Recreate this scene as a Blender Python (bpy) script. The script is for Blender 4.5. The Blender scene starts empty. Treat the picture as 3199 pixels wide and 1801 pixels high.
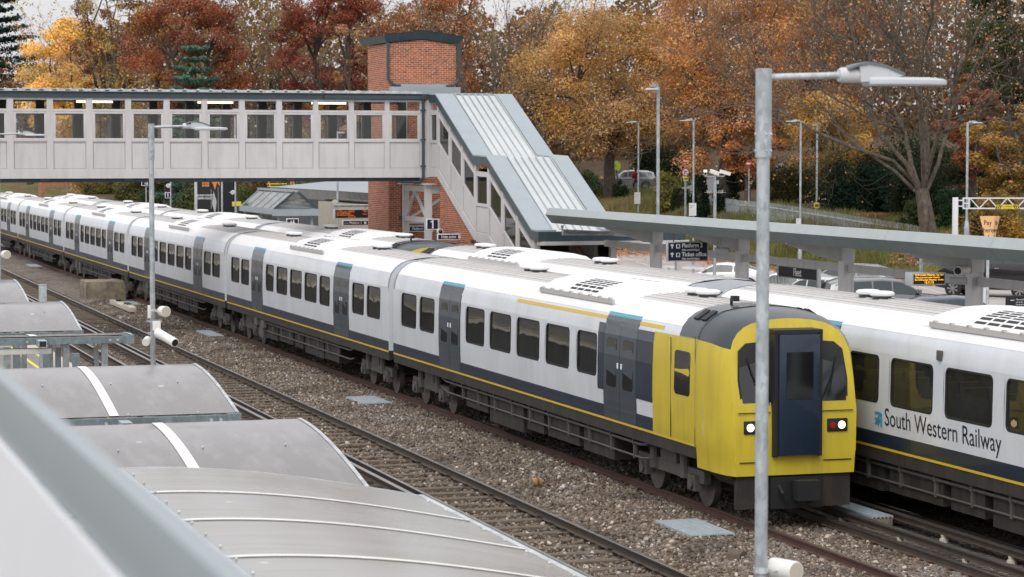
import bpy, bmesh, math, random
import numpy as np
from mathutils import Vector, Matrix
R = math.radians
PI = math.pi
scn = bpy.context.scene
COL = scn.collection
random.seed(11)
rng = np.random.default_rng(11)

# ------------------------------------------------------------------ camera
CH = 6.65
YAW = R(17.5235); PITCH = R(3.1639)
FS = 7553.0; CX, CY = 1599.5, 900.5
cd = bpy.data.cameras.new('camera'); cam = bpy.data.objects.new('camera', cd); COL.objects.link(cam)
cam.location = (0, 0, CH); cam.rotation_euler = (PI / 2 - PITCH, 0, -YAW)
cd.sensor_width = 36.0; cd.lens = 36.0 * FS / 3199.0
cd.clip_start = 0.1; cd.clip_end = 3000
cd.dof.use_dof = True; cd.dof.focus_distance = 48.0; cd.dof.aperture_fstop = 4.0
scn.camera = cam
sY, cYw = math.sin(YAW), math.cos(YAW)

def at(x, D):
    """ground position seen in photo column x at camera depth D"""
    a = (x - CX) / FS
    return (D * (sY + a * cYw), D * (cYw - a * sY))

def zof(y, D):
    return CH - (y - 483.0) / FS * D

# ------------------------------------------------------------------ materials
def newmat(name):
    m = bpy.data.materials.new(name); m.use_nodes = True
    nt = m.node_tree; nt.nodes.clear()
    out = nt.nodes.new('ShaderNodeOutputMaterial')
    b = nt.nodes.new('ShaderNodeBsdfPrincipled')
    nt.links.new(b.outputs[0], out.inputs[0])
    return m, nt, b

def nd(nt, t, **kw):
    n = nt.nodes.new('ShaderNode' + t)
    for k, v in kw.items():
        if k in n.inputs: n.inputs[k].default_value = v
        else: setattr(n, k, v)
    return n

def L(nt, a, b): nt.links.new(a, b)

def coords(nt, scale=(1, 1, 1), kind='Object'):
    tc = nd(nt, 'TexCoord'); mp = nd(nt, 'Mapping'); mp.inputs['Scale'].default_value = scale
    L(nt, tc.outputs[kind], mp.inputs[0]); return mp.outputs[0]

def rgba(c): return (c[0], c[1], c[2], 1)

def ramp(nt, stops):
    r = nd(nt, 'ValToRGB'); e = r.color_ramp.elements
    while len(e) > 1: e.remove(e[-1])
    e[0].position = stops[0][0]; e[0].color = rgba(stops[0][1])
    for p, c in stops[1:]:
        q = e.new(p); q.color = rgba(c)
    return r

def mixc(nt, f, a, b, blend='MIX'):
    m = nd(nt, 'Mix', data_type='RGBA', blend_type=blend)
    for s, v in ((0, f), (6, a), (7, b)):
        if hasattr(v, 'is_linked'): L(nt, v, m.inputs[s])
        else: m.inputs[s].default_value = v if s == 0 else rgba(v)
    return m.outputs[2]

def paint(name, col, rough=.45, var=.1, scale=2.0, metal=0., dirt=0., dcol=(.12, .11, .09), dscale=(5, 5, .6), bump=0., bscale=40, spec=.5, coat=0., specks=0., bstretch=None, bdist=.02):
    m, nt, b = newmat(name)
    n = nd(nt, 'TexNoise', Scale=scale, Detail=6.0, Roughness=.6); L(nt, coords(nt), n.inputs[0])
    r = ramp(nt, [(.3, [c * (1 - var) for c in col]), (.7, [min(1, c * (1 + var)) for c in col])])
    L(nt, n.outputs[0], r.inputs[0]); c = r.outputs[0]
    if dirt > 0:
        n2 = nd(nt, 'TexNoise', Scale=1.0, Detail=5.0, Roughness=.65); L(nt, coords(nt, dscale), n2.inputs[0])
        r2 = ramp(nt, [(.45, (0, 0, 0)), (.78, (dirt,) * 3)]); L(nt, n2.outputs[0], r2.inputs[0])
        c = mixc(nt, r2.outputs[0], c, dcol)
    if specks > 0:
        vo = nd(nt, 'TexVoronoi', Scale=specks); L(nt, coords(nt), vo.inputs[0]); r5 = ramp(nt, [(.0, (.8, .8, .8)), (.035, (.6, .6, .6)), (.06, (0, 0, 0))]); L(nt, vo.outputs['Distance'], r5.inputs[0])
        c = mixc(nt, r5.outputs[0], c, (.62, .61, .57))
    L(nt, c, b.inputs['Base Color'])
    rr = nd(nt, 'MapRange'); rr.inputs[3].default_value = max(.02, rough - .08); rr.inputs[4].default_value = min(1, rough + .12)
    L(nt, n.outputs[0], rr.inputs[0]); L(nt, rr.outputs[0], b.inputs['Roughness'])
    b.inputs['Metallic'].default_value = metal; b.inputs['Specular IOR Level'].default_value = spec
    b.inputs['Coat Weight'].default_value = coat; b.inputs['Coat Roughness'].default_value = .06
    if bump > 0:
        n3 = nd(nt, 'TexNoise', Scale=bscale, Detail=4.0); L(nt, coords(nt, bstretch or (1, 1, 1)), n3.inputs[0])
        bp = nd(nt, 'Bump', Strength=bump, Distance=bdist); L(nt, n3.outputs[0], bp.inputs['Height']); L(nt, bp.outputs[0], b.inputs['Normal'])
    return m

def galv(name, col=(.42, .46, .48), rough=.42):
    m, nt, b = newmat(name)
    v = nd(nt, 'TexVoronoi', Scale=30.0); L(nt, coords(nt, (1, 1, .5)), v.inputs[0])
    n = nd(nt, 'TexNoise', Scale=4.0, Detail=5.0); L(nt, coords(nt), n.inputs[0])
    r = ramp(nt, [(.1, [c * .8 for c in col]), (.9, [c * 1.15 for c in col])]); L(nt, v.outputs['Color'], r.inputs[0])
    r2 = ramp(nt, [(.35, (.78, .78, .78)), (.65, (1.1, 1.1, 1.1))]); L(nt, n.outputs[0], r2.inputs[0])
    L(nt, mixc(nt, 1., r.outputs[0], r2.outputs[0], 'MULTIPLY'), b.inputs['Base Color'])
    b.inputs['Metallic'].default_value = .35; b.inputs['Roughness'].default_value = rough
    return m

def emis(name, col, s):
    m, nt, b = newmat(name)
    b.inputs['Base Color'].default_value = rgba(col); b.inputs['Emission Color'].default_value = rgba(col)
    b.inputs['Emission Strength'].default_value = s; return m

def glass(name, tint, refl=.06, rough=.02, alpha=.85):
    """see-through pane: tinted transparency under a fresnel mirror, plus a little surface dirt"""
    m = bpy.data.materials.new(name); m.use_nodes = True; nt = m.node_tree; nt.nodes.clear()
    out = nd(nt, 'OutputMaterial'); tr = nd(nt, 'BsdfTransparent'); tr.inputs[0].default_value = rgba(tint)
    gl = nd(nt, 'BsdfGlossy', Roughness=rough); fr = nd(nt, 'Fresnel', IOR=1.5)
    nb = nd(nt, 'TexNoise', Scale=.8, Detail=1.0); L(nt, coords(nt), nb.inputs[0]); bp = nd(nt, 'Bump', Strength=.25, Distance=.03); L(nt, nb.outputs[0], bp.inputs['Height']); L(nt, bp.outputs[0], gl.inputs['Normal'])
    df = nd(nt, 'BsdfDiffuse'); df.inputs[0].default_value = rgba([min(1, t * .5 + .05) for t in tint])
    n = nd(nt, 'TexNoise', Scale=1.5, Detail=4.0); L(nt, coords(nt), n.inputs[0])
    mr = nd(nt, 'MapRange'); mr.inputs[3].default_value = 0; mr.inputs[4].default_value = (1 - alpha) * 2; L(nt, n.outputs[0], mr.inputs[0])
    m0 = nd(nt, 'MixShader'); L(nt, mr.outputs[0], m0.inputs[0]); L(nt, tr.outputs[0], m0.inputs[1]); L(nt, df.outputs[0], m0.inputs[2])
    mx = nd(nt, 'MixShader'); L(nt, fr.outputs[0], mx.inputs[0]); L(nt, m0.outputs[0], mx.inputs[1]); L(nt, gl.outputs[0], mx.inputs[2])
    L(nt, mx.outputs[0], out.inputs[0]); return m

def brick(name):
    m, nt, b = newmat(name)
    tc = nd(nt, 'TexCoord'); sx = nd(nt, 'SeparateXYZ'); L(nt, tc.outputs['Object'], sx.inputs[0])
    g = nd(nt, 'NewGeometry'); sn = nd(nt, 'SeparateXYZ'); L(nt, g.outputs['Normal'], sn.inputs[0])
    ab = nd(nt, 'Math', operation='ABSOLUTE'); L(nt, sn.outputs[0], ab.inputs[0])
    gt = nd(nt, 'Math', operation='GREATER_THAN'); L(nt, ab.outputs[0], gt.inputs[0]); gt.inputs[1].default_value = .5
    mx = nd(nt, 'Mix', data_type='FLOAT'); L(nt, gt.outputs[0], mx.inputs[0]); L(nt, sx.outputs[0], mx.inputs[2]); L(nt, sx.outputs[1], mx.inputs[3])
    cb = nd(nt, 'CombineXYZ'); L(nt, mx.outputs[0], cb.inputs[0]); L(nt, sx.outputs[2], cb.inputs[1])
    br = nd(nt, 'TexBrick', offset=.5); L(nt, cb.outputs[0], br.inputs['Vector'])
    for k, v in (('Scale', 1.), ('Mortar Size', .0075), ('Mortar Smooth', .1), ('Bias', -.25), ('Brick Width', .206), ('Row Height', .075)): br.inputs[k].default_value = v
    br.inputs['Color1'].default_value = (.42, .115, .045, 1); br.inputs['Color2'].default_value = (.16, .055, .04, 1); br.inputs['Mortar'].default_value = (.52, .42, .33, 1)
    n = nd(nt, 'TexNoise', Scale=9., Detail=5.); L(nt, tc.outputs['Object'], n.inputs[0])
    r = ramp(nt, [(.3, (.75, .75, .75)), (.7, (1.2, 1.15, 1.1))]); L(nt, n.outputs[0], r.inputs[0])
    L(nt, mixc(nt, 1., br.outputs[0], r.outputs[0], 'MULTIPLY'), b.inputs['Base Color'])
    b.inputs['Roughness'].default_value = .85
    bp = nd(nt, 'Bump', Strength=.5, Distance=.01); bp.invert = True; L(nt, br.outputs[1], bp.inputs['Height']); L(nt, bp.outputs[0], b.inputs['Normal'])
    return m

def leafmat(name, cols=None, trans=.3):
    """leaf colour = the object's own colour, varied leaf by leaf and clump by clump"""
    m = bpy.data.materials.new(name); m.use_nodes = True; nt = m.node_tree; nt.nodes.clear()
    out = nd(nt, 'OutputMaterial'); g = nd(nt, 'NewGeometry'); oi = nd(nt, 'ObjectInfo')
    if cols:
        n = nd(nt, 'TexNoise', Scale=.07, Detail=3.); L(nt, coords(nt), n.inputs[0])
        rr = ramp(nt, cols); L(nt, n.outputs[0], rr.inputs[0]); base = rr.outputs[0]
    else: base = oi.outputs['Color']
    hs = nd(nt, 'HueSaturation'); L(nt, base, hs.inputs['Color'])
    mh = nd(nt, 'MapRange'); mh.inputs[3].default_value = .465; mh.inputs[4].default_value = .53; L(nt, g.outputs['Random Per Island'], mh.inputs[0]); L(nt, mh.outputs[0], hs.inputs['Hue'])
    wn = nd(nt, 'TexWhiteNoise', noise_dimensions='1D'); L(nt, g.outputs['Random Per Island'], wn.inputs['W'])
    mv = nd(nt, 'MapRange'); mv.inputs[3].default_value = 1.0; mv.inputs[4].default_value = 1.55; L(nt, wn.outputs['Value'], mv.inputs[0])
    n2 = nd(nt, 'TexNoise', Scale=.35, Detail=3.); L(nt, coords(nt), n2.inputs[0])
    m2 = nd(nt, 'MapRange'); m2.inputs[1].default_value = .3; m2.inputs[2].default_value = .7; m2.inputs[3].default_value = .58; m2.inputs[4].default_value = 1.42; L(nt, n2.outputs[0], m2.inputs[0])
    mu = nd(nt, 'Math', operation='MULTIPLY'); L(nt, mv.outputs[0], mu.inputs[0]); L(nt, m2.outputs[0], mu.inputs[1]); L(nt, mu.outputs[0], hs.inputs['Value'])
    m3 = nd(nt, 'MapRange'); m3.inputs[1].default_value = .3; m3.inputs[2].default_value = .7; m3.inputs[3].default_value = .76; m3.inputs[4].default_value = 1.02
    n3 = nd(nt, 'TexNoise', Scale=.22, Detail=2.); L(nt, coords(nt), n3.inputs[0]); L(nt, n3.outputs[0], m3.inputs[0]); L(nt, m3.outputs[0], hs.inputs['Saturation'])
    d = nd(nt, 'BsdfDiffuse'); t = nd(nt, 'BsdfTranslucent'); L(nt, hs.outputs[0], d.inputs[0]); L(nt, hs.outputs[0], t.inputs[0])
    mx = nd(nt, 'MixShader'); mx.inputs[0].default_value = trans; L(nt, d.outputs[0], mx.inputs[1]); L(nt, t.outputs[0], mx.inputs[2]); L(nt, mx.outputs[0], out.inputs[0])
    return m

M = {}
M['white'] = paint('white_paint', (.72, .72, .73), .35, .04, dirt=.12)
M['train'] = paint('train_silver', (.63, .665, .71), .3, .03, .8, dirt=.34, dcol=(.34, .33, .31), dscale=(1, 1.1, .3), coat=.3)
M['trainroof'] = paint('train_roof_white', (.80, .80, .81), .4, .03, .6, dirt=.32, dcol=(.4, .39, .37), dscale=(2, .3, 2))
M['roofgrey'] = paint('train_roof_grey', (.50, .49, .48), .55, .06, 1.2, dirt=.25, dcol=(.3, .28, .26), dscale=(3, .25, 3))
M['navy'] = paint('train_navy', (.010, .022, .045), .3, .1, coat=.3)
M['fairing'] = paint('cab_fairing', (.022, .032, .040), .3, .12, coat=.2)
M['doorblue'] = paint('door_dark_blue', (.040, .058, .075), .3, .1, coat=.3)
M['teal'] = paint('door_teal', (.05, .30, .42), .35, .05)
M['yel'] = paint('train_yellow', (.58, .45, .035), .38, .05, dirt=.3, dcol=(.22, .18, .06))
M['yelline'] = paint('line_yellow', (.62, .42, .03), .4, .04)
M['under'] = paint('underframe_dirt', (.026, .023, .020), .8, .3, 3., dirt=.3, dcol=(.10, .08, .06))
M['undergrey'] = paint('underframe_grey', (.085, .08, .073), .65, .2, 4., dirt=.4)
M['steel'] = paint('steel_wheel', (.22, .2, .19), .4, .2, metal=.8)
M['black'] = paint('black_rubber', (.012, .012, .013), .6, .2)
M['trainglass'] = glass('train_glass', (.42, .45, .44), alpha=.93)
M['bridgeglass'] = glass('bridge_glass', (.965, .975, .97), alpha=.995)
M['shadepost'] = paint('shade_post', (.075, .075, .068), .6, .15)  # dark colour paints in the shadow on the far wall's posts
M['column'] = paint('column_white', (.74, .73, .74), .45, .04, dirt=.15)
M['fasciam'] = paint('polished_fascia', (.36, .38, .39), .16, .12, .9, metal=.85, bump=.35, bscale=1.3)
M['carglass'] = glass('car_glass', (.30, .36, .36), alpha=.92)
M['roofglass'] = glass('canopy_glass', (.75, .8, .76), alpha=.75)
M['seat'] = paint('seat_cloth', (.09, .085, .04), .9, .2, 8)
M['lining'] = paint('interior_lining', (.30, .28, .24), .7, .1)
M['brick'] = brick('brick')
M['cladding'] = paint('bridge_cladding', (.56, .545, .55), .4, .04, 1.2, dirt=.42, dcol=(.30, .28, .26), dscale=(2.5, 2.5, .35))
M['cladline'] = paint('panel_joint', (.26, .25, .25), .6, .1)
M['slate'] = paint('slate_fascia', (.033, .055, .068), .38, .08, 1.5, dirt=.25, dcol=(.10, .12, .13))
M['slatel'] = paint('slate_light', (.30, .345, .375), .4, .05, 1.5, dirt=.2, dcol=(.42, .44, .44))
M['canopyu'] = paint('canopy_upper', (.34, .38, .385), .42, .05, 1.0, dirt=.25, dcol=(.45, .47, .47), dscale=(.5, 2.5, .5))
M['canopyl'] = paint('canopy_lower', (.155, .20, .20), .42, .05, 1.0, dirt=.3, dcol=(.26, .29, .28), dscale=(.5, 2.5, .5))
M['seam'] = paint('roof_seam', (.36, .40, .42), .4, .05)
M['parapet'] = paint('parapet_grey', (.29, .33, .35), .45, .05, .5)
M['parapetw'] = paint('parapet_white', (.80, .81, .84), .4, .05, .4)
M['roofsheet'] = paint('white_roof_sheet', (.52, .55, .565), .4, .06, 1.3, dirt=.35, dcol=(.40, .41, .36), dscale=(3, .4, .4))
M['galv'] = galv('galvanised_steel')
M['galvd'] = galv('galvanised_dark', (.20, .25, .265), .5)
M['galvl'] = galv('galvanised_light', (.55, .58, .6), .38)
M['lampgrey'] = paint('lamp_grey', (.50, .52, .54), .4, .05)
M['lampdark'] = paint('lamp_spine', (.13, .15, .165), .45, .1)
M['lens'] = paint('lamp_lens', (.30, .33, .34), .08, .3, 6, spec=.8)
M['poly'] = paint('bronze_polycarbonate', (.150, .139, .139), .12, .06, .9, dirt=.35, dcol=(.40, .39, .38), dscale=(3., 1.0, 1.2), spec=.75, specks=1.1)
M['poly2'] = paint('weathered_polycarbonate', (.30, .294, .282), .17, .06, .7, dirt=.8, dcol=(.22, .215, .165), dscale=(.5, 4., .5), spec=.55, specks=1.3)
M['strip'] = paint('white_strip', (.78, .77, .74), .4, .04, 3, dirt=.2, dcol=(.4, .38, .3))
M['rust'] = paint('rail_rust', (.085, .042, .03), .75, .25, 5., dirt=.3, dcol=(.04, .03, .025), dscale=(6, .6, 6))
M['railside'] = paint('rail_brown', (.062, .046, .036), .7, .25, 5., dirt=.3, dcol=(.11, .08, .04), dscale=(6, .6, 6))
M['railtop'] = paint('rail_top_polished', (.42, .40, .40), .22, .1, 3., metal=.9)
M['railtopdull'] = paint('rail_top_dull', (.20, .145, .12), .35, .15, 3., metal=.6)
M['condtop'] = paint('conductor_top', (.36, .35, .34), .3, .1, 2, metal=.8)
M['timber'] = paint('sleeper_timber', (.118, .092, .068), .9, .3, 3., dirt=.5, dcol=(.06, .047, .036), dscale=(2, 14, 3), bump=.5, bscale=30)
M['concsl'] = paint('sleeper_concrete', (.20, .175, .145), .9, .2, 5., dirt=.5, dcol=(.10, .08, .065), dscale=(4, 4, 4), bump=.3)
M['conc'] = paint('old_concrete', (.26, .215, .155), .9, .3, 2., dirt=1., dcol=(.03, .027, .018), dscale=(2.5, 2.5, 1.2), bump=.5, bscale=18)
M['concnew'] = paint('pale_concrete', (.52, .47, .40), .85, .08, 4., dirt=.25)
M['kerb'] = paint('kerb_stone', (.28, .245, .22), .9, .15, 4., dirt=.5)
M['grate'] = paint('drain_grating', (.36, .42, .45), .5, .1, 6.)
M['signnavy'] = paint('sign_navy', (.006, .010, .028), .35, .05)
M['signwhite'] = paint('sign_white', (.75, .76, .78), .45, .03)
M['signgrey'] = paint('sign_frame', (.42, .43, .44), .4, .05)
M['signred'] = paint('sign_red', (.40, .05, .025), .5, .1)
M['signyel'] = paint('sign_yellow', (.70, .60, .04), .5, .05)
M['green'] = paint('sign_green', (.40, .50, .05), .5, .05)
M['orange'] = paint('orange_paint', (.62, .22, .07), .5, .06)
M['peach'] = paint('peach_board', (.80, .50, .24), .5, .03)
M['led'] = emis('led_amber', (1., .50, .03), 1.6)
M['cabinfill'] = emis('carriage_fill_light', (1., .80, .50), 2.5)  # added glow, lifts the dim carriage interior
M['ledo'] = emis('led_orange', (1., .22, .03), .55)
M['headlamp'] = emis('headlamp', (1., .70, .36), 3.)
M['tube'] = emis('bridge_tube', (1., .84, .55), 2.2)
M['tubeoff'] = paint('light_fitting', (.72, .71, .68), .35, .03, dirt=.2)
M['bark'] = paint('bark', (.075, .058, .045), .9, .3, 3., dirt=.4, dcol=(.05, .05, .035), dscale=(4, 4, .7), bump=.8, bscale=10)
M['barkpale'] = paint('bark_pale', (.155, .128, .098), .9, .45, 3., dirt=.9, dcol=(.055, .05, .035), dscale=(7, 7, .5), bump=1., bscale=2.2, bstretch=(5, 5, .7), bdist=.25)
M['barkgrey'] = paint('bark_grey', (.17, .145, .105), .9, .3, 2., dirt=.4, dcol=(.12, .12, .06), dscale=(3, 3, .7))
M['leaf'] = leafmat('leaves')
M['wood'] = leafmat('woodland_leaves', [(.30, (.14, .075, .030)), (.42, (.20, .10, .035)), (.5, (.17, .12, .065)), (.58, (.22, .12, .05)), (.7, (.10, .08, .035))])
M['tyre'] = paint('tyre', (.02, .02, .02), .85, .2)
M['alloy'] = paint('alloy', (.45, .44, .42), .3, .1, metal=.7)
M['skin'] = paint('skin', (.42, .25, .18), .6, .05)
M['hair'] = paint('hair', (.025, .018, .013), .8, .2)
M['mask'] = paint('mask_blue', (.10, .36, .48), .8, .05)
M['coat'] = paint('tan_coat', (.33, .24, .12), .9, .1)
M['red'] = paint('red_coat', (.25, .02, .018), .8, .1)
M['dark'] = paint('dark_cloth', (.014, .015, .02), .9, .1)
M['redred'] = paint('red_hose', (.45, .03, .02), .4, .05)
M['rubber'] = paint('cable', (.02, .02, .022), .5, .1)
M['tanrust'] = paint('tan_rust', (.32, .19, .08), .7, .25, 6., dirt=.4)
M['tail'] = paint('tail_lamp', (.35, .01, .012), .15, .1, spec=.8)
M['plastic'] = paint('white_plastic', (.74, .73, .70), .4, .03, 3, dirt=.25, dcol=(.45, .45, .32))
def carpaint(name, col, metal=.4): return paint(name, col, .22, .04, 1., metal=metal, coat=.8)

# ------------------------------------------------------------------ mesh builder
class MB:
    def __init__(s): s.v = []; s.f = []; s.mi = []
    def add(s, vs, fs, mi=0):
        o = len(s.v); s.v += [tuple(v) for v in vs]; s.f += [[i + o for i in f] for f in fs]; s.mi += [mi] * len(fs); return s
    def box(s, x0, x1, y0, y1, z0, z1, mi=0):
        vs = [(x, y, z) for x in (x0, x1) for y in (y0, y1) for z in (z0, z1)]
        return s.add(vs, [[0, 1, 3, 2], [4, 6, 7, 5], [0, 4, 5, 1], [2, 3, 7, 6], [0, 2, 6, 4], [1, 5, 7, 3]], mi)
    def bar(s, a, b, w, h=None, mi=0, up=(0, 0, 1)):
        h = h or w; a = Vector(a); b = Vector(b); d = (b - a).normalized(); u = Vector(up)
        if abs(d.dot(u)) > .98: u = Vector((0, 1, 0))
        r = d.cross(u).normalized(); u = r.cross(d)
        vs = [p + r * (sx * w / 2) + u * (sz * h / 2) for p in (a, b) for sx, sz in ((-1, -1), (1, -1), (1, 1), (-1, 1))]
        return s.add(vs, [[3, 2, 1, 0], [4, 5, 6, 7], [0, 1, 5, 4], [1, 2, 6, 5], [2, 3, 7, 6], [3, 0, 4, 7]], mi)
    def tube(s, pts, r, n=8, mi=0, cap=True):
        pts = [Vector(p) for p in pts]; rs = r if hasattr(r, '__len__') else [r] * len(pts)
        vs = []; prev = None
        for i, p in enumerate(pts):
            d = (pts[min(i + 1, len(pts) - 1)] - pts[max(i - 1, 0)])
            d = d.normalized() if d.length > 1e-9 else Vector((0, 0, 1))
            if prev is None:
                u = Vector((0, 0, 1)) if abs(d.z) < .9 else Vector((1, 0, 0))
            else: u = prev
            a = d.cross(u)
            if a.length < 1e-6: a = d.cross(Vector((0, 1, 0)))
            a.normalize(); b = a.cross(d); prev = b
            for k in range(n):
                t = 2 * PI * k / n; vs.append(p + (a * math.cos(t) + b * math.sin(t)) * rs[i])
        fs = [[i * n + k, i * n + (k + 1) % n, (i + 1) * n + (k + 1) % n, (i + 1) * n + k] for i in range(len(pts) - 1) for k in range(n)]
        if cap: fs += [list(range(n))[::-1], [(len(pts) - 1) * n + k for k in range(n)]]
        return s.add(vs, fs, mi)
    def cyl(s, a, b, r, n=16, mi=0): return s.tube([a, b], r, n, mi)
    def prism(s, poly, axis, a0, a1, mi=0):
        """polygon (u,v) swept along axis: 'x' -> (a,u,v), 'y' -> (u,a,v), 'z' -> (u,v,a)"""
        f = {'x': lambda u, v, a: (a, u, v), 'y': lambda u, v, a: (u, a, v), 'z': lambda u, v, a: (u, v, a)}[axis]
        n = len(poly); vs = [f(u, v, a0) for u, v in poly] + [f(u, v, a1) for u, v in poly]
        return s.add(vs, [list(range(n))[::-1], list(range(n, 2 * n))] + [[i, (i + 1) % n, n + (i + 1) % n, n + i] for i in range(n)], mi)
    def strip(s, prof, axis, a0, a1, mi=0, seg=1):
        """open profile swept along axis"""
        f = {'x': lambda u, v, a: (a, u, v), 'y': lambda u, v, a: (u, a, v)}[axis]
        n = len(prof); vs = []
        for k in range(seg + 1): vs += [f(u, v, a0 + (a1 - a0) * k / seg) for u, v in prof]
        return s.add(vs, [[k * n + i, k * n + i + 1, (k + 1) * n + i + 1, (k + 1) * n + i] for k in range(seg) for i in range(n - 1)], mi)
    def quad(s, a, b, c, d, mi=0): return s.add([a, b, c, d], [[0, 1, 2, 3]], mi)
    def ball(s, c, r, n=12, m=8, sz=1., mi=0):
        vs = [(c[0], c[1], c[2] + r * sz)]
        for i in range(1, m):
            t = PI * i / m
            for k in range(n):
                p = 2 * PI * k / n; vs.append((c[0] + r * math.sin(t) * math.cos(p), c[1] + r * math.sin(t) * math.sin(p), c[2] + r * sz * math.cos(t)))
        vs.append((c[0], c[1], c[2] - r * sz)); e = len(vs) - 1
        fs = [[0, 1 + k, 1 + (k + 1) % n] for k in range(n)]
        fs += [[1 + i * n + k, 1 + (i + 1) * n + k, 1 + (i + 1) * n + (k + 1) % n, 1 + i * n + (k + 1) % n] for i in range(m - 2) for k in range(n)]
        fs += [[e, 1 + (m - 2) * n + (k + 1) % n, 1 + (m - 2) * n + k] for k in range(n)]
        return s.add(vs, fs, mi)
    def mesh(s, o): # append another builder
        return s.add(o.v, o.f)
    def xf(s, mat):
        s.v = [tuple(mat @ Vector(v)) for v in s.v]; return s
    def off(s, d):
        s.v = [(v[0] + d[0], v[1] + d[1], v[2] + d[2]) for v in s.v]; return s

def link_mesh(name, me, mats, parent=None, smooth=None):
    for m in (mats if isinstance(mats, (list, tuple)) else [mats]): me.materials.append(m)
    o = bpy.data.objects.new(name, me); COL.objects.link(o)
    if parent is not None: o.parent = parent
    if smooth is not None:
        me.polygons.foreach_set('use_smooth', [True] * len(me.polygons))
        try: me.set_sharp_from_angle(angle=R(smooth))
        except Exception: pass
    return o

def part(name, mb, mat, parent=None, smooth=None, bevel=0, label=None, world=None, weld=False):
    if world is not None: mb.off((-world[0], -world[1], -world[2]))
    me = bpy.data.meshes.new(name); me.from_pydata(mb.v, [], mb.f)
    if any(mb.mi): me.polygons.foreach_set('material_index', mb.mi)
    if bevel > 0 or True:
        bm = bmesh.new(); bm.from_mesh(me)
        if weld:
            bmesh.ops.remove_doubles(bm, verts=bm.verts, dist=.0005)
            bmesh.ops.delete(bm, geom=[v for v in bm.verts if not v.link_faces], context='VERTS')
        bmesh.ops.recalc_face_normals(bm, faces=bm.faces)
        if bevel > 0:
            es = [e for e in bm.edges if len(e.link_faces) == 2 and e.calc_face_angle(0) > .6]
            bmesh.ops.bevel(bm, geom=es, offset=bevel, segments=2, affect='EDGES', profile=.6, clamp_overlap=True)
        bm.to_mesh(me); bm.free()
    me.update()
    o = link_mesh(name, me, mat, parent, smooth if smooth is not None else (35 if bevel > 0 else None))
    if label: o['label'] = label
    return o

def tag(o, label=None, cat=None, group=None, kind=None):
    if label: o['label'] = label
    if cat: o['category'] = cat
    if group: o['group'] = group
    if kind: o['kind'] = kind
    return o

def thing(name, label, cat, loc=(0, 0, 0), rz=0, group=None):
    o = bpy.data.objects.new(name, None); COL.objects.link(o); o.empty_display_size = .2
    o.location = loc; o.rotation_euler = (0, 0, rz); return tag(o, label, cat, group)

KIDS = {}
def copy_tree(o, loc=None, rz=None, label=None, parent=None):
    c = o.copy(); COL.objects.link(c)
    if parent is not None: c.parent = parent
    if loc is not None: c.location = loc
    if rz is not None: c.rotation_euler = (0, 0, rz)
    if label: c['label'] = label
    for ch in list(o.children): copy_tree(ch, parent=c)
    return c

def text(s, size, sx=1., align='CENTER', ext=.002, bold=0.):
    cu = bpy.data.curves.new('t', 'FONT'); cu.body = s; cu.size = size; cu.align_x = align; cu.align_y = 'CENTER'; cu.extrude = ext; cu.offset = bold
    cu.resolution_u = 3
    ob = bpy.data.objects.new('t', cu); COL.objects.link(ob)
    me = bpy.data.meshes.new_from_object(ob); bpy.data.objects.remove(ob)
    mb = MB(); vs = [(v.co.x * sx, v.co.y, v.co.z) for v in me.vertices]; mb.add(vs, [list(p.vertices) for p in me.polygons])
    bpy.data.meshes.remove(me); return mb
def face_front(mb, x, y, z): # reads from -Y
    mb.v = [(x + v[0], y - v[2], z + v[1]) for v in mb.v]; return mb
def face_left(mb, x, y, z):  # reads from -X, text runs towards -Y
    mb.v = [(x - v[2], y - v[0], z + v[1]) for v in mb.v]; return mb
# ------------------------------------------------------------------ trains
PROF = [(1.355, 1.23), (1.37, 1.29), (1.372, 1.55), (1.385, 2.0), (1.382, 2.6), (1.365, 3.02), (1.33, 3.24), (1.26, 3.42), (1.15, 3.56), (1.0, 3.67), (.82, 3.745)]
ROOF = [(.82, 3.745), (.55, 3.80), (.25, 3.83), (0, 3.84)]
def xs(z):
    for (x0, z0), (x1, z1) in zip(PROF, PROF[1:]):
        if z0 <= z <= z1: return x0 + (x1 - x0) * (z - z0) / (z1 - z0)
    return PROF[0][0] if z < PROF[0][1] else PROF[-1][0]
ZB, ZT = 2.02, 3.03
WR = .12
def rrect(y0, y1, z0, z1, r, n=4):
    out = []
    for cy_, cz_, a0 in ((y1 - r, z1 - r, 0), (y0 + r, z1 - r, 90), (y0 + r, z0 + r, 180), (y1 - r, z0 + r, 270)):
        for k in range(n + 1):
            t = R(a0 + 90 * k / n); out.append((cy_ + r * math.cos(t), cz_ + r * math.sin(t)))
    return out

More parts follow.
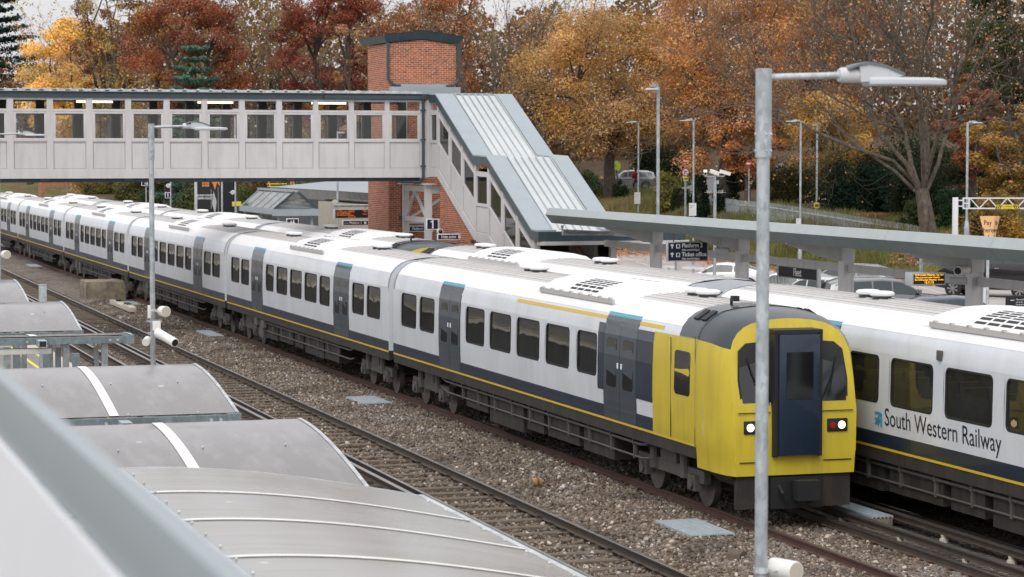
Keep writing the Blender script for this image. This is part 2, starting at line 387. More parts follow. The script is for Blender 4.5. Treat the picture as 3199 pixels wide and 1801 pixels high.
def side_shell(mb, sgn, y0, y1, wins):
    """one side of the body: closed below and above the window band, holes with round corners in it"""
    lo = [p for p in PROF if p[1] <= ZB and p[1] >= 1.29] + [(xs(ZB), ZB)]
    hi = [(xs(ZT), ZT)] + [p for p in PROF if p[1] > ZT]
    mb.strip([(sgn * x, z) for x, z in lo], 'y', y0, y1); mb.strip([(sgn * x, z) for x, z in hi], 'y', y0, y1)
    zs = [ZB, 2.3, 2.6, 2.8, ZT]
    edges = [y0] + [e for w in wins for e in (w[0] - .06, w[1] + .06)] + [y1]
    for a, b in zip(edges[::2], edges[1::2]):
        mb.strip([(sgn * xs(z), z) for z in zs], 'y', a, b)
    for w in wins:
        a, b = w[0] - .06, w[1] + .06
        h = rrect(w[0], w[1], ZB + .06, ZT - .06, WR); n = 5
        P = lambda y, z: (sgn * xs(z), y, z)
        cor = [(b, ZT), (a, ZT), (a, ZB), (b, ZB)]
        for q in range(4):
            vs = [P(*cor[q])] + [P(*p) for p in h[q * n:(q + 1) * n]]
            mb.add(vs, [[0, i, i + 1] for i in range(1, n)])
            nq = (q + 1) % 4
            mb.add([P(*cor[q]), P(*h[q * n + n - 1]), P(*h[nq * n]), P(*cor[nq])], [[0, 1, 2, 3]])

def window_parts(root, sgn, w):
    h = rrect(w[0], w[1], ZB + .06, ZT - .06, WR); g = rrect(w[0] + .035, w[1] - .035, ZB + .095, ZT - .095, WR - .03)
    f = MB(); n = len(h)
    P = lambda p, d: (sgn * (xs(p[1]) + d), p[0], p[1])
    vs = [P(p, .004) for p in h] + [P(p, .004) for p in g] + [P(p, -.03) for p in g]
    f.add(vs, [[i, (i + 1) % n, n + (i + 1) % n, n + i] for i in range(n)] + [[n + i, n + (i + 1) % n, 2 * n + (i + 1) % n, 2 * n + i] for i in range(n)])
    fo = part('window', f, M['black'], root)
    p = MB(); p.add([P(q, -.022) for q in g], [list(range(n))])
    part('pane', p, M['trainglass'], fo)

def door_parts(root, sgn, y0, y1):
    for a, b in ((y0, (y0 + y1) / 2 - .008), ((y0 + y1) / 2 + .008, y1)):
        m = MB(); zz = [1.30, 1.55, 2.0, 2.6, 3.02, 3.2, 3.3, 3.38]
        o_ = [(sgn * (xs(z) + .007), z) for z in zz]; i_ = [(sgn * (xs(z) - .03), z) for z in zz][::-1]
        m.prism(o_ + i_, 'y', a, b)
        d = part('door', m, M['doorblue'], root)
        g = MB(); h = rrect(a + .17, b - .17, 1.95, 2.95, .09)
        g.add([(sgn * (xs(z) + .011), y, z) for y, z in h], [list(range(len(h)))])
        part('door_window', g, M['black_glass'], d)
        t = MB(); t.prism([(sgn * (xs(3.385) + .012), 3.385), (sgn * (xs(3.46) + .012), 3.46), (sgn * (xs(3.46) - .03), 3.46), (sgn * (xs(3.385) - .03), 3.385)], 'y', a, b)
        part('door_top_strip', t, M['teal'], d)
        s = MB(); yy = b - .1 if a == y0 else a + .1
        s.box(min(sgn * 1.385, sgn * 1.398), max(sgn * 1.385, sgn * 1.398), yy - .035, yy + .035, 2.35, 2.46)
        part('door_sticker', s, M['signwhite'], d)

def door_seal(root, sgn, y0, y1):
    m = MB(); zz = [1.30, 1.55, 2.0, 2.6, 3.02, 3.3, 3.46]
    for y in (y0 - .012, (y0 + y1) / 2, y1 + .012): m.strip([(sgn * (xs(z) + .0085), z) for z in zz], 'y', y - .011, y + .011)
    part('door_seal', m, M['black'], root)

def bogie(root, y):
    m = MB()
    for sg in (-1, 1):
        m.box(sg * .98 - .07, sg * .98 + .07, y - 1.75, y + 1.75, .48, .72); m.box(sg * 1.0 - .09, sg * 1.0 + .09, y - .42, y + .42, .72, 1.0)
        for a in (-1.3, 1.3):
            m.box(sg * 1.03 - .1, sg * 1.03 + .1, y + a - .2, y + a + .2, .32, .62); m.cyl((sg * 1.1, y + a, .46), (sg * 1.17, y + a, .46), .11, 12)
            m.cyl((sg * 1.06, y + a * .62, .5), (sg * 1.06, y + a * .62, .95), .1, 10)
    m.box(-.95, .95, y - .3, y + .3, .45, .75)
    b = part('bogie', m, M['undergrey'], root)
    for a in (-1.3, 1.3):
        w = MB()
        for sg in (-1, 1): w.cyl((sg * .69, y + a, .42), (sg * .82, y + a, .42), .42, 24)
        w.cyl((-.69, y + a, .42), (.69, y + a, .42), .08, 8)
        part('wheelset', w, M['steel'], b)

def roof_unit(root, y0, y1, seed):
    """raised roof cover with sloping ends, hinge rail and louvre panel"""
    m = MB(); pr = []
    for k in range(13):
        a = R(180 - 15 * k) if False else None
    prof = [(-1.12, 3.60), (-1.08, 3.70), (-.82, 3.86), (-.45, 3.945), (0, 3.965), (.45, 3.945), (.82, 3.86), (1.08, 3.70), (1.12, 3.60)]
    low = [(-1.12, 3.585), (-1.0, 3.665), (-.75, 3.76), (-.4, 3.82), (0, 3.84), (.4, 3.82), (.75, 3.76), (1.0, 3.665), (1.12, 3.585)]
    n = len(prof); secs = [(y0 - .55, low), (y0, prof), (y1, prof), (y1 + .55, low)]
    vs = [(u, y, v) for y, p in secs for u, v in p]
    m.add(vs, [[k * n + i, k * n + i + 1, (k + 1) * n + i + 1, (k + 1) * n + i] for k in range(3) for i in range(n - 1)])
    u = part('air_conditioning_unit', m, M['trainroof'], root, smooth=25)
    r = MB()
    for sg in (-1, 1):
        r.bar((sg * 1.145, y0, 3.64), (sg * 1.145, y1, 3.64), .04, .10)
        for k in range(8):
            y = y0 + .2 + (y1 - y0 - .4) * k / 7; r.box(sg * 1.14 - .035, sg * 1.14 + .035, y - .04, y + .04, 3.69, 3.72)
    part('hinge_rail', r, M['roofgrey'], u)
    g = MB()
    ym = (y0 + y1) / 2
    def zr_(x):
        for (x0, z0), (x1, z1) in zip(prof, prof[1:]):
            if x0 <= x <= x1: return z0 + (z1 - z0) * (x - x0) / (x1 - x0)
    for sg in (-1, 1):
        for i in range(6):
            for j in range(4):
                x = sg * (.98 - .11 * i); yy = ym - 1.0 + j * .46
                xa, xb = x - .03, x + .03
                g.quad((xa, yy, zr_(xa) + .006), (xb, yy, zr_(xb) + .006), (xb, yy + .38, zr_(xb) + .006), (xa, yy + .38, zr_(xa) + .006))
    part('louvre', g, M['black'], u)

def pod(root, y, x=.05):
    m = MB(); m.tube([(x, y, 3.80), (x, y, 3.90)], [.19, .19], 20); p = part('roof_vent', m, M['fairing'], root)
    m = MB(); m.tube([(x, y, 3.895), (x, y, 3.915), (x, y, 3.955), (x, y, 3.985), (x, y, 3.995)], [.21, .245, .25, .2, .1], 24); part('vent_cap', m, M['trainroof'], p, smooth=40)

M['black_glass'] = paint('dark_door_glass', (.006, .008, .010), .06, .1, spec=.8)
WIN_MID = [(.95, 2.45), (2.8, 4.2), (7.1, 8.35), (8.83, 10.48), (10.93, 12.62), (13.07, 14.75), (15.15, 16.5), (19.35, 20.75), (21.1, 22.6)]
WIN_CAB = [(6.95, 8.2), (8.7, 10.3), (10.75, 12.4), (12.85, 14.5), (14.95, 16.5), (19.35, 20.75), (21.1, 22.6)]
LEN = 23.5

def carriage(kind, label, detail=False, yellow_top=False):
    t = thing('train_carriage', label, 'train carriage')
    y0 = 0. if kind == 'mid' else 1.5
    wins = WIN_MID if kind == 'mid' else WIN_CAB
    doors = [(4.62, 6.5), (17.0, 18.9)]
    m = MB()
    for sg in (-1, 1): side_shell(m, sg, y0, LEN, wins)
    full = [(-x, z) for x, z in PROF if z >= 1.29] + ROOF[1:-1][::-1][::-1]
    cap = [(-x, z) for x, z in PROF if z >= 1.29] + [(0, 3.84)] + [(x, z) for x, z in PROF[::-1] if z >= 1.29]
    for y in ([LEN] if kind != 'mid' else [0., LEN]): m.add([(x, y, z) for x, z in cap], [list(range(len(cap)))])
    part('body', m, M['train'], t, smooth=30)
    m = MB()
    for sg in (-1, 1): m.strip([(sg * (x + .003), z + .003) for x, z in PROF if z >= 3.42], 'y', y0 + .003, LEN - .003)
    part('roof_shoulder', m, M['trainroof'], t, smooth=30)
    m = MB(); m.strip([(-x, z) for x, z in ROOF] + [(x, z) for x, z in ROOF[::-1][1:]], 'y', y0, LEN)
    ro = part('roof', m, M['roofgrey'], t, smooth=30)
    m = MB()
    for x in (-.66, -.5, -.34, -.17, 0, .17, .34, .5, .66):
        z = np.interp(abs(x), [0, .25, .55, .82], [3.84, 3.83, 3.80, 3.745]); m.box(x - .008, x + .008, y0 + .3, LEN - .2, z - .01, z + .014)
    part('roof_rib', m, M['roofgrey'], ro)
    m = MB()
    for sg in (-1, 1): m.strip([(sg * (x + .003), z) for x, z in PROF if 1.29 <= z <= 1.56] , 'y', y0, LEN)
    part('lower_band', m, M['navy'], t)
    m = MB()
    for sg in (-1, 1): m.strip([(sg * 1.374, 1.245), (sg * 1.374, 1.292)], 'y', y0, LEN)
    part('yellow_stripe', m, M['yelline'], t)
    m = MB()
    for sg in (-1, 1): m.box(min(sg * 1.30, sg * 1.36), max(sg * 1.30, sg * 1.36), y0, LEN, 1.02, 1.245)
    m.box(-1.3, 1.3, y0, LEN, 1.05, 1.22)
    rr = random.Random(5)
    for a, b in ((6.3, 8.2), (8.5, 10.6), (10.9, 12.1), (12.4, 15.0), (15.2, 17.0)):
        for sg in (-1, 1): m.box(min(sg * .5, sg * 1.22), max(sg * .5, sg * 1.22), a, b, rr.uniform(.30, .48), 1.05)
    u = part('underframe', m, M['under'], t)
    for y in ((2.6, 20.9) if kind == 'mid' else (3.6, 20.9)): bogie(t, y)
    if kind == 'mid':
        m = MB()
        for sg in (-1, 1):
            m.box(sg * 1.31 - .05, sg * 1.31 + .05, 4.9, 5.4, .78, 1.03); m.box(sg * 1.31 - .05, sg * 1.31 + .05, 6.05, 6.6, .76, 1.0); m.box(sg * 1.22 - .06, sg * 1.22 + .06, 5.45, 6.15, .38, .98)
            m.tube([(sg * 1.2, 5.1, .9), (sg * 1.24, 5.2, .5), (sg * 1.2, 5.5, .36)], .03, 6)
        part('equipment_box', m, M['undergrey'], t)
    m = MB(); m.box(-1.3, 1.3, y0 + .05, LEN - .05, 1.24, 1.27); m.box(-1.25, 1.25, y0 + .1, LEN - .1, 3.30, 3.34)
    part('interior_lining', m, M['lining'], t)
    for sg in (-1, 1):
        for w in wins: window_parts(t, sg, w)
        for d in doors: door_parts(t, sg, *d); door_seal(t, sg, *d)
        for z_, x_, r_ in ((.93, 1.27, .03), (.66, 1.25, .022)):
            m = MB(); m.tube([(sg * x_, 4.2, z_ + .05), (sg * x_, 4.6, z_), (sg * x_, 18.6, z_), (sg * x_, 19.0, z_ + .06)], r_, 6)
            for yy in np.arange(5, 18.5, 1.35): m.box(sg * x_ - .035, sg * x_ + .035, yy - .03, yy + .03, z_ - .04, 1.04)
            part('brake_pipe', m, M['undergrey'], t)
    if kind == 'mid': roof_unit(t, 9.9, 14.6, 1); pods = (5.15, 5.75, 17.3, 17.9)
    else: roof_unit(t, 6.6, 11.4, 2); pods = (4.4, 5.0, 15.1, 15.7)
    for y in pods: pod(t, y)
    # corridor connection at the inner end(s)
    m = MB()
    for y in ([LEN, LEN + .3] if kind != 'mid' else [LEN, LEN + .3]):
        pass
    m.box(-.75, .75, LEN, LEN + .30, 1.05, 3.55); 
    if kind == 'mid': m.box(-.75, .75, -.30, 0, 1.05, 3.55)
    part('gangway_bellows', m, M['black'], t)
    m = MB()
    for y in ([LEN - .06] if kind != 'mid' else [.06, LEN - .06]):
        pr = [(x + .012, z + .012) for x, z in PROF if z > 2.9] + [(x, z + .012) for x, z in ROOF[1:]]
        for sg in (-1, 1): m.strip([(sg * x, z) for x, z in pr], 'y', y - .05, y + .05)
    part('end_trim', m, M['slatel'], t)
    if kind == 'cab':
        # nose: lofted cab shell, yellow, with dark roof fairing, gangway door and windscreens
        def sec(y, k, top):
            o = []
            for x, z in PROF:
                zz = 1.0 + (z - 1.23) * (top - 1.0) / (3.84 - 1.23) if z > 1.5 else z - .25
                o.append((x * k, zz))
            return o
        S = [(1.5, 1.0, None), (.75, .985, None), (.28, .95, None), (.05, .875, None)]
        secs = []
        for y, k, _ in S:
            p = [(x * k, z) for x, z in [(1.33, .86)] + PROF] + [(x * k, z) for x, z in ROOF[1:]]
            d = max(0., (1.5 - y) / 1.45)
            pts = []
            for x, z in p:
                zz = z if z < 2.2 else z - .16 * d ** 2 * (z - 2.2) / 1.6
                yy = y + (.42 * max(0, z - 1.95) / 1.9 * d)
                pts.append((x, yy, zz))
            secs.append([(-x, yy, zz) for x, yy, zz in pts] + [(x, yy, zz) for x, yy, zz in pts[::-1][1:]])
        n = len(secs[0]); m = MB()
        vs = [v for s_ in secs for v in s_]
        lo_ = [i for i in range(n - 1) if max(secs[0][i][2], secs[0][i + 1][2]) <= 3.25]; hi_ = [i for i in range(n - 1) if i not in lo_]
        m.add(vs, [[k * n + i, k * n + i + 1, (k + 1) * n + i + 1, (k + 1) * n + i] for k in range(len(secs) - 1) for i in lo_])
        mf = MB(); mf.add(vs, [[k * n + i, k * n + i + 1, (k + 1) * n + i + 1, (k + 1) * n + i] for k in range(len(secs) - 1) for i in hi_])
        # front plate rows
        fr = secs[-1]; half = n // 2
        m.add(fr, [[i, i + 1, n - 2 - i, n - 1 - i] for i in range(half - 1)] + [[half - 1, half, half + 1]])
        nose = part('cab_nose', m, M['yel'], t, smooth=28, weld=True)
        def fy(x, z): # front plate depth at height
            return .05 + .42 * max(0, z - 1.95) / 1.9
        # yellow wrap on the body sides
        for sg in (-1, 1):
            m = MB(); m.strip([(sg * (x + .004), z) for x, z in PROF if 1.23 <= z <= 3.25], 'y', 1.5, 3.7)
            part('yellow_side', m, M['yel'], t, smooth=30)
            for ya, yb in ((3.7, 4.6), (6.52, 6.88)):
                m = MB(); m.strip([(sg * (xs(z) + .007), z) for z in (1.85, 2.0, 2.3, 2.6, 3.02, 3.22)], 'y', ya, yb)
                part('dark_side_panel', m, M['navy'], t)
        for sg in (-1, 1):
            m = MB(); h = rrect(1.75, 2.55, 2.15, 2.98, .1); m.add([(sg * (xs(z) + .010), y, z) for y, z in h], [list(range(len(h)))]); part('cab_side_window', m, M['black_glass'], t)
            # windscreen on the sloping front
            m = MB()
            q = [(.43, 2.18), (1.02, 2.18), (1.05, 2.6), (1.0, 3.12), (.84, 3.26), (.43, 3.30)]
            sl_ = MB(); sl_.add([(sg * (x + (.035 if x > .5 else -.0)), fy(x, z) - .003, z - .05 * (z - 2.2) + (.035 if z > 3 else (-.035 if z < 2.3 else 0))) for x, z in q], [list(range(6))]); part('windscreen_seal', sl_, M['black'], t)
            m.add([(sg * x, fy(x, z) - .006, z - .05 * (z - 2.2)) for x, z in q], [list(range(6))]); part('windscreen', m, M['black_glass'], t)
            m = MB(); m.box(min(sg * .62, sg * 1.02), max(sg * .62, sg * 1.02), .022, .06, 1.62, 1.86); hl = part('headlight', m, M['black'], t, bevel=.015)
            m = MB(); m.cyl((sg * .90, .012, 1.74), (sg * .90, .03, 1.74), .07, 20); part('lamp', m, M['headlamp' if yellow_top else 'lens'], hl)
            m = MB(); m.cyl((sg * .72, .012, 1.74), (sg * .72, .03, 1.74), .06, 16); part('tail_lamp', m, M['tail'], hl)
        m = MB(); m.box(-.40, .40, -.12, .40, 1.22, 3.42); g = part('gangway_door', m, M['navy'], t, bevel=.03)
        m = MB(); m.box(-.47, -.405, -.07, .42, 1.2, 3.45); m.box(.405, .47, -.07, .42, 1.2, 3.45); m.box(-.47, .47, -.07, .42, 3.425, 3.50); part('gangway_frame', m, M['black'], g)
        m = MB(); m.box(-.26, .26, -.132, -.118, 2.25, 3.1); part('gangway_window', m, M['black_glass'], g)
        for sg in (-1, 1):
            m = MB(); m.bar((sg * .50, fy(.5, 2.2) - .022, 2.14), (sg * .82, fy(.8, 2.75) - .03, 2.72), .018, .018); m.bar((sg * .70, fy(.7, 2.4) - .03, 2.35), (sg * .88, fy(.9, 3.0) - .03, 2.98), .022, .012); part('wiper', m, M['black'], t)
            m = MB(); m.box(min(sg * .55, sg * 1.1), max(sg * .55, sg * 1.1), .028, .046, 1.10, 1.115); m.box(min(sg * .50, sg * 1.13), max(sg * .5, sg * 1.13), .03, .047, 2.0, 2.012); part('panel_seam', m, M['black'], t)
            m = MB(); m.tube([(sg * 1.21, 1.15, 1.5), (sg * 1.355, 1.15, 1.5), (sg * 1.365, 1.15, 2.1), (sg * 1.30, 1.15, 2.1)], .014, 6); part('grab_rail', m, M['galvl'], t)
            m = MB(); m.box(min(sg * 1.372, sg * 1.378), max(sg * 1.372, sg * 1.378), 1.515, 1.527, 1.25, 3.3); m.box(min(sg * 1.38, sg * 1.393), max(sg * 1.38, sg * 1.393), 2.72, 2.73, 1.3, 3.2); part('panel_seam', m, M['black'], t)
        m = MB(); m.bar((-.2, .30, 3.36), (.2, .30, 3.36), .02, .10); part('marker_lamp', m, M['lens'], t)
        m = MB(); m.tube([(-.35, .1, .75), (-.33, -.15, .55), (-.25, -.12, .4), (-.2, .1, .5)], .025, 6); part('air_hose', m, M['rubber'], t)
        m = MB(); m.tube([(.35, .1, .75), (.33, -.15, .5), (.25, -.12, .38), (.2, .1, .5)], .025, 6); part('air_hose', m, M['rubber'], t)
        m = MB(); m.box(-.5, .5, .0, 1.0, .25, .82); m.bar((0, -.5, .62), (0, .2, .62), .22, .28); m.box(-.22, .22, -.55, -.35, .46, .82); part('coupler', m, M['black'], t)
        m = MB(); m.strip([(-.95, .62), (-1.22, .86)], 'y', .2, 1.4); m.box(-1.12, 1.12, .12, .24, .25, .86); part('snow_plough', m, M['under'], t)
        # dark roof fairing with two humps and louvres
        m = MB()
        pr = [(x, z) for x, z in PROF if z >= 3.24] + ROOF[1:]
        pr = [(-x - .012, z + .012) for x, z in pr] + [(x + .012, z + .012) for x, z in pr[::-1][1:]]
        m.strip(pr, 'y', 1.5, 2.4); m.add(mf.v, mf.f)
        f = part('roof_fairing', m, M['fairing'], t, smooth=30, weld=True)
        for sg in (-1, 1):
            for yy in (1.65, 2.0):
                m = MB(); m.bar((sg * 1.17, yy, 3.59), (sg * .92, yy, 3.75), .22, .03); part('fairing_louvre', m, M['black'], f)
        m = MB(); m.tube([(-.35, 2.25, 3.82), (-.35, 2.25, 3.93), (-.35, 2.15, 3.95)], .03, 8); m.box(-.41, -.29, 2.0, 2.16, 3.9, 4.0); part('horn', m, M['black'], t)
        m = MB()
        for sg in (-1, 1): m.strip([(sg * (xs(z) + .006), z) for z in (3.30, 3.37)], 'y', 3.3, 12.6)
        part('cantrail_stripe', m, M['yelline'], t)
    return t

XM, XT = 18.04, 21.17
mv = carriage('cab', 'leading carriage of the nearer train, yellow cab with lit headlights', yellow_top=True)
mid = carriage('mid', 'nearest intermediate carriage of the standing train, lettered side at right edge')
mv['group'] = 'carriages of the passing train'
mid['group'] = 'carriages of the standing train'
mv.location = (XM, 40.0, 0)
cabs = copy_tree(mv, (XT, 74.75, 0), 0, 'standing carriage with dark roof fairing facing the coupled unit, below the platform one sign'); cabs['group'] = 'carriages of the standing train'
for o in list(cabs.children_recursive):
    if o.name.startswith('lamp'): bpy.data.objects.remove(o)
c = copy_tree(cabs, (XT, 74.25, 0), PI, 'standing carriage beside the stair foot, its dark roof fairing coupled to the far unit')
for i, lab in enumerate(['second carriage of the nearer train behind the yellow cab carriage', 'third carriage of the nearer train, behind the middle lamp post', 'fourth carriage of the nearer train, left of the middle lamp post']):
    o = copy_tree(mid, (XM, 64.0 + 23.9 * i + 23.5, 0), PI, lab); o['group'] = 'carriages of the passing train'
for i, lab in ((3, 'fifth carriage of the nearer train, small at the left edge'), (4, 'farthest carriage of the nearer train, cut by the left edge of the view')):
    o = copy_tree(mid, (XM, 64.0 + 23.9 * i + 23.5, 0), PI, lab); o['group'] = 'carriages of the passing train'
mid.location = (XT, 48.6, 0); mid.rotation_euler = (0, 0, PI)
for i, lab in enumerate(['standing carriage below the glass roofed platform shelter', 'standing carriage below the tall advertising board']):
    copy_tree(mid, (XT, 99.0 + 24.2 * i + 23.5, 0), PI, lab)
copy_tree(cabs, (XT, 172.2, 0), PI, 'farthest standing carriage, its curved cab end under the left of the footbridge')
# lettering, emblem and corner lamp on the nearest standing carriage (local: shown side is +x, text towards +y)
def onside(mb, y, z):
    mb.v = [(xs(z + v[1]) + .004 + v[2], y + v[0], z + v[1]) for v in mb.v]; return mb
part('lettering', onside(text('South Western Railway', .465, .975, 'LEFT', .001), 8.60, 1.845), M['signnavy'], mid)
m = MB()
for sg in (-1, 1):
    s_ = MB(); s_.box(sg * .55 - .08, sg * .55 + .08, 7, 16.6, 3.20, 3.24); part('added_ceiling_light', s_, M['cabinfill'], mid)  # strips added to brighten the interior so seats and passengers show
for w_ in WIN_MID:
    for yy in ((w_[0] + .25), (w_[1] - .35)):
        for sg in (-1, 1):
            s_ = MB(); s_.box(sg * .75 - .48, sg * .75 + .48, yy, yy + .12, 1.7, 2.42); s_.box(sg * .75 - .42, sg * .75 - .03, yy + .01, yy + .11, 2.42, 2.62); s_.box(sg * .75 + .03, sg * .75 + .42, yy + .01, yy + .11, 2.42, 2.62)
            s_.box(sg * .75 - .48, sg * .75 + .48, yy - .2, yy, 1.62, 1.76); part('seat', s_, M['seat'], mid)
for k, (a, b) in enumerate((((0, .20), (.22, .20)), ((0, .09), (.19, .09)))):
    m.bar((1.385, 8.21 + a[0], 1.70 + a[1]), (1.385, 8.21 + b[0], 1.70 + b[1]), .012, .05)
m.bar((1.386, 8.24, 1.69), (1.386, 8.44, 1.90), .012, .05); m.bar((1.387, 8.48, 1.66), (1.387, 8.48, 1.92), .012, .05); m.bar((1.386, 8.34, 1.68), (1.386, 8.42, 1.80), .012, .05)
part('emblem', m, M['teal'], mid)
m = MB(); m.box(1.34, 1.40, 10.62, 10.78, 3.06, 3.24); part('door_indicator_lamp', m, M['undergrey'], mid, bevel=.02)
# ------------------------------------------------------------------ track
def ground_mat():
    m, nt, b = newmat('ballast')
    v = nd(nt, 'TexVoronoi', Scale=17.0); c = coords(nt); L(nt, c, v.inputs[0])
    r = ramp(nt, [(0, (.05, .035, .025)), (.3, (.125, .097, .07)), (.55, (.20, .163, .127)), (.8, (.15, .14, .132)), (1, (.36, .32, .29))])
    sp = nd(nt, 'SeparateColor'); L(nt, v.outputs['Color'], sp.inputs[0]); L(nt, sp.outputs[0], r.inputs[0])
    n = nd(nt, 'TexNoise', Scale=.5, Detail=5.0); L(nt, c, n.inputs[0])
    r2 = ramp(nt, [(.32, (.62, .60, .58)), (.5, (1, .95, .9)), (.7, (1.15, 1.15, 1.2))]); L(nt, n.outputs[0], r2.inputs[0])
    r3 = ramp(nt, [(0., (1.1, 1.1, 1.1)), (.9, (.15, .15, .15))]); L(nt, v.outputs['Distance'], r3.inputs[0])
    L(nt, mixc(nt, 1., r.outputs[0], r2.outputs[0], 'MULTIPLY'), b.inputs['Base Color'])
    b.inputs['Roughness'].default_value = .9
    bp = nd(nt, 'Bump', Strength=1., Distance=.05); bp.invert = True; L(nt, v.outputs['Distance'], bp.inputs['Height']); L(nt, bp.outputs[0], b.inputs['Normal'])
    return m
M['ballast'] = ground_mat()
def bh(x, y=0):
    """ballast surface across the four tracks"""
    pts = [(8.4, -.30), (8.8, -.19), (11.3, -.19), (11.8, -.22), (12.1, -.215), (12.5, -.236), (14.2, -.236), (14.6, -.20), (15.0, -.13), (15.6, -.06), (16.2, -.07), (16.7, -.15), (19.1, -.18), (20., -.2), (22.3, -.2), (22.8, -.3)]
    return np.interp(x, [p[0] for p in pts], [p[1] for p in pts])
m = MB(); xsn = np.linspace(8.4, 22.75, 60); ysn = np.concatenate([np.arange(10, 130, .6), np.arange(130, 262, 6)])
Z = bh(xsn)[None, :] + rng.normal(0, .012, (len(ysn), len(xsn)))
m.add([(x, y, Z[j, i]) for j, y in enumerate(ysn) for i, x in enumerate(xsn)], [[j * 60 + i, j * 60 + i + 1, (j + 1) * 60 + i + 1, (j + 1) * 60 + i] for j in range(len(ysn) - 1) for i in range(59)])
tag(part('ballast', m, M['ballast'], smooth=80), 'brown stone ballast bed under the four tracks', 'ballast', kind='structure')

def rail(x, label, side, top, y0=28, y1=255):
    t = thing('rail', label, 'rail', (x, y0, 0)); Ln = y1 - y0
    m = MB(); m.prism([(-.07, -.159), (.07, -.159), (.07, -.148), (.012, -.128), (.010, -.05), (.034, -.036), (.035, -.004), (-.035, -.004), (-.034, -.036), (-.010, -.05), (-.012, -.128), (-.07, -.148)], 'y', 0, Ln)
    part('rail_web', m, M[side], t)
    m = MB(); m.prism([(-.034, -.0035), (.034, -.0035), (.03, 0), (-.03, 0)], 'y', 0, Ln); part('rail_head', m, M[top], t)
    return t
rail(9.25, 'left running rail of the track beside the near platform', 'railside', 'railtop')
rail(10.72, 'running rail next to the mesh panel, right rail of the platform side track', 'railside', 'railtop')
rail(12.60, 'left running rail of the nearest sleepered track, passing the shelter roof ends', 'railside', 'railtop')
rail(14.12, 'polished running rail with clips, right rail of the nearest sleepered track', 'railside', 'railtop')
rail(17.28, 'red rusty running rail, nearest one under the passing train', 'rust', 'railtopdull')
rail(18.80, 'brown running rail under the far side of the passing train', 'railside', 'railtop')
rail(20.55, 'left running rail under the standing train', 'railside', 'railtop')
rail(22.05, 'thin shiny running rail in the dark under the standing train', 'railside', 'railtop')
def cond(x, label, pots):
    t = thing('conductor_rail', label, 'conductor rail', (x, 28, 0))
    m = MB(); m.prism([(-.045, -.06), (.045, -.06), (.045, -.045), (.02, -.03), (.02, .03), (.055, .045), (.055, .073), (-.055, .073), (-.055, .045), (-.02, .03), (-.02, -.03), (-.045, -.045)], 'y', 0, 227); part('rail_web', m, M['railside'], t)
    m = MB(); m.box(-.05, .05, 0, 227, .073, .078); part('rail_head', m, M['condtop'], t)
    if pots:
        pb = MB(); pb.tube([(0, 0, -.2), (0, 0, -.13), (0, 0, -.12), (0, 0, -.06)], [.09, .08, .055, .06], 10)
        p0 = part('insulator', pb, M['concnew'], t); p0.location = (0, .6, 0)
        for k in range(1, pots):
            c = p0.copy(); COL.objects.link(c); c.location = (0, .6 + 2.4 * k, 0)
    return t
cond(11.18, 'conductor rail between the near platform track and the nearest sleepered track', 0)
cond(12.19, 'raised conductor rail left of the nearest sleepered track', 0)
cond(19.22, 'nearer conductor rail on pale insulators between the two trains', 18)
cond(20.08, 'farther conductor rail on pale insulators, beside the standing train', 14)

def sleeper_proto(mat, label, grp, hw=.125):
    t = thing('sleeper', label, 'sleeper', (0, 0, 0), group=grp)
    m = MB(); m.box(-1.3, 1.3, -hw, hw, -.29, -.162); part('sleeper_beam', m, mat, t, bevel=.012)
    for s in (-1, 1):
        c = MB(); c.box(s * .758 - .17, s * .758 + .17, -.085, .085, -.162, -.146)
        for q in (-1, 1):
            x = s * .758 + q * .115
            c.tube([(x - q * .04, -.05, -.13), (x + q * .03, -.045, -.10), (x + q * .05, .0, -.095), (x + q * .03, .04, -.105), (x - q * .03, .035, -.12)], .016, 6)
            c.box(x - .03, x + .03, -.02, .02, -.15, -.115)
        part('rail_chair', c, M['rust' if mat is M['concsl'] else 'railside'], t)
    return t
st = sleeper_proto(M['timber'], 'weathered timber sleeper crossing under the nearest sleepered track', 'timber sleepers of the nearest sleepered track')
y = 35.0; st.location = (13.36, y, 0); k = 0
while y < 140:
    y += .775; k += 1
    copy_tree(st, (13.36 + random.uniform(-.04, .04), y + random.uniform(-.03, .03), random.uniform(-.012, .008)), R(random.uniform(-.7, .7)))
sc_ = sleeper_proto(M['concsl'], 'grey sleeper half buried in ballast under the passing train', 'sleepers under the passing train')
y = 34.6; sc_.location = (18.04, y, 0)
while y < 92:
    y += .70; copy_tree(sc_, (18.04, y, random.uniform(-.02, .0)), 0)
sp_ = sleeper_proto(M['timber'], 'sleeper of the track along the near platform', 'sleepers of the near platform track')
y = 40; sp_.location = (9.98, y, 0)
while y < 78:
    y += .775; copy_tree(sp_, (9.98, y, 0), 0)

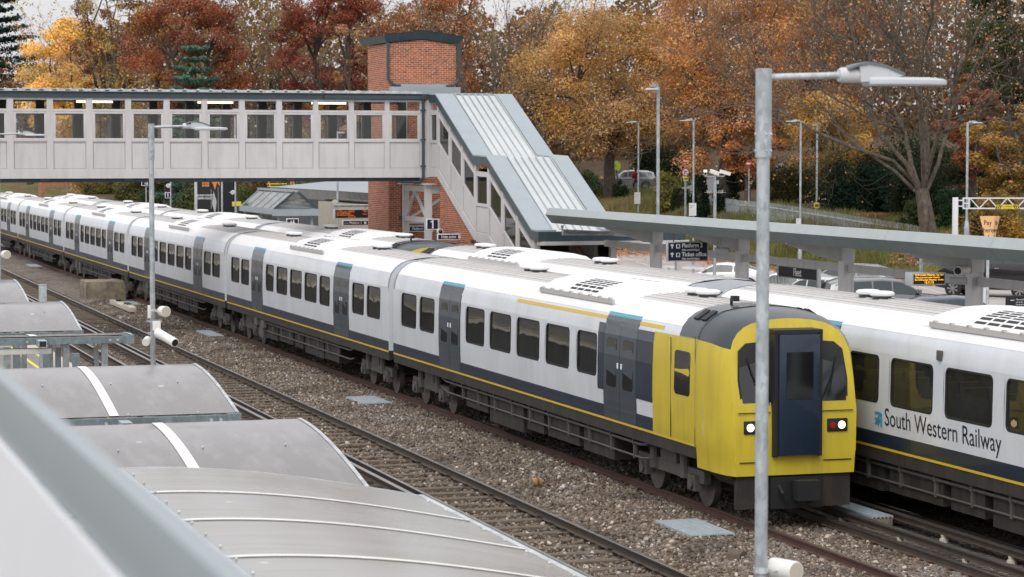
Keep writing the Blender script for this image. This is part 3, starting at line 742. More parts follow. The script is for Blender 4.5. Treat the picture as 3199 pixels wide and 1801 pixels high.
# loose stones lying on the bed: one mass
def stones(n, xr, yr, seed, size, avoid):
    g = np.random.default_rng(seed)
    ph = (1 + 5 ** .5) / 2
    iv = np.array([(-1, ph, 0), (1, ph, 0), (-1, -ph, 0), (1, -ph, 0), (0, -1, ph), (0, 1, ph), (0, -1, -ph), (0, 1, -ph), (ph, 0, -1), (ph, 0, 1), (-ph, 0, -1), (-ph, 0, 1)]) / 1.9
    fc = np.array([(0, 11, 5), (0, 5, 1), (0, 1, 7), (0, 7, 10), (0, 10, 11), (1, 5, 9), (5, 11, 4), (11, 10, 2), (10, 7, 6), (7, 1, 8), (3, 9, 4), (3, 4, 2), (3, 2, 6), (3, 6, 8), (3, 8, 9), (4, 9, 5), (2, 4, 11), (6, 2, 10), (8, 6, 7), (9, 8, 1)])
    u = g.random(n); ys = yr[0] + (yr[1] - yr[0]) * u ** 1.6
    xs_ = g.uniform(xr[0], xr[1], n)
    keep = np.ones(n, bool)
    for a in avoid: keep &= np.abs(xs_ - a) > .11
    xs_, ys = xs_[keep], ys[keep]; n = len(xs_)
    sc = size * g.lognormal(0, .3, (n, 1)) * g.uniform(.6, 1.25, (n, 3))
    V = iv[None] * (1 + g.normal(0, .16, (n, 12, 1))) * sc[:, None, :]
    a = g.uniform(0, 2 * PI, n); ca, sa = np.cos(a), np.sin(a)
    b_ = g.normal(0, .5, n); cb, sb = np.cos(b_), np.sin(b_)
    X = V[..., 0] * cb[:, None] + V[..., 2] * sb[:, None]; Zz = -V[..., 0] * sb[:, None] + V[..., 2] * cb[:, None]; Y = V[..., 1]
    X, Y = X * ca[:, None] - Y * sa[:, None], X * sa[:, None] + Y * ca[:, None]
    zb = bh(xs_) + g.uniform(-.01, .02, n)
    W = np.stack([X + xs_[:, None], Y + ys[:, None], Zz + zb[:, None]], -1).reshape(-1, 3)
    F = (fc[None] + 12 * np.arange(n)[:, None, None]).reshape(-1, 3)
    return W, F
def fast_mesh(name, V, F, mat, parent=None):
    me = bpy.data.meshes.new(name); k = F.shape[1]
    me.vertices.add(len(V)); me.vertices.foreach_set('co', V.astype(np.float32).ravel())
    me.loops.add(F.size); me.loops.foreach_set('vertex_index', F.astype(np.int32).ravel())
    me.polygons.add(len(F)); me.polygons.foreach_set('loop_start', (np.arange(len(F)) * k).astype(np.int32)); me.polygons.foreach_set('loop_total', np.full(len(F), k, np.int32))
    me.update(calc_edges=True)
    return link_mesh(name, me, mat, parent)
def stone_mat():
    m, nt, b = newmat('stones'); g = nd(nt, 'NewGeometry')
    r = ramp(nt, [(0, (.045, .036, .028)), (.25, (.12, .092, .068)), (.5, (.195, .153, .115)), (.7, (.15, .138, .128)), (.9, (.27, .235, .20)), (1, (.54, .50, .46))])
    L(nt, g.outputs['Random Per Island'], r.inputs[0])
    n = nd(nt, 'TexNoise', Scale=.55, Detail=4.0); L(nt, coords(nt), n.inputs[0])
    r2 = ramp(nt, [(.35, (.55, .52, .50)), (.5, (1, .93, .86)), (.66, (1.1, 1.12, 1.18))]); L(nt, n.outputs[0], r2.inputs[0])
    L(nt, mixc(nt, 1., r.outputs[0], r2.outputs[0], 'MULTIPLY'), b.inputs['Base Color']); b.inputs['Roughness'].default_value = .85
    return m
M['stones'] = stone_mat()
V3, F3 = stones(3600, (12.7, 14.0), (34.5, 100), 9, .03, ()); V3[:, 2] += .045
V1, F1 = stones(78000, (14.2, 19.2), (34.5, 112), 3, .029, (14.12, 17.28, 18.8))
V2, F2 = stones(24000, (11.3, 14.1), (34.5, 100), 4, .027, (12.6, 12.19, 14.12))
tag(fast_mesh('ballast_stones', np.concatenate([V1, V2, V3]), np.concatenate([F1, F2 + len(V1), F3 + len(V1) + len(V2)]), M['stones']), 'loose brown and grey ballast stones between the rails', 'stones', kind='stuff')

def drain(x0, x1, y0, y1, z, label):
    t = thing('drain_cover', label, 'drain cover', ((x0 + x1) / 2, (y0 + y1) / 2, z), group='drain covers in the ballast'); w, l = (x1 - x0) / 2, (y1 - y0) / 2
    m = MB(); n = 16
    for k in range(n): yy = -l + 2 * l * (k + .5) / n; m.box(-w, w, yy - l / n * .55, yy + l / n * .55, .0, .03)
    for k in range(6): xx = -w + 2 * w * k / 5; m.box(xx - .012, xx + .012, -l, l, -.02, .024)
    part('grating', m, M['grate'], t)
    m = MB(); m.box(-w, w, -l, l, -.15, -.03); part('chamber', m, M['conc'], t)
drain(15.62, 16.4, 62.7, 64.6, -.02, 'pale grating drain cover near the middle of the ballast strip')
drain(15.65, 16.45, 39.1, 40.9, -.02, 'large pale grating drain cover left of the near lamp post')
drain(16.0, 16.5, 87.3, 90.1, .03, 'dark grating drain cover right of the two white speakers and camera')
drain(16.0, 16.6, 145.5, 148.6, .0, 'small pale drain cover at the far left of the ballast strip')
drain(19.52, 19.92, 39.9, 41.7, .02, 'grating drain cover between the two conductor rails')
drain(15.9, 16.6, 107.5, 109.8, -.02, 'blue grey drain cover beside the concrete block')
m = MB(); m.box(-.93, .93, -1.2, 1.2, -.2, .72); o = part('concrete_block', m, M['conc'], bevel=.03); o.location = (15.95, 114.9, 0); tag(o, 'stained concrete block on the ballast by the passing train', 'block')
t = thing('spare_sleeper', 'new pale concrete sleeper lying loose beside the concrete block', 'sleeper', (15.5, 105.5, -.02))
m = MB(); m.prism([(-1.15, 0), (1.15, 0), (1.15, .2), (.62, .27), (.2, .17), (-.2, .17), (-.62, .27), (-1.15, .2)], 'x', -.14, .14)
for v in range(0): pass
m.xf(Matrix.Rotation(0, 4, 'Z')); m.v = [(v[0], v[1] * 2.6, v[2]) for v in m.v]; part('sleeper_beam', m, M['concnew'], t, bevel=.01)
m = MB()
for yy in (-1.8, -1.2, 1.2, 1.8): m.box(-.11, .11, yy - .12, yy + .12, .24, .31)
part('fastening', m, M['fairing'], t)
t = thing('rusty_fitting', 'small rusty rail fitting lying on the ballast', 'scrap', (15.2, 46.3, -.05))
m = MB(); m.tube([(-.14, 0, .07), (-.07, 0, .08), (-.04, 0, .08)], [.07, .095, .07], 14); m.tube([(-.02, 0, .08), (.04, 0, .08)], [.085, .085], 14); part('spool', m, M['tanrust'], t)
m = MB(); m.bar((.06, .02, .04), (.22, .0, .12), .11, .02); part('bent_plate', m, M['rust'], t)
m = MB(); m.prism([(-.25, 0), (.2, 0), (.26, .1), (.05, .17), (-.2, .14)], 'y', -.12, .12); o = part('timber_offcut', m, M['timber'], bevel=.01); o.location = (15.6, 37.0, -.1); o.rotation_euler = (0, 0, .9); tag(o, 'dark timber offcut on the ballast left of the near lamp post', 'offcut')
# ------------------------------------------------------------------ footbridge
BY0, BY1 = 87.8, 91.1
BX0, BX1 = -2.0, 24.45
t = thing('footbridge', 'long pale grey covered footbridge with square windows, crossing the tracks', 'footbridge', (11, 89.4, 0)); W = (11, 89.4, 0)
for y0, y1 in ((BY0, BY0 + .16), (BY1 - .16, BY1)): m = MB(); m.box(BX0, BX1, y0, y1, 5.80, 6.13); part('edge_beam', m, M['cladding'], t, world=W)
m = MB(); m.box(BX0, BX1 - .05, BY0 + .16, BY1 - .16, 5.95, 6.10)
for k in range(8): m.box(1 + k * 3.0, 1.35 + k * 3.0, BY0 + .1, BY1 - .1, 5.70, 5.95)
m.box(BX0, BX1 - .3, BY0 + .25, BY0 + .4, 5.66, 5.80)
part('deck', m, M['slate'], t, world=W)
lefts = [9.07 - 1.41 * k for k in range(7, 0, -1)] + [9.07, 10.47, 11.88, 13.27, 14.67, 16.05, 17.44, 18.83, 20.2, 21.56, 22.92]
BW = 1.18
for face, y, sg in (('near', BY0, 1), ('far', BY1, -1)):
    m = MB(); prev = BX0
    for a in lefts + [BX1 + 9]:
        b0, b1 = prev, min(a, BX1)
        if b1 > b0: m = MB(); m.box(b0, b1, min(y, y + sg * .15), max(y, y + sg * .15), 6.13, 8.70); part('wall_post', m, M['cladding'], t, world=W)
        prev = a + BW
    for a in lefts:
        b = a + BW; ya, yb = min(y + sg * .03, y + sg * .12), max(y + sg * .03, y + sg * .12)
        m = MB(); m.box(a, b, ya, yb, 6.13, 7.10); part('wall_panel', m, M['cladding'], t, world=W)
        m = MB(); m.box(a, b, min(y, y + sg * .13), max(y, y + sg * .13), 8.21, 8.30); part('transom', m, M['cladding'], t, world=W)
        m = MB(); m.box(a, b, ya, yb, 8.62, 8.70); part('head_rail', m, M['cladding'], t, world=W)
        if face == 'near':
            m = MB(); z0, z1 = 6.155, 7.075; q = y + .026
            for u0, u1, v0, v1 in ((a + .02, b - .02, z0, z0 + .012), (a + .02, b - .02, z1 - .012, z1), (a + .02, a + .032, z0, z1), (b - .032, b - .02, z0, z1)): m.box(u0, u1, q, q + .01, v0, v1)
            part('panel_joint', m, M['cladline'], t, world=W)
        m = MB(); z0, z1 = 7.12, 8.20
        ya, yb = min(y + sg * .005, y + sg * .09), max(y + sg * .005, y + sg * .09)
        for u0, u1, v0, v1 in ((a, b, z0, z0 + .13), (a, b, z1 - .07, z1), (a, a + .09, z0 + .13, z1 - .07), (b - .09, b, z0 + .13, z1 - .07)): m.box(u0, u1, ya, yb, v0, v1)
        f = part('window', m, M['cladding'], t, world=W, bevel=.006)
        m = MB(); m.box(a + .09, b - .09, y + sg * .045 - .004, y + sg * .045 + .004, z0 + .13, z1 - .07); part('pane', m, M['bridgeglass'], f, world=W)
m = MB()
for y0, y1 in ((BY0 - .05, BY0 + .2), (BY1 - .2, BY1 + .05)): m.box(BX0, BX1 - .1, y0, y1, 8.70, 8.925)
m.box(20.4, 24.3, BY0 - .16, BY0 - .052, 8.72, 8.86)
part('fascia', m, M['slate'], t, world=W)
m = MB(); pr = [(BY0 - .12, 8.94), (BY0 + .5, 9.03), (89.45, 9.07), (BY1 - .5, 9.03), (BY1 + .12, 8.94)]
m.strip(pr, 'x', BX0, BX1 - .3); m.strip([(u, v - .03) for u, v in pr], 'x', BX0, BX1 - .3)
m.box(BX0, BX1 - .3, BY0 - .12, BY0 - .09, 8.93, 9.02)
ro = part('roof', m, M['galvl'], t, world=W, smooth=20)
m = MB(); x = 0.1
while x < 20.6: m.box(x, x + .22 - .006 * x, BY0 - .132, BY0 - .121, 8.955, 8.99); x += .47
part('gutter_slot', m, M['black'], ro, world=W)
m = MB()
x = 0.
while x < 24: m.bar((x, BY0 - .1, 8.96), (x, 89.45, 9.085), .03, .03); x += .47
part('roof_seam', m, M['galvl'], ro, world=W)
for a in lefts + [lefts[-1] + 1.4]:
    m = MB(); m.box(a - .27, a + .02, BY1 - .42, BY1 - .16, 6.1, 8.86); part('shade_post', m, M['shadepost'], t, world=W)  # dark boxes standing in for the shadowed inner side of the posts
m = MB(); m.box(BX0, BX1 - .1, BY0 + .2, BY1 - .2, 8.86, 8.90); part('ceiling', m, M['lining'], t, world=W)
for x in (1.2, 4.0, 12.1, 16.55, 20.85):
    m = MB(); m.box(x - .65, x + .65, BY0 + 1.0, BY0 + 1.16, 8.55, 8.62); part('strip_light', m, M['tube'], t, world=W)
m = MB()
for x in np.arange(0, 24, 1.41): m.tube([(x, BY1 - .3, 6.1), (x, BY1 - .3, 7.15)], .025, 6)
m.tube([(BX0, BY1 - .3, 7.15), (24, BY1 - .3, 7.15)], .03, 6); m.tube([(BX0, BY0 + .35, 7.15), (24, BY0 + .35, 7.15)], .03, 6)
part('handrail', m, M['signgrey'], t, world=W)
m = MB(); m.tube([(24.2, BY0 - .09, 8.9), (24.2, BY0 - .09, 5.75), (24.15, BY0 + .1, 5.62), (23.2, BY0 + .25, 5.66)], .055, 10)
for z in (8.3, 7.2, 6.2): m.box(24.1, 24.3, BY0 - .1, BY0 - .03, z, z + .05)
part('downpipe', m, M['slate'], t, world=W)

# ------------------------------------------------------------------ covered stair
SX0, SX1 = 24.45, 27.3
t = thing('covered_staircase', 'pale grey covered staircase with sloping white roof going down to the platform', 'staircase', (25.9, 80, .92)); W = (25.9, 80, .92)
BASE = [(88.0, 5.83), (86.7, 5.83), (81.77, 3.60), (80.19, 3.56), (75.2, 1.22)]
def zb(y):
    p = BASE[::-1]; return float(np.interp(y, [a for a, _ in p], [b for _, b in p]))
def ribbon(mb, ya, yb, lo, hi, x0, x1):
    """sloping plate between two heights above the string line"""
    ys_ = sorted({ya, yb} | {y for y, _ in BASE if min(ya, yb) < y < max(ya, yb)})
    for a, b in zip(ys_, ys_[1:]):
        la, lb, ha, hb = zb(a) + lo, zb(b) + lo, zb(a) + hi, zb(b) + hi
        vs = [(x, y, z) for x in (x0, x1) for y, z in ((a, la), (b, lb), (b, hb), (a, ha))]
        mb.add(vs, [[0, 1, 2, 3], [7, 6, 5, 4], [0, 4, 5, 1], [3, 2, 6, 7], [0, 3, 7, 4], [1, 5, 6, 2]])
posts = [87.72, 86.63, 85.02, 83.4, 81.78, 80.19, 78.55, 76.9, 75.25]
for sx, o in ((SX0, 1), (SX1, -1)):
    X = lambda a, b: (min(sx + o * a, sx + o * b), max(sx + o * a, sx + o * b))
    m = MB(); ribbon(m, 88.0, 75.2, 0, .33, *X(0, .14)); part('stringer', m, M['cladding'], t, world=W)
    for y in posts: m = MB(); ribbon(m, y - .09, y + .09, .33, 2.80, *X(0.004, .13)); part('wall_post', m, M['cladding'], t, world=W)
    for a, b in zip(posts, posts[1:]):
        a, b = a - .09, b + .09
        m = MB(); ribbon(m, b, a, .33, 1.27, *X(.035, .11)); part('wall_panel', m, M['cladding'], t, world=W)
        m = MB(); ribbon(m, b, a, 2.40, 2.48, *X(.01, .12)); part('transom', m, M['cladding'], t, world=W)
        m = MB(); ribbon(m, b, a, 2.74, 2.80, *X(.01, .12)); part('head_rail', m, M['cladding'], t, world=W)
        if o == 1:
            m = MB()
            for lo, hi in ((.355, .37), (1.235, 1.25)): ribbon(m, b + .03, a - .03, lo, hi, sx + .028, sx + .036)
            for yy in (a - .035, b + .02): ribbon(m, yy, yy + .015, .36, 1.24, sx + .028, sx + .036)
            part('panel_joint', m, M['cladline'], t, world=W)
        m = MB(); ribbon(m, b, a, 1.27, 1.37, *X(.005, .10)); ribbon(m, b, a, 2.31, 2.40, *X(.005, .10)); ribbon(m, a - .08, a, 1.37, 2.31, *X(.007, .10)); ribbon(m, b, b + .08, 1.37, 2.31, *X(.007, .10))
        f = part('window', m, M['cladding'], t, world=W)
        m = MB(); ribbon(m, b + .08, a - .08, 1.37, 2.31, *X(.05, .058)); part('pane', m, M['stairglass'] if 'stairglass' in M else M['trainglass'], f, world=W)
        if o == 1:
            m = MB()
            for k in range(13):
                z = 1.4 + .07 * k; ribbon(m, b + .08, a - .08, z, z + .028, sx + .075, sx + .08)
            part('mesh_screen', m, M['undergrey'], f, world=W)
m = MB()
ROOFL = [(87.6, 8.92), (86.67, 8.89), (81.79, 6.63), (80.19, 6.59), (75.12, 4.20), (74.6, 4.18)]
for x0, x1 in ((SX0 - .06, SX0 + .12), (SX1 - .12, SX1 + .06)):
    for (a, za), (b, zb_) in zip(ROOFL, ROOFL[1:]):
        vs = [(x, y, z) for x in (x0, x1) for y, z in ((a, za - .02), (b, zb_ - .02), (b, zb_ - .32), (a, za - .32))]
        m.add(vs, [[0, 1, 2, 3], [7, 6, 5, 4], [0, 4, 5, 1], [3, 2, 6, 7], [0, 3, 7, 4], [1, 5, 6, 2]])
m.box(SX0 - .06, SX1 + 2.2, 74.4, 74.62, 3.84, 4.16)
part('fascia', m, M['slate'], t, world=W)
m = MB()
for x0, x1 in ((SX0 - .07, SX0 + .62), (SX1 - .55, SX1 + .07)):
    for (a, za), (b, zb_) in zip(ROOFL, ROOFL[1:]):
        vs = [(x, y, z) for x in (x0, x1) for y, z in ((a, za + .03), (b, zb_ + .03), (b, zb_ - .02), (a, za - .02))]
        m.add(vs, [[0, 1, 2, 3], [7, 6, 5, 4], [0, 4, 5, 1], [3, 2, 6, 7], [0, 3, 7, 4], [1, 5, 6, 2]])
m.box(SX0 + .62, SX1 - .55, 87.2, 87.6, 8.9, 8.96)
part('roof_border', m, M['slatel'], t, world=W)
m = MB(); xa, xb = SX0 + .62, SX1 - .55
for (a, za), (b, zb_) in zip(ROOFL[:-1], ROOFL[1:]):
    m.quad((xa, a, za - .03), (xb, a, za - .03), (xb, b, zb_ - .03), (xa, b, zb_ - .03))
ro = part('roof', m, M['roofsheet'], t, world=W)
m = MB()
for k in range(7):
    x = xa + .06 + (xb - xa - .12) * k / 6
    for (a, za), (b, zb_) in zip(ROOFL[1:-1], ROOFL[2:]):
        if abs(za - zb_) > .1: m.bar((x, a - .05, za), (x, b + .05, zb_), .035, .06)
part('roof_seam', m, M['seam'], ro, world=W)
m = MB()
n = 15
for f0, f1 in (((86.7, 6.13), (81.77, 3.9)), ((80.19, 3.9), (74.7, .95))):
    for k in range(n):
        y = f0[0] + (f1[0] - f0[0]) * k / n; y2 = f0[0] + (f1[0] - f0[0]) * (k + 1) / n; z = f0[1] + (f1[1] - f0[1]) * (k + 1) / n
        m.box(SX0 + .15, SX1 - .15, y2, y, z - .04, z); m.box(SX0 + .15, SX1 - .15, y - .02, y, z, z + (f0[1] - f1[1]) / n)
m.box(SX0 + .15, SX1 - .15, 80.19, 81.77, 3.85, 3.9); m.box(SX0 + .15, SX1 - .15, 86.7, 87.7, 6.0, 6.1)
stp = part('stair_tread', m, M['undergrey'], t, world=W)
m = MB()
for f0, f1 in (((86.7, 6.13), (81.77, 3.9)), ((80.19, 3.9), (74.7, .95))):
    for k in range(n):
        y2 = f0[0] + (f1[0] - f0[0]) * (k + 1) / n; z = f0[1] + (f1[1] - f0[1]) * (k + 1) / n
        m.box(SX0 + .2, SX1 - .2, y2 - .015, y2 + .045, z, z + .006)
part('step_edge', m, M['yelline'], stp, world=W)
m = MB()
for x in (SX0 + .35, SX1 - .35):
    for dz in (.65, .95): m.tube([(x, 86.7, 6.13 + dz), (x, 81.77, 3.9 + dz), (x, 80.19, 3.9 + dz), (x, 74.4, .8 + dz)], .026, 8)
part('handrail', m, M['orange'], t, world=W)
m = MB(); m.box(SX0, SX0 + .2, 75.0, 75.2, .92, 3.9); m.box(SX1 + 1.9, SX1 + 2.1, 74.4, 74.6, .92, 3.86); m.box(SX0, SX1 + 2.3, 74.3, 74.75, 3.72, 3.84); m.box(SX1 - .2, SX1, 75, 75.2, .92, 3.9)
part('entrance_frame', m, M['cladding'], t, world=W)
m = MB(); m.box(SX0 + .1, SX0 + .3, 76.4, 86.72, .92, 1.3)
pol = [(86.72, .92), (86.72, 5.80), (81.8, 3.58), (78.4, 2.5), (76.4, .92)]
m = MB(); m.prism(pol, 'x', SX0 + .12, SX0 + .34)
o = part('brick_wall', m, M['brick']); tag(o, 'brick wall closing the space under the covered staircase', 'wall')

# ------------------------------------------------------------------ trestle under the bridge end
t = thing('bridge_trestle', 'light grey steel trestle with crossed braces carrying the footbridge end', 'trestle', (24.45, 89.6, .92)); W = (24.45, 89.6, .92)
for y, w in ((87.95, .24), (91.2, .22)):
    m = MB(); m.box(24.45 - w / 2, 24.45 + w / 2, y - w / 2, y + w / 2, .92, 5.55); m.box(24.2, 24.7, y - .3, y + .3, 5.52, 5.58); part('column', m, M['cladding'], t, world=W)
m = MB(); m.box(24.37, 24.53, 88.07, 91.09, 5.26, 5.46); m.box(24.37, 24.53, 88.07, 91.09, 4.10, 4.28); m.box(24.5, 27.2, 87.87, 88.03, 5.2, 5.44); m.box(24.5, 27.2, 87.87, 88.03, 3.9, 4.08); part('cross_beam', m, M['cladding'], t, world=W)
m = MB()
for a, b in (((24.45, 91.0, 4.3), (24.45, 89.85, 5.26)), ((24.45, 88.1, 4.2), (24.45, 89.75, 5.26))): m.bar(a, b, .09, .09)
m.bar((24.55, 91.0, 4.2), (27.0, 91.0, 5.6), .08); m.bar((24.6, 88.0, 4.05), (27.0, 88.0, 5.2), .08)
part('diagonal_brace', m, M['cladding'], t, world=W)

# ------------------------------------------------------------------ brick lift tower
TX0, TX1, TY0, TY1 = 23.92, 26.66, 91.8, 95.08
t = thing('lift_tower', 'red brick lift tower with dark shallow gabled roof rising behind the footbridge', 'tower', (25.3, 93.4, .92)); W = (25.3, 93.4, .92)
xm = (TX0 + TX1) / 2
m = MB(); m.prism([(TX0, .92), (TX1, .92), (TX1, 10.98), (xm, 11.16), (TX0, 11.0)], 'y', TY0, TY1); part('wall', m, M['brick'], t, world=W)
m = MB()
o_ = .30
fp = lambda y, dx, dz0, dz1: None
for y0, y1, k in ((TY0 - .26, TY0 - .05, 1), (TY1 + .05, TY1 + .8, -1)):
    vs = []
    for y, ex in ((TY0 - .28 if k == 1 else TY1 + .8, .28), (TY0 - .03 if k == 1 else TY1 + .03, .16)):
        pass
# sloping fascia skirt: wider at the top than at the bottom
top = [(TX0 - .22, TY0 - .22), (xm, TY0 - .22), (TX1 + .26, TY0 - .22), (TX1 + .26, TY1 + .8), (xm, TY1 + .8), (TX0 - .22, TY1 + .8)]
bot = [(TX0 - .10, TY0 - .08), (xm, TY0 - .08), (TX1 + .10, TY0 - .08), (TX1 + .10, TY1 + .55), (xm, TY1 + .55), (TX0 - .10, TY1 + .55)]
zt = [11.31, 11.52, 11.29, 11.29, 11.52, 11.33]; zbm = [11.02, 11.18, 10.99, 10.99, 11.18, 11.04]
vs = [(x, y, z) for (x, y), z in zip(top, zt)] + [(x, y, z) for (x, y), z in zip(bot, zbm)]
m.add(vs, [[i, (i + 1) % 6, 6 + (i + 1) % 6, 6 + i] for i in range(6)] + [[6, 7, 10, 11], [7, 8, 9, 10]])
part('fascia', m, M['slate'], t, world=W)
m = MB(); m.add([(x, y, z + .012) for (x, y), z in zip(top, zt)], [[0, 1, 4, 5], [1, 2, 3, 4]]); part('roof', m, M['slatel'], t, world=W)
for xx, s in ((TX0 - .04, 1), (TX1 + .09, -1)):
    m = MB(); m.tube([(xx, TY0 - .1, 11.02), (xx, TY0 - .1, 9.6), (xx + s * .22, TY0 - .12, 9.38), (xx + s * .5, TY0 - .14, 9.34)], .058, 10); part('downpipe', m, M['slate'], t, world=W)
m = MB(); m.box(TX0 + .02, TX1 + .05, TY0 - .5, TY0 - .004, 9.02, 9.30); m.box(TX0 + .25, TX1 - .2, TY0 - .06, TY0 - .006, 9.30, 9.42); part('flashing', m, M['slatel'], t, world=W)
m = MB(); m.tube([(24.45, TY0 - .03, 5.6), (24.45, TY0 - .03, 4.3)], .015, 6); m.box(24.35, 24.5, TY0 - .09, TY0 - .003, 4.1, 4.28); part('conduit', m, M['undergrey'], t, world=W)
def dome(loc, label, s=.11):
    t = thing('dome_camera', label, 'camera', loc)
    m = MB(); m.cyl((0, .08, 0), (0, -.06, 0), s, 16); part('housing', m, M['plastic'], t)
    m = MB(); m.ball((0, -.07, 0), s * .72); part('dome', m, M['black_glass'], t)
dome((24.62, TY0 - .14, 4.16), 'white dome camera on the shadowed brick of the lift tower')
dome((24.05, 84.9, 3.86), 'white dome camera below the platform one sign')
# ------------------------------------------------------------------ platforms
M['paving'] = paint('platform_paving', (.22, .20, .19), .85, .12, 2., dirt=.35, bump=.3)
def platform(name, x0, x1, edge, lab, y0, y1):
    m = MB(); m.box(x0, x1, y0, y1, -.5, .90); tag(part(name, m, M['paving']), lab, 'platform', kind='structure')
    m = MB(); w = .55 if edge > 0 else -.55; e = x0 if edge > 0 else x1
    m.box(min(e - .06 * edge, e + w), max(e - .06 * edge, e + w), y0, y1, .901, .925); tag(part('platform_edge', m, M['concnew']), 'pale edge slabs of the ' + lab, 'edge', kind='structure')
    m = MB(); m.box(min(e + edge * .9, e + edge * 1.0), max(e + edge * .9, e + edge * 1.0), y0, y1, .901, .906); tag(part('platform_line', m, M['signyel']), 'yellow line along the ' + lab, 'line', kind='structure')
platform('platform', 22.75, 30.2, 1, 'far platform beside the standing train', 10, 260)
platform('platform', -14, 8.35, -1, 'near platform under the shelters', -4, 260)

# ------------------------------------------------------------------ platform canopy
t = thing('platform_canopy', 'long grey platform canopy on five white columns behind the standing train', 'canopy', (26.4, 60, .92)); W = (26.4, 60, .92)
Y0c, Y1c = 30., 73.75
m = MB()
for k in range(9):
    a, b = Y0c + k * (Y1c - Y0c) / 9, Y0c + (k + 1) * (Y1c - Y0c) / 9 - .012
    m.prism([(24.52, 4.95), (24.40, 4.735), (24.52, 4.735), (24.64, 4.95)], 'y', a, b)
part('upper_fascia', m, M['canopyu'], t, world=W)
m = MB()
for k in range(9):
    a, b = Y0c + k * (Y1c - Y0c) / 9, Y0c + (k + 1) * (Y1c - Y0c) / 9 - .012
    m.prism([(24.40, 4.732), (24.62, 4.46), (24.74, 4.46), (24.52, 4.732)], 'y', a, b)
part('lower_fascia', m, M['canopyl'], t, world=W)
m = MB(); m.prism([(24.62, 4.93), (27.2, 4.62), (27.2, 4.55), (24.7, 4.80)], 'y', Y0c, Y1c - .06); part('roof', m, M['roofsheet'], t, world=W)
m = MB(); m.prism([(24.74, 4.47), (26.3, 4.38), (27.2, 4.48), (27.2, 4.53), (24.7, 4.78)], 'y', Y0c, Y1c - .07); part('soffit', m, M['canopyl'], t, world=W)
for y in (42.2, 48.9, 55.6, 62.3, 69.0):
    m = MB(); m.box(26.30, 26.50, y - .15, y + .15, .9, 4.0); m.box(26.26, 26.30, y - .165, y + .165, .9, 4.0); m.box(26.50, 26.54, y - .165, y + .165, .9, 4.0)
    c = part('column', m, M['column'], t, world=W)
    m = MB(); m.box(26.24, 26.56, y - .18, y + .18, 4.0, 4.36); part('column_casing', m, M['column'], c, world=W, bevel=.015)
    m = MB(); m.prism([(24.75, 4.46), (26.24, 4.36), (26.24, 3.98), (26.0, 4.0), (24.75, 4.42)], 'y', y - .06, y + .06); part('bracket', m, M['cladding'], c, world=W)
m = MB()
for a, b in zip((36.2, 42.2, 48.9, 55.6, 62.3), (42.2, 48.9, 55.6, 62.3, 69.0)): m.box(26.36, 26.48, a + .17, b - .17, 3.70, 3.90)
m.box(26.36, 26.48, 69.17, 73.6, 3.70, 3.90)
part('longitudinal_beam', m, M['cladding'], t, world=W)
m = MB(); m.bar((24.9, 73.4, 4.2), (27.6, 73.6, 4.05), .12, .14); m.tube([(24.8, 73.2, 4.4), (24.8, 73.2, 4.12), (26.5, 73.3, 4.1)], .05, 8); part('rain_gutter', m, M['galv'], t, world=W)

# ------------------------------------------------------------------ signs
def board(name, label, x0, x1, y, z0, z1, th=.08, frame='signwhite', fill='signnavy', cat='sign', fr=.03):
    t = thing(name, label, cat, ((x0 + x1) / 2, y, z0)); w = (x1 - x0) / 2; h = z1 - z0
    m = MB(); m.box(-w, w, 0, th, 0, h); part('frame', m, M[frame], t, bevel=.006)
    m = MB(); m.box(-w + fr, w - fr, -.006, -.002, fr, h - fr); part('panel', m, M[fill], t)
    return t, w, h
def letters(t, s, size, x, z, sx=1., mat='signwhite', align='CENTER', y=-.009, bold=.0):
    o = part('lettering', face_front(text(s, size, sx, align, .001, bold), x, y, z), M[mat], t); return o
# direction sign hanging below the canopy
t, w, h = board('direction_sign', 'dark blue sign reading Platform 2 and Ticket office, hung below the canopy', 24.40, 25.62, 62.9, 3.68, 4.23, .12, 'signgrey')
letters(t, 'Platform 2', .16, -.18, .44, .92, align='LEFT', bold=.005); letters(t, '(via overbridge)', .088, -.18, .32, .95, align='LEFT', bold=.002); letters(t, 'Ticket office', .16, -.18, .19, .92, align='LEFT', bold=.005); letters(t, '(via overbridge)', .088, -.18, .075, .95, align='LEFT', bold=.002)
for z in (.42, .18):
    m = MB(); m.bar((-.47, -.010, z - .06), (-.47, -.010, z + .05), .03, .004, up=(0, 1, 0)); m.bar((-.47, -.010, z + .065), (-.515, -.010, z + .02), .028, .004, up=(0, 1, 0)); m.bar((-.47, -.010, z + .065), (-.425, -.010, z + .02), .028, .004, up=(0, 1, 0)); part('arrow', m, M['signwhite'], t)
    m = MB(); m.box(-.35, -.235, -.011, -.008, z - .06, z + .06); p = part('pictogram', m, M['signwhite'], t, bevel=.001)
    m = MB(); m.box(-.325, -.26, -.0135, -.0115, z - .025, z + .045); m.box(-.32, -.30, -.0135, -.0115, z - .05, z - .035); m.box(-.285, -.265, -.0135, -.0115, z - .05, z - .035); part('symbol', m, M['signnavy'], p)
m = MB(); m.bar((-.4, .06, h), (-.4, .06, h + .22), .03); m.bar((.4, .06, h), (.4, .06, h + .22), .03); part('hanger', m, M['undergrey'], t)
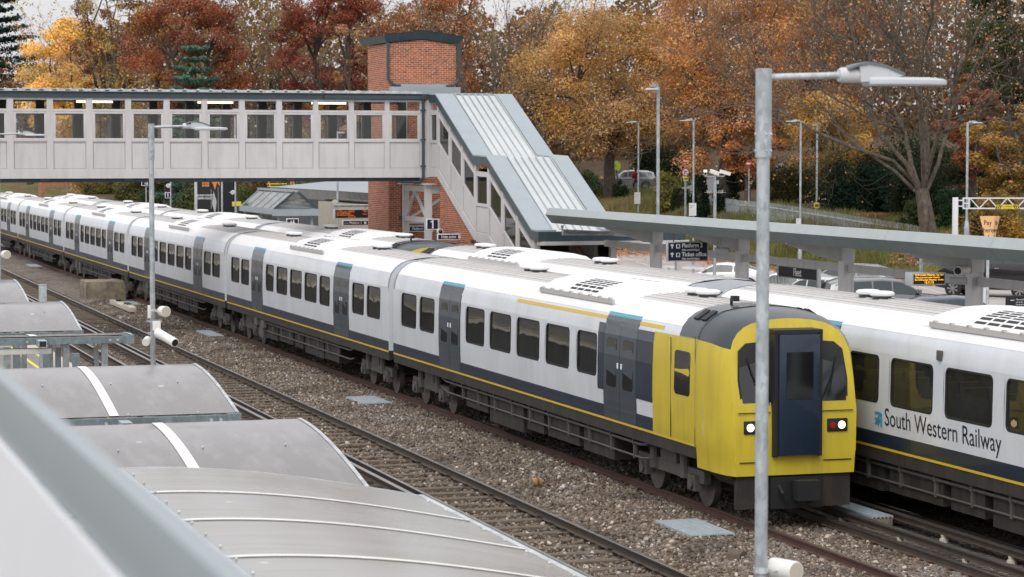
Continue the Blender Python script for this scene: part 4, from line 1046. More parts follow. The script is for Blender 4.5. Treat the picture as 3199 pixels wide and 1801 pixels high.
# station name board facing the track
t = thing('name_board', 'dark blue station name board reading Fleet on two posts', 'sign', (28.0, 62.1, .9))
m = MB(); m.box(-.03, .03, -1.42, 1.30, 2.28, 2.62); part('frame', m, M['signgrey'], t)
m = MB(); m.box(-.036, -.031, -1.37, 1.25, 2.31, 2.595); part('panel', m, M['signnavy'], t)
part('lettering', face_left(text('Fleet', .31, .88, bold=.004), -.040, -.06, 2.455), M['signwhite'], t)
m = MB()
for y in (-1.40, 1.28): m.box(-.05, .05, y - .04, y + .04, 0, 2.64)
part('post', m, M['signgrey'], t)
m = MB(); m.box(.0, .05, -1.3, 1.2, 1.2, 2.05); part('lower_panel', m, M['signwhite'], t)
m = MB(); m.box(-.03, .06, -1.36, 1.24, 2.03, 2.10); part('lower_rail', m, M['signgrey'], t)
# departure displays
def display(label, x0, x1, y, z0, z1, rows, mat, arm):
    t = thing('departure_display', label, 'display', ((x0 + x1) / 2, y, z0)); w = (x1 - x0) / 2; h = z1 - z0
    m = MB(); m.box(-w, w, 0, .34, 0, h); part('case', m, M['signgrey'], t, bevel=.012)
    m = MB(); m.box(-w + .035, w - .035, -.008, -.002, .035, h - .035); part('screen', m, M['black'], t)
    for s, x, z, sz, al in rows: letters(t, s, sz, x, z, .9, mat, al, -.011)
    m = MB(); arm(m, w, h); part('hanger', m, M['galv'], t)
display('small departure display with amber lines, hung under the canopy beside the camera', 24.18, 25.0, 47.6, 3.80, 4.08,
        [('12:10 London Waterloo', -.35, .228, .056, 'LEFT'), ('Exp 1211', .35, .228, .05, 'RIGHT'), ('Calling at:em and London Waterloo.', -.35, .175, .046, 'LEFT'), ('3rd 1218 London Waterloo', -.35, .122, .052, 'LEFT'), ('On time', .35, .122, .046, 'RIGHT'), ('12:11:15', 0, .065, .075, 'CENTER')],
        'led', lambda m, w, h: (m.bar((-.1, .17, h), (-.1, .17, h + .3), .06), m.bar((-.2, .17, h + .22), (.75, .17, h + .1), .05)))
display('wide departure display on a goalpost arm in front of the striped fence', 22.98, 24.42, 97., 4.03, 4.42,
        [('Time', -.55, .345, .055, 'LEFT'), ('Destination', -.1, .345, .055, 'LEFT'), ('Expected', .65, .345, .055, 'RIGHT'), ('1st 1210 London Waterloo', -.64, .275, .075, 'LEFT'), ('1211', .64, .275, .075, 'RIGHT'), ('2nd 1218 Basingstoke', -.64, .205, .075, 'LEFT'), ('3rd 1218 London Waterloo', -.64, .14, .07, 'LEFT'), ('On time', .64, .18, .06, 'RIGHT'), ('12:11:16', 0, .065, .1, 'CENTER')],
        'ledo', lambda m, w, h: (m.tube([(-w, .17, h + .14), (w + .1, .17, h + .14), (w + .22, .17, h + .05), (w + .22, .17, -3.1)], .06, 10), m.bar((-w + .1, .17, h), (-w + .1, .17, h + .12), .05), m.bar((w - .1, .17, h), (w - .1, .17, h + .12), .05)))
def digit_one(t, hh, zc):
    m = MB(); k = hh / .3
    m.add([(u * k, -.010, zc + v * k) for u, v in ((-.02, -.15), (.035, -.15), (.035, .15), (-.01, .15), (-.075, .10), (-.075, .055), (-.02, .085))], [list(range(7))]); part('numeral', m, M['signwhite'], t)
t, w, h = board('platform_number', 'dark blue platform number 1 sign on the trestle column', 23.68, 24.14, 85.4, 3.91, 4.31, .08); digit_one(t, .3, .2)
m = MB(); m.bar((.0, .1, .2), (.45, 2.4, .2), .04); part('bracket', m, M['galv'], t)
t, w, h = board('help_sign', 'dark blue Help point sign bracketed from the brick wall under the stair', 23.70, 24.68, 84.0, 3.58, 3.80, .09); letters(t, 'Help point', .145, -.07, .11, .9, bold=.002)
m = MB(); m.box(.29, .40, -.010, -.007, .055, .165); p = part('pictogram', m, M['signwhite'], t); letters(p, 'i', .1, .345, .11, 1.2, 'signnavy', y=-.013)
m = MB(); m.tube([(.49, .05, .05), (.66, .05, .05), (.66, .05, .19), (.49, .05, .19)], .014, 6); part('bracket', m, M['galv'], t)
t, w, h = board('platform_sign', 'dark blue Platform 2 sign bracketed from the left face of the lift tower', 23.32, 24.42, 97.0, 3.74, 3.96, .09, 'signwhite'); letters(t, '(via lift)', .07, -.40, .10, .8); letters(t, 'Platform 2', .135, -.27, .11, .92, align='LEFT', bold=.002)
m = MB(); m.box(.35, .45, -.010, -.007, .06, .16); part('pictogram', m, M['signwhite'], t)
t, w, h = board('platform_sign', 'dark blue Platform 2 sign behind the trestle, its end hidden by the column', 24.48, 25.65, 91.5, 3.64, 3.88, .09, 'signwhite'); letters(t, 'Platform 2', .14, -.28, .12, .92, align='LEFT', bold=.002)
m = MB(); m.box(-.50, -.38, -.010, -.007, .06, .18); part('pictogram', m, M['signwhite'], t)
t, w, h = board('lift_header', 'grey lift door header panel behind the trestle', 24.5, 26.3, 91.62, 3.95, 4.14, .06, 'cladding', 'cladding', 'panel')
for x, y, z0, lab in ((*at(665, 146)[:1], at(665, 146)[1], 4.0, 'small dark blue sign in front of the advertising board foot'), (*at(458, 152)[:1], at(458, 152)[1], 4.72, 'small dark blue sign above the standing train, left of the middle lamp post'), (*at(914, 118)[:1], at(914, 118)[1], 3.25, 'small dark blue sign below the glass roofed shelter')):
    t, w, h = board('platform_sign', lab, x - .3, x + .3, y, z0, z0 + .3); m = MB(); m.box(-.09, -.05, -.010, -.007, .07, .2); m.box(.0, .1, -.010, -.007, .07, .14); m.box(.03, .07, -.010, -.007, .15, .22); part('pictogram', m, M['signwhite'], t)
    m = MB(); m.box(-.03, .03, .09, .15, -z0 + .9, h); part('post', m, M['galv'], t)
# advertising board
t = thing('advertising_board', 'tall black and orange podcast poster board on the far platform', 'billboard', (24.75, 135, .92))
m = MB(); m.box(-.78, .78, 0, .35, .5, 5.0); part('frame', m, M['galvl'], t, bevel=.03)
m = MB(); m.box(-.68, .68, -.006, -.002, .6, 4.9); part('poster', m, M['black'], t)
for k in range(3):
    m = MB(); m.box(-.40 + k * .14, -.285 + k * .14, -.011, -.007, 3.95, 4.2); b_ = part('letter_block', m, M['orange'], t); letters(b_, 'BBC'[k], .14, -.343 + k * .14, 4.08, 1., 'black', y=-.014)
letters(t, 'DISCOVER YOUR NEXT', .155, -.25, 3.45, .60, bold=.003); letters(t, 'GRIPPING PODCAST', .155, -.25, 3.28, .60, bold=.003); letters(t, 'SOUNDS', .14, -.3, 2.62, .8, 'orange')
m = MB(); m.add([(-.1, -.008, 4.35), (.6, -.008, 4.4), (.6, -.008, 3.95), (.45, -.008, 4.2), (.33, -.008, 3.75), (.2, -.008, 4.15)], [list(range(6))]); part('poster_shape', m, M['orange'], t)
m = MB(); m.add([(.25, -.009, 3.7), (.42, -.009, 3.1), (.33, -.009, 2.4), (.15, -.009, 3.0)], [[0, 1, 2, 3]]); m.box(.1, .12, -.009, -.007, 2.7, 3.8); m.box(.5, .52, -.009, -.007, 2.5, 3.9); part('poster_shape', m, M['signgrey'], t)
m = MB(); m.box(-.7, -.5, .05, .3, 0, .5); m.box(.5, .7, .05, .3, 0, .5); part('leg', m, M['galv'], t)
m = MB(); m.box(-.35, .45, .1, .5, .0, 4.7); o = part('information_pillar', m, M['dark'], bevel=.03); X_, Y_ = at(714, 140); o.location = (X_, Y_, .92); tag(o, 'black information pillar standing right behind the poster board', 'pillar')
X_, Y_ = at(737, 132); t, w, h = board('warning_sign', 'small yellow warning plate beside the glass roofed shelter', X_ - .2, X_ + .3, Y_, 3.85, 4.1, .03, 'signyel', 'signyel'); m = MB(); m.box(-.02, .02, .035, .08, -3, .2); part('post', m, M['galv'], t)

# ------------------------------------------------------------------ waiting shelter with glass roof
t = thing('waiting_shelter', 'pale blue grey platform shelter with gabled glass roof', 'shelter', (26.2, 123.5, .92)); W = (26.2, 123.5, .92)
m = MB()
m.quad((25.2, 119, 3.95), (25.2, 128, 3.95), (26.2, 128, 4.80), (26.2, 119, 4.80)); m.quad((27.2, 119, 3.95), (27.2, 128, 3.95), (26.2, 128, 4.80), (26.2, 119, 4.80))
part('glass_roof', m, M['roofglass'], t, world=W)
m = MB()
for k in range(6):
    y = 119.1 + 8.8 * k / 5
    for s in (-1, 1): m.bar((26.2 + s * 1.0, y, 3.97), (26.2, y, 4.82), .05, .05)
m.box(26.1, 26.3, 118.9, 128.1, 4.78, 4.88)
part('glazing_bar', m, M['slatel'], t, world=W)
m = MB()
for s in (-1, 1): m.bar((26.2 + s * 1.12, 118.95, 3.93), (26.2, 118.95, 4.86), .08, .12)
part('gable_trim', m, M['slate'], t, world=W)
m = MB(); m.add([(25.28, 119.1, 3.95), (27.12, 119.1, 3.95), (26.2, 119.1, 4.72)], [[0, 1, 2]]); part('gable_glass', m, M['roofglass'], t, world=W)
m = MB()
for x in (25.2, 27.2): m.box(x - .1, x + .1, 118.9, 128.1, 3.65, 3.94)
m.box(25.0, 27.4, 118.8, 119.0, 3.60, 3.93); m.box(25.1, 27.3, 128.0, 128.2, 3.65, 3.93)
for x in (25.35, 27.05):
    for y in (119.2, 123.5, 127.8): m.box(x - .06, x + .06, y - .06, y + .06, .92, 3.65)
part('steel_frame', m, M['slatel'], t, world=W)
m = MB(); m.box(25.3, 25.34, 119.3, 127.7, 1.3, 3.5); m.box(25.4, 27.0, 127.7, 127.74, 1.3, 3.5); part('glass_wall', m, M['bridgeglass'], t, world=W)
# low station building with metal fascia
t = thing('station_building', 'low station building with shiny metal fascia and pale sloping roof', 'building', (33, 131, .5)); W = (33, 131, .5)
m = MB(); m.box(30.4, 38, 119.2, 143, .5, 4.4); part('wall', m, M['slate'], t, world=W)
m = MB()
for k in range(10): m.prism([(30.0, 4.70), (30.18, 4.16), (30.3, 4.16), (30.12, 4.70)], 'y', 118.6 + k * 2.5, 118.6 + (k + 1) * 2.5 - .04)
m.box(30.1, 34.5, 118.5, 118.62, 4.2, 4.75)
part('metal_fascia', m, M['fasciam'] if 'fasciam' in M else M['galvd'], t, world=W)
m = MB(); m.quad((30.1, 118.6, 4.72), (38.5, 118.6, 5.5), (38.5, 143.6, 5.5), (30.1, 143.6, 4.72)); part('roof', m, M['slatel'], t, world=W)
m = MB(); m.box(38.4, 38.6, 118.6, 143.6, 5.3, 5.75); part('ridge_trim', m, M['slate'], t, world=W)
m = MB()
n = 46
for k in range(n):
    y = 117. + 13.2 * k / n; m.box(29.9, 29.97, y, y + .17, .9, 4.12)
t = thing('slatted_screen', 'tall screen of pale vertical slats behind the departure display', 'screen', (29.95, 123, .92)); part('slat', m, M['concnew'], t, world=(29.95, 123, .92))
m = MB(); m.box(29.98, 30.05, 117, 130.2, .9, 4.12); part('backing', m, M['barkpale'], t, world=(29.95, 123, .92))
# fence behind the platform: pale palisade
def palisade(label, x, y0, y1, z0, z1, step=.16):
    t = thing('palisade_fence', label, 'fence', (x, y0, z0)); m = MB(); n = int((y1 - y0) / step)
    for k in range(n):
        y = k * step; m.prism([(y - .036, 0), (y + .036, 0), (y + .036, z1 - z0 - .10), (y, z1 - z0), (y - .036, z1 - z0 - .10)], 'x', -.012, .012)
    o = part('paling', m, M['galvd'], t)
    m = MB()
    for z in (.35, z1 - z0 - .35): m.box(.012, .06, 0, y1 - y0, z - .025, z + .025)
    part('rail', m, M['galvd'], t)
    m = MB()
    for k in range(int((y1 - y0) / 2.75) + 1): m.box(.06, .13, k * 2.75 - .04, k * 2.75 + .04, 0, z1 - z0 - .2)
    part('post', m, M['galvd'], t)
palisade('grey palisade fence behind the far platform, spikes just above the train roof', 30.25, 44, 72.0, .5, 2.68)
# ------------------------------------------------------------------ near shelters
def cycle_shelter(label, ylow, flip=False, xr=6.2, xl=-3.0, strip_x=4.55, depth=3.3, zo=0.):
    """curved roof, low edge at ylow, rising away from the camera (flip: the other way)"""
    t = thing('cycle_shelter', label, 'cycle shelter', (xr - 3, ylow + (0 if flip else 1.5), .9), group='curved cycle shelters on the near platform'); W = tuple(t.location)
    n = 14; prof = []
    for k in range(n + 1):
        u = k / n; z = 3.21 + zo + .38 * math.sin(u * PI / 2)
        prof.append(((ylow + depth * u) if not flip else (ylow + depth * (1 - u)), z))
    m = MB(); m.strip(prof, 'x', xl, xr); m.strip([(y, z - .012) for y, z in prof], 'x', xl, xr)
    r = part('roof_panel', m, M['poly'], t, world=W, smooth=60)
    for x in (strip_x, strip_x - 3.2, strip_x - 6.4):
        if x - .1 > xl: m = MB(); m.strip([(y, z + .008) for y, z in prof], 'x', x - .062, x + .062); part('roof_strip', m, M['strip'], r, world=W, smooth=60)
    m = MB(); m.strip([(y, z + .006) for y, z in prof], 'x', xr - .03, xr + .005); m.strip([(y, z) for y, z in prof] , 'x', xr + .004, xr + .005)
    for k in range(n): m.bar((xr, prof[k][0], prof[k][1] - .015), (xr, prof[k + 1][0], prof[k + 1][1] - .015), .025, .05)
    part('edge_trim', m, M['galvl'], r, world=W)
    m = MB()
    for x in np.arange(xl + .3, xr, .93):
        for k in (0, n // 2): m.ball((x, prof[k][0] + (.06 if k == 0 and not flip else 0), prof[k][1] + .012), .013, 8, 5)
    part('roof_bolt', m, M['galvl'], r, world=W)
    ye = ylow if not flip else ylow  # edge beam on the camera side
    ze = prof[0][1] if not flip else prof[-1][1]
    ze2 = 3.21 + zo if not flip else 3.59
    ye = ylow - .04
    m = MB(); m.box(xl, xr - .02, ye - .05, ye + .04, ze2 - .135, ze2 - .02); m.box(xr - .16, xr + .03, ye - .06, ye + .05, ze2 - .15, ze2 - .005)
    b = part('edge_beam', m, M['galvd'], t, world=W)
    m = MB()
    for x in (xr - .25, xr - .38, strip_x - .12, strip_x + .12): m.cyl((x, ye - .05, ze2 - .08), (x, ye - .066, ze2 - .08), .024, 8)
    part('beam_bolt', m, M['galvl'], b, world=W)
    m = MB(); m.box(strip_x + .1 - .07, strip_x + .1 + .07, ye - .42, ye - .05, ze2 - .15, ze2 - .04); sb = part('bracket_tube', m, M['galv'], t, world=W)
    m = MB(); m.box(strip_x + .1 - .055, strip_x + .1 + .055, ye - .424, ye - .415, ze2 - .14, ze2 - .05); part('tube_opening', m, M['black'], sb, world=W)
    m = MB(); m.box(xl, xr - 1.35, ye + .03, ye + .17, ze2 - .30, ze2 - .2); part('light_fitting', m, M['tubeoff'], t, world=W, bevel=.02)
    m = MB()
    for x in (xr - .45, xr - 1.1, strip_x - 1.2, strip_x - 2.6, strip_x - 4):
        if x > xl: m = MB(); m.bar((x, ye + .10, ze2 - .14), (x, ye + (.75 if not flip else .5), .92), .10, .10); m.bar((x, ye + .9, .95), (x, ye + 1.5 if not flip else ye + 1.2, 3.3), .08, .08); m.bar((x, ye + .6, .97), (x, ye + 1.0, .97), .08, .1); part('leg', m, M['galv'], t, world=W)
    m = MB()
    for x in np.arange(xl + .2, xr - .4, .75): m = MB(); m.tube([(x, ye + .6, .92), (x, ye + .6, 1.7), (x, ye + 1.6, 1.7), (x, ye + 1.6, .92)], .03, 6); part('cycle_stand', m, M['galv'], t, world=W)
    return t
cycle_shelter('nearer curved brown shelter roof, between the near lengthwise roof and the lamp reflection roof', 24.7, strip_x=4.5, zo=-.065)
cycle_shelter('curved brown shelter roof that mirrors the middle lamp post', 31.8)
cycle_shelter('shelter seen edge on, its flat brown top curving away behind the galvanised beam', 41.2, flip=True)
cycle_shelter('curved grey shelter roof with white strip, behind the edge-on shelter', 47.7, strip_x=3.9)
cycle_shelter('farthest curved shelter roof, cut by the left edge of the view', 57.0, strip_x=1.0)
# lengthwise shelter closest to the camera
t = thing('platform_shelter', 'large weathered shelter roof with white ribs, lowest in the foreground', 'shelter', (4.8, 17, .9)); W = (4.8, 17, .9)
n = 18; prof = []
for k in range(n + 1):
    u = k / n; prof.append((6.3 - 2.97 * u, 3.28 + .39 * math.sin(u * PI / 2)))
m = MB(); m.strip(prof, 'y', 9, 22.97); m.strip([(x, z - .012) for x, z in prof], 'y', 9, 22.97)
r = part('roof_panel', m, M['poly2'], t, world=W, smooth=60)
for y in (21.2, 19.5, 17.6, 15.8, 14.0): m = MB(); m.strip([(x, z + .008) for x, z in prof], 'y', y - .045, y + .045); part('roof_strip', m, M['strip'], r, world=W, smooth=60)
m = MB()
for k in range(n): m.bar((prof[k][0], 22.97, prof[k][1] - .01), (prof[k + 1][0], 22.97, prof[k + 1][1] - .01), .04, .025)
m.box(3.29, 3.35, 9, 22.97, 3.62, 3.675); m.box(6.27, 6.33, 9, 22.97, 3.2, 3.29)
part('edge_trim', m, M['galvl'], r, world=W)
m = MB()
for y in np.arange(10, 22.9, .62): m.ball((3.38, y, 3.682), .013, 8, 5); m.ball((6.22, y, 3.305), .013, 8, 5)
part('roof_bolt', m, M['galvl'], r, world=W)
m = MB()
for y in (22.5, 18.5, 14.5): m.box(3.3, 3.4, y - .05, y + .05, .9, 3.6); m.box(6.1, 6.2, y - .05, y + .05, .9, 3.24)
part('leg', m, M['galv'], t, world=W)
m = MB(); m.box(3.3, 3.4, 9, 22.9, 3.5, 3.62); m.box(6.12, 6.22, 9, 22.9, 3.16, 3.25); part('edge_beam', m, M['galvd'], t, world=W)
# galvanised posts and mesh panel between the shelters
def gpost(x, y, z1, w, label):
    m = MB(); m.box(-w, w, -w, w, 0, z1 - .9); m.box(-w * 1.1, w * 1.1, -w * 1.1, w * 1.1, z1 - .9, z1 - .885)
    o = part('steel_post', m, M['galv'], bevel=.01); o.location = (x, y, .9); tag(o, label, 'post')
gpost(6.55, 57.3, 3.6, .085, 'square galvanised post standing at the end of the farthest shelter roof')
t = thing('mesh_panel', 'grey wire mesh panel between the shelters by the platform edge', 'fence panel', (6.8, 40.5, .9))
m = MB()
for k in range(24): m.box(-.9 + 1.8 * k / 23 - .006, -.9 + 1.8 * k / 23 + .006, -.005, .005, 0, 1.5)
for k in range(20): m.box(-.9, .9, -.006, .004, 1.5 * k / 19 - .005, 1.5 * k / 19 + .005)
part('wire_mesh', m, M['galvd'], t)
m = MB()
for x in (-.93, .93): m.box(x - .04, x + .04, -.04, .04, 0, 1.6)
part('post', m, M['galv'], t)
t = thing('fence_row', 'row of upright galvanised posts with yellow panel under the edge-on shelter', 'fence', (3.6, 46, .9))
for k in range(9): m = MB(); m.box(-2.2 + k * .55, -2.07 + k * .55, -.05, .05, 0, 2.0 + (.3 if k % 3 == 0 else 0)); part('post', m, M['galvd'], t)
m = MB(); m.box(-2.2, 2.3, .05, .08, .1, 1.5); part('panel', m, M['canopyl'], t)
m = MB(); m.box(.4, 1.6, -.075, -.06, .2, 1.3); part('yellow_panel', m, M['signyel'], t)
m = MB(); m.tube([(-.02, 0, -.1), (.06, 0, .05), (.07, 0, .22), (.0, 0, .31), (-.2, 0, .33)], .028, 10); o = part('hose', m, M['redred']); X_, Y_ = at(8, 42); o.location = (X_, Y_, 2.5); tag(o, 'red hose end at the left edge under the edge-on shelter', 'hose')

# ------------------------------------------------------------------ foreground parapet
t = thing('parapet', 'out of focus grey parapet rail above a white panel in the bottom left corner', 'parapet', (.62, 5, 5.0)); W = (.62, 5, 5.)
m = MB(); m.box(.575, .617, .5, 9, 5.96, 6.105); part('top_rail', m, M['parapet'], t, world=W, bevel=.008)
m = MB(); m.box(.56, .574, .5, 9, 5.0, 5.96); part('panel', m, M['parapetw'], t, world=W)
for y in (.8, 3.0, 5.2, 7.4, 8.9): m = MB(); m.box(.578, .604, y - .03, y + .03, 4.9, 5.95); part('post', m, M['galv'], t, world=W)

# ------------------------------------------------------------------ lamp posts
def luminaire(t, x, z, s=1., rz=0.):
    """LED road lantern at arm end, pointing along +x"""
    Mx = Matrix.Translation((0, 0, 0)) @ Matrix.Rotation(rz, 4, 'Z') @ Matrix.Translation((x, 0, z)) @ Matrix.Scale(s, 4)
    m = MB(); m.tube([(0, 0, 0), (.02, 0, 0), (.17, 0, .0)], [.045, .052, .052], 16)
    a = part('spigot', m.xf(Mx), M['lampgrey'], t, smooth=40)
    m = MB()
    pts = [(.14, -.045), (.13, .06), (.20, .075), (.32, .055), (.46, .0), (.38, -.02), (.29, -.045)]
    for y0, y1 in ((-.062, -.03), (.03, .062)): m.prism(pts, 'y', y0, y1)
    m.box(.15, .36, -.03, .03, -.04, .03)
    part('side_cheek', m.xf(Mx), M['lampgrey'], a)
    m = MB(); pr = [(.05, .052), (.12, .078), (.20, .092), (.32, .072), (.46, .018)]
    m.prism(pr + [(u, v - .018) for u, v in pr[::-1]], 'y', -.072, .072); part('spine', m.xf(Mx), M['lampdark'], a)
    m = MB()
    out = [(.20, -.07), (.30, -.115), (.62, -.125), (.76, -.09), (.76, .09), (.62, .125), (.30, .115), (.20, .07)]
    m.prism(out, 'z', -.062, -.032); i2 = [(.22 + (u - .22) * .97, v * .82) for u, v in out]
    nn = 8; vs = [(u, v, -.032) for u, v in out] + [(u, v, -.012 if u < .7 else -.022) for u, v in i2]
    m.add(vs, [[i, (i + 1) % nn, nn + (i + 1) % nn, nn + i] for i in range(nn)] + [list(range(nn, 2 * nn))])
    hd = part('lamp_head', m.xf(Mx), M['lampgrey'], t, bevel=.004)
    m = MB(); ii = [(.24 + (u - .24) * .94, v * .85) for u, v in out]; m.prism(ii, 'z', -.071, -.0625); part('lens', m.xf(Mx), M['lens'], hd)
def lamp_post(label, loc, ztop, r=.05, arm=.64, s=1., rz=0., sleeve=True):
    t = thing('lamp_post', label, 'lamp post', loc); h = ztop - loc[2]
    m = MB(); m.tube([(0, 0, 0), (0, 0, 1.2), (0, 0, h - (.66 if sleeve else .05))], [r * 1.5, r * 1.02, r], 20); part('post', m, M['galv'], t, smooth=40)
    if sleeve:
        m = MB(); m.tube([(0, 0, h - .68), (0, 0, h), (0, 0, h + .005)], [r * 1.27, r * 1.27, r * 1.15], 20); sl = part('sleeve', m, M['galv'], t, smooth=40)
        m = MB()
        for a in (rz + PI / 2, rz - PI / 2, rz, rz + PI, rz + .8, rz - .8):
            for z in (h - .63, h - .50): m.ball((r * 1.29 * math.cos(a), r * 1.29 * math.sin(a), z), .011, 6, 4)
        part('bolt', m, M['galvl'], sl)
    c, s_ = math.cos(rz), math.sin(rz)
    zz = h - .06
    m = MB(); m.tube([(c * r, s_ * r, zz), (c * (arm + .02), s_ * (arm + .02), zz + .02)], .026, 12); part('arm', m, M['galvl'], t, smooth=40)
    luminaire(t, arm - .02, zz + .02, s, rz)
    return t
lamp_post('tall galvanised lamp post nearest the camera, its lantern against bare branches', (7.5, 17.29, .9), 7.31, rz=-.05, s=1.14)
lamp_post('galvanised lamp post in front of the footbridge, white camera and speaker lower down', (7.5, 47.08, .9), 7.25, s=1.14)
lamp_post('lamp post mostly beyond the left edge, only its lantern tip in view', (7.5, 77.3, .9), 7.36, s=1.14)
def speaker(label, loc, rz=0., r=.075, l=.2):
    t = thing('loudspeaker', label, 'loudspeaker', loc, rz)
    m = MB(); m.tube([(0, l * .55, 0), (0, l * .5, 0), (0, -l * .45, 0), (0, -l * .5, 0)], [r * .8, r * .97, r, r * .94], 24); part('drum', m, M['plastic'], t, smooth=40)
    m = MB(); m.cyl((0, -l * .5, 0), (0, -l * .505, 0), r * .86, 24); part('front_grille', m, M['concnew'], t)
    m = MB(); m.tube([(-r * .9, 0, 0), (-r * 1.7, .0, 0)], .012, 6); part('bracket', m, M['galvl'], t)
speaker('white cylindrical loudspeaker at the foot of the near lamp post view', (7.66, 17.2, 3.42), .35, .082, .26)
speaker('white round loudspeaker on the middle lamp post, above the camera', (7.70, 46.95, 3.60), .25, .105, .2)
speaker('white round loudspeaker at the left edge by the red rail', (7.62, 76.5, 3.55), .2, .13, .25)
for lab, loc in (('band clamp round the near lamp post at the bottom edge', (7.5, 17.29, 3.41)), ('band clamp holding the loudspeaker on the middle lamp post', (7.5, 47.08, 3.62))):
    m = MB(); m.tube([(0, 0, -.02), (0, 0, .02)], .062, 20); m.bar((.05, -.01, 0), (.12, -.03, .0), .02, .03); o = part('band_clamp', m, M['galvl'], smooth=40); o.location = loc; tag(o, lab, 'clamp')
t = thing('security_camera', 'white tube shaped security camera on the middle lamp post, pointing to the right', 'camera', (7.5, 46.9, 3.18))
m = MB(); a = Vector((.03, -.16, .03)); b = Vector((.28, -.75, -.14)); d = (b - a).normalized()
m.tube([a, a + d * .02, b - d * .01, b], [.07, .088, .088, .082], 20); part('housing', m, M['plastic'], t, smooth=40)
m = MB(); m.tube([b, b + d * .003], .07, 20); part('lens_opening', m, M['black'], t)
m = MB(); m.box(-.05, .10, -.17, -.07, .06, .24); m.box(-.13, -.08, -.1, 0, .3, .55); part('junction_box', m, M['plastic'], t, bevel=.01)
m = MB(); m.box(-.14, .14, -.08, -.05, .22, .25); m.box(-.14, .14, -.08, -.05, .0, .03); m.box(-.14, .14, .06, .09, .22, .25); m.bar((-.06, -.06, -.15), (-.06, -.06, .25), .03); part('bracket', m, M['galv'], t)
m = MB(); m.tube([(-.13, -.02, -.12), (-.20, -.2, -.16)], .075, 16); part('rear_housing', m, M['plastic'], t, smooth=40)

# platform lamp posts on the far side (plain, tops hidden behind the bridge)
for x, D, zt, lab in ((534, 145, 9.0, 'slim grey lamp column carrying the platform number plate, left of the poster board'), (736, 126, 9.0, 'slim grey lamp column right of the poster board'), (1055, 104, 7.6, 'slim grey lamp column behind the wide departure display')):
    X_, Y_ = at(x, D); t = thing('lamp_column', lab, 'lamp column', (X_, Y_, .92))
    m = MB(); m.tube([(0, 0, 0), (0, 0, zt - .92)], .045, 12); part('post', m, M['galv'], t)
    m = MB(); m.box(-.1, .3, -.08, .08, zt - .95, zt - .88); part('lamp_head', m, M['lampgrey'], t)
for x, y, D, lab in ((527, 579, 144.6, 'white round loudspeaker above the small number one plate'), (728, 600, 125.6, 'white round loudspeaker right of the poster board'), (1046, 629, 103.6, 'white round loudspeaker above the wide departure display')):
    X_, Y_ = at(x, D); speaker(lab, (X_, Y_, zof(y, D)), -.3, .09 * D / 104, .2)
X_, Y_ = at(525, 144); t, w, h = board('platform_number', 'small dark blue number 1 plate on the lamp column left of the poster board', X_ - .17, X_ + .17, Y_, zof(618, 144), zof(600, 144), .04); digit_one(t, .22, .17)

# car park lamp posts
def park_lamp(label, x, D, ytop, zbase, rz, r=.055, base=False, s=.95):
    X_, Y_ = at(x, D); t = lamp_post(label, (X_, Y_, zbase), zof(ytop, D), r, .10, s, rz, sleeve=False)
    if base:
        m = MB(); m.tube([(0, 0, 0), (0, 0, 1.0)], r * 2.2, 14); m.tube([(0, 0, 1.0), (0, 0, 1.35)], [r * 2.2, r * 1.2], 14); part('base', m, M['galv'], t, smooth=40)
    return t
park_lamp('slim lamp post left of the tall post, lantern pointing left, white notice low down', 1994, 160, 378, 2.3, PI - .3)
park_lamp('tallest car park lamp post, end-on round lantern, between two slim ones', 2055, 86, 272, .5, -2.2, .06, s=1.5)
park_lamp('slim lamp post with a Have you paid notice, lantern pointing left', 2166, 135, 372, .5, PI - .3)
park_lamp('slim lamp post right of the near post, lantern pointing left', 2500, 125, 374, .6, PI - .3, base=True)
park_lamp('slim lamp post with yellow plate beside the metal fence', 2551, 146, 387, 2.6, PI + .9, .06)
park_lamp('slim lamp post by the height barrier, lantern pointing right', 3020, 115, 378, 2.2, .1, .06, base=True)
def notice(label, x, y0, y1, D, w, txt=True, mat='signwhite'):
    X_, Y_ = at(x, D - .2); t, ww, h = board('notice', label, X_ - w / 2, X_ + w / 2, Y_, zof(y1, D), zof(y0, D), .02, mat, mat, 'notice', .01)
    if txt:
        letters(t, 'Have you', w * .2, -w * .42, h * .80, .9, 'signnavy', 'LEFT'); letters(t, 'paid?', w * .2, -w * .42, h * .64, .9, 'signnavy', 'LEFT')
        m = MB()
        for k in range(4): m.box(-w * .42, w * .3, -.010, -.007, h * (.12 + .1 * k), h * (.14 + .1 * k))
        part('text_line', m, M['lampgrey'], t)
    elif mat == 'signyel':
        m = MB(); m.box(-w * .38, w * .38, -.010, -.007, h * .25, h * .72); part('text_block', m, M['undergrey'], t)
notice('white Have you paid notice on the left slim lamp post', 1991, 600, 636, 160, .26 * 160 / 100)
notice('white Have you paid notice, larger, above the canopy edge', 2164, 633, 673, 135, .43)
notice('white notice on the slim lamp post right of the near post', 2495, 681, 702, 125, .26)
notice('yellow plate on the lamp post beside the metal fence', 2551, 632, 649, 146, .34, False, 'signyel')
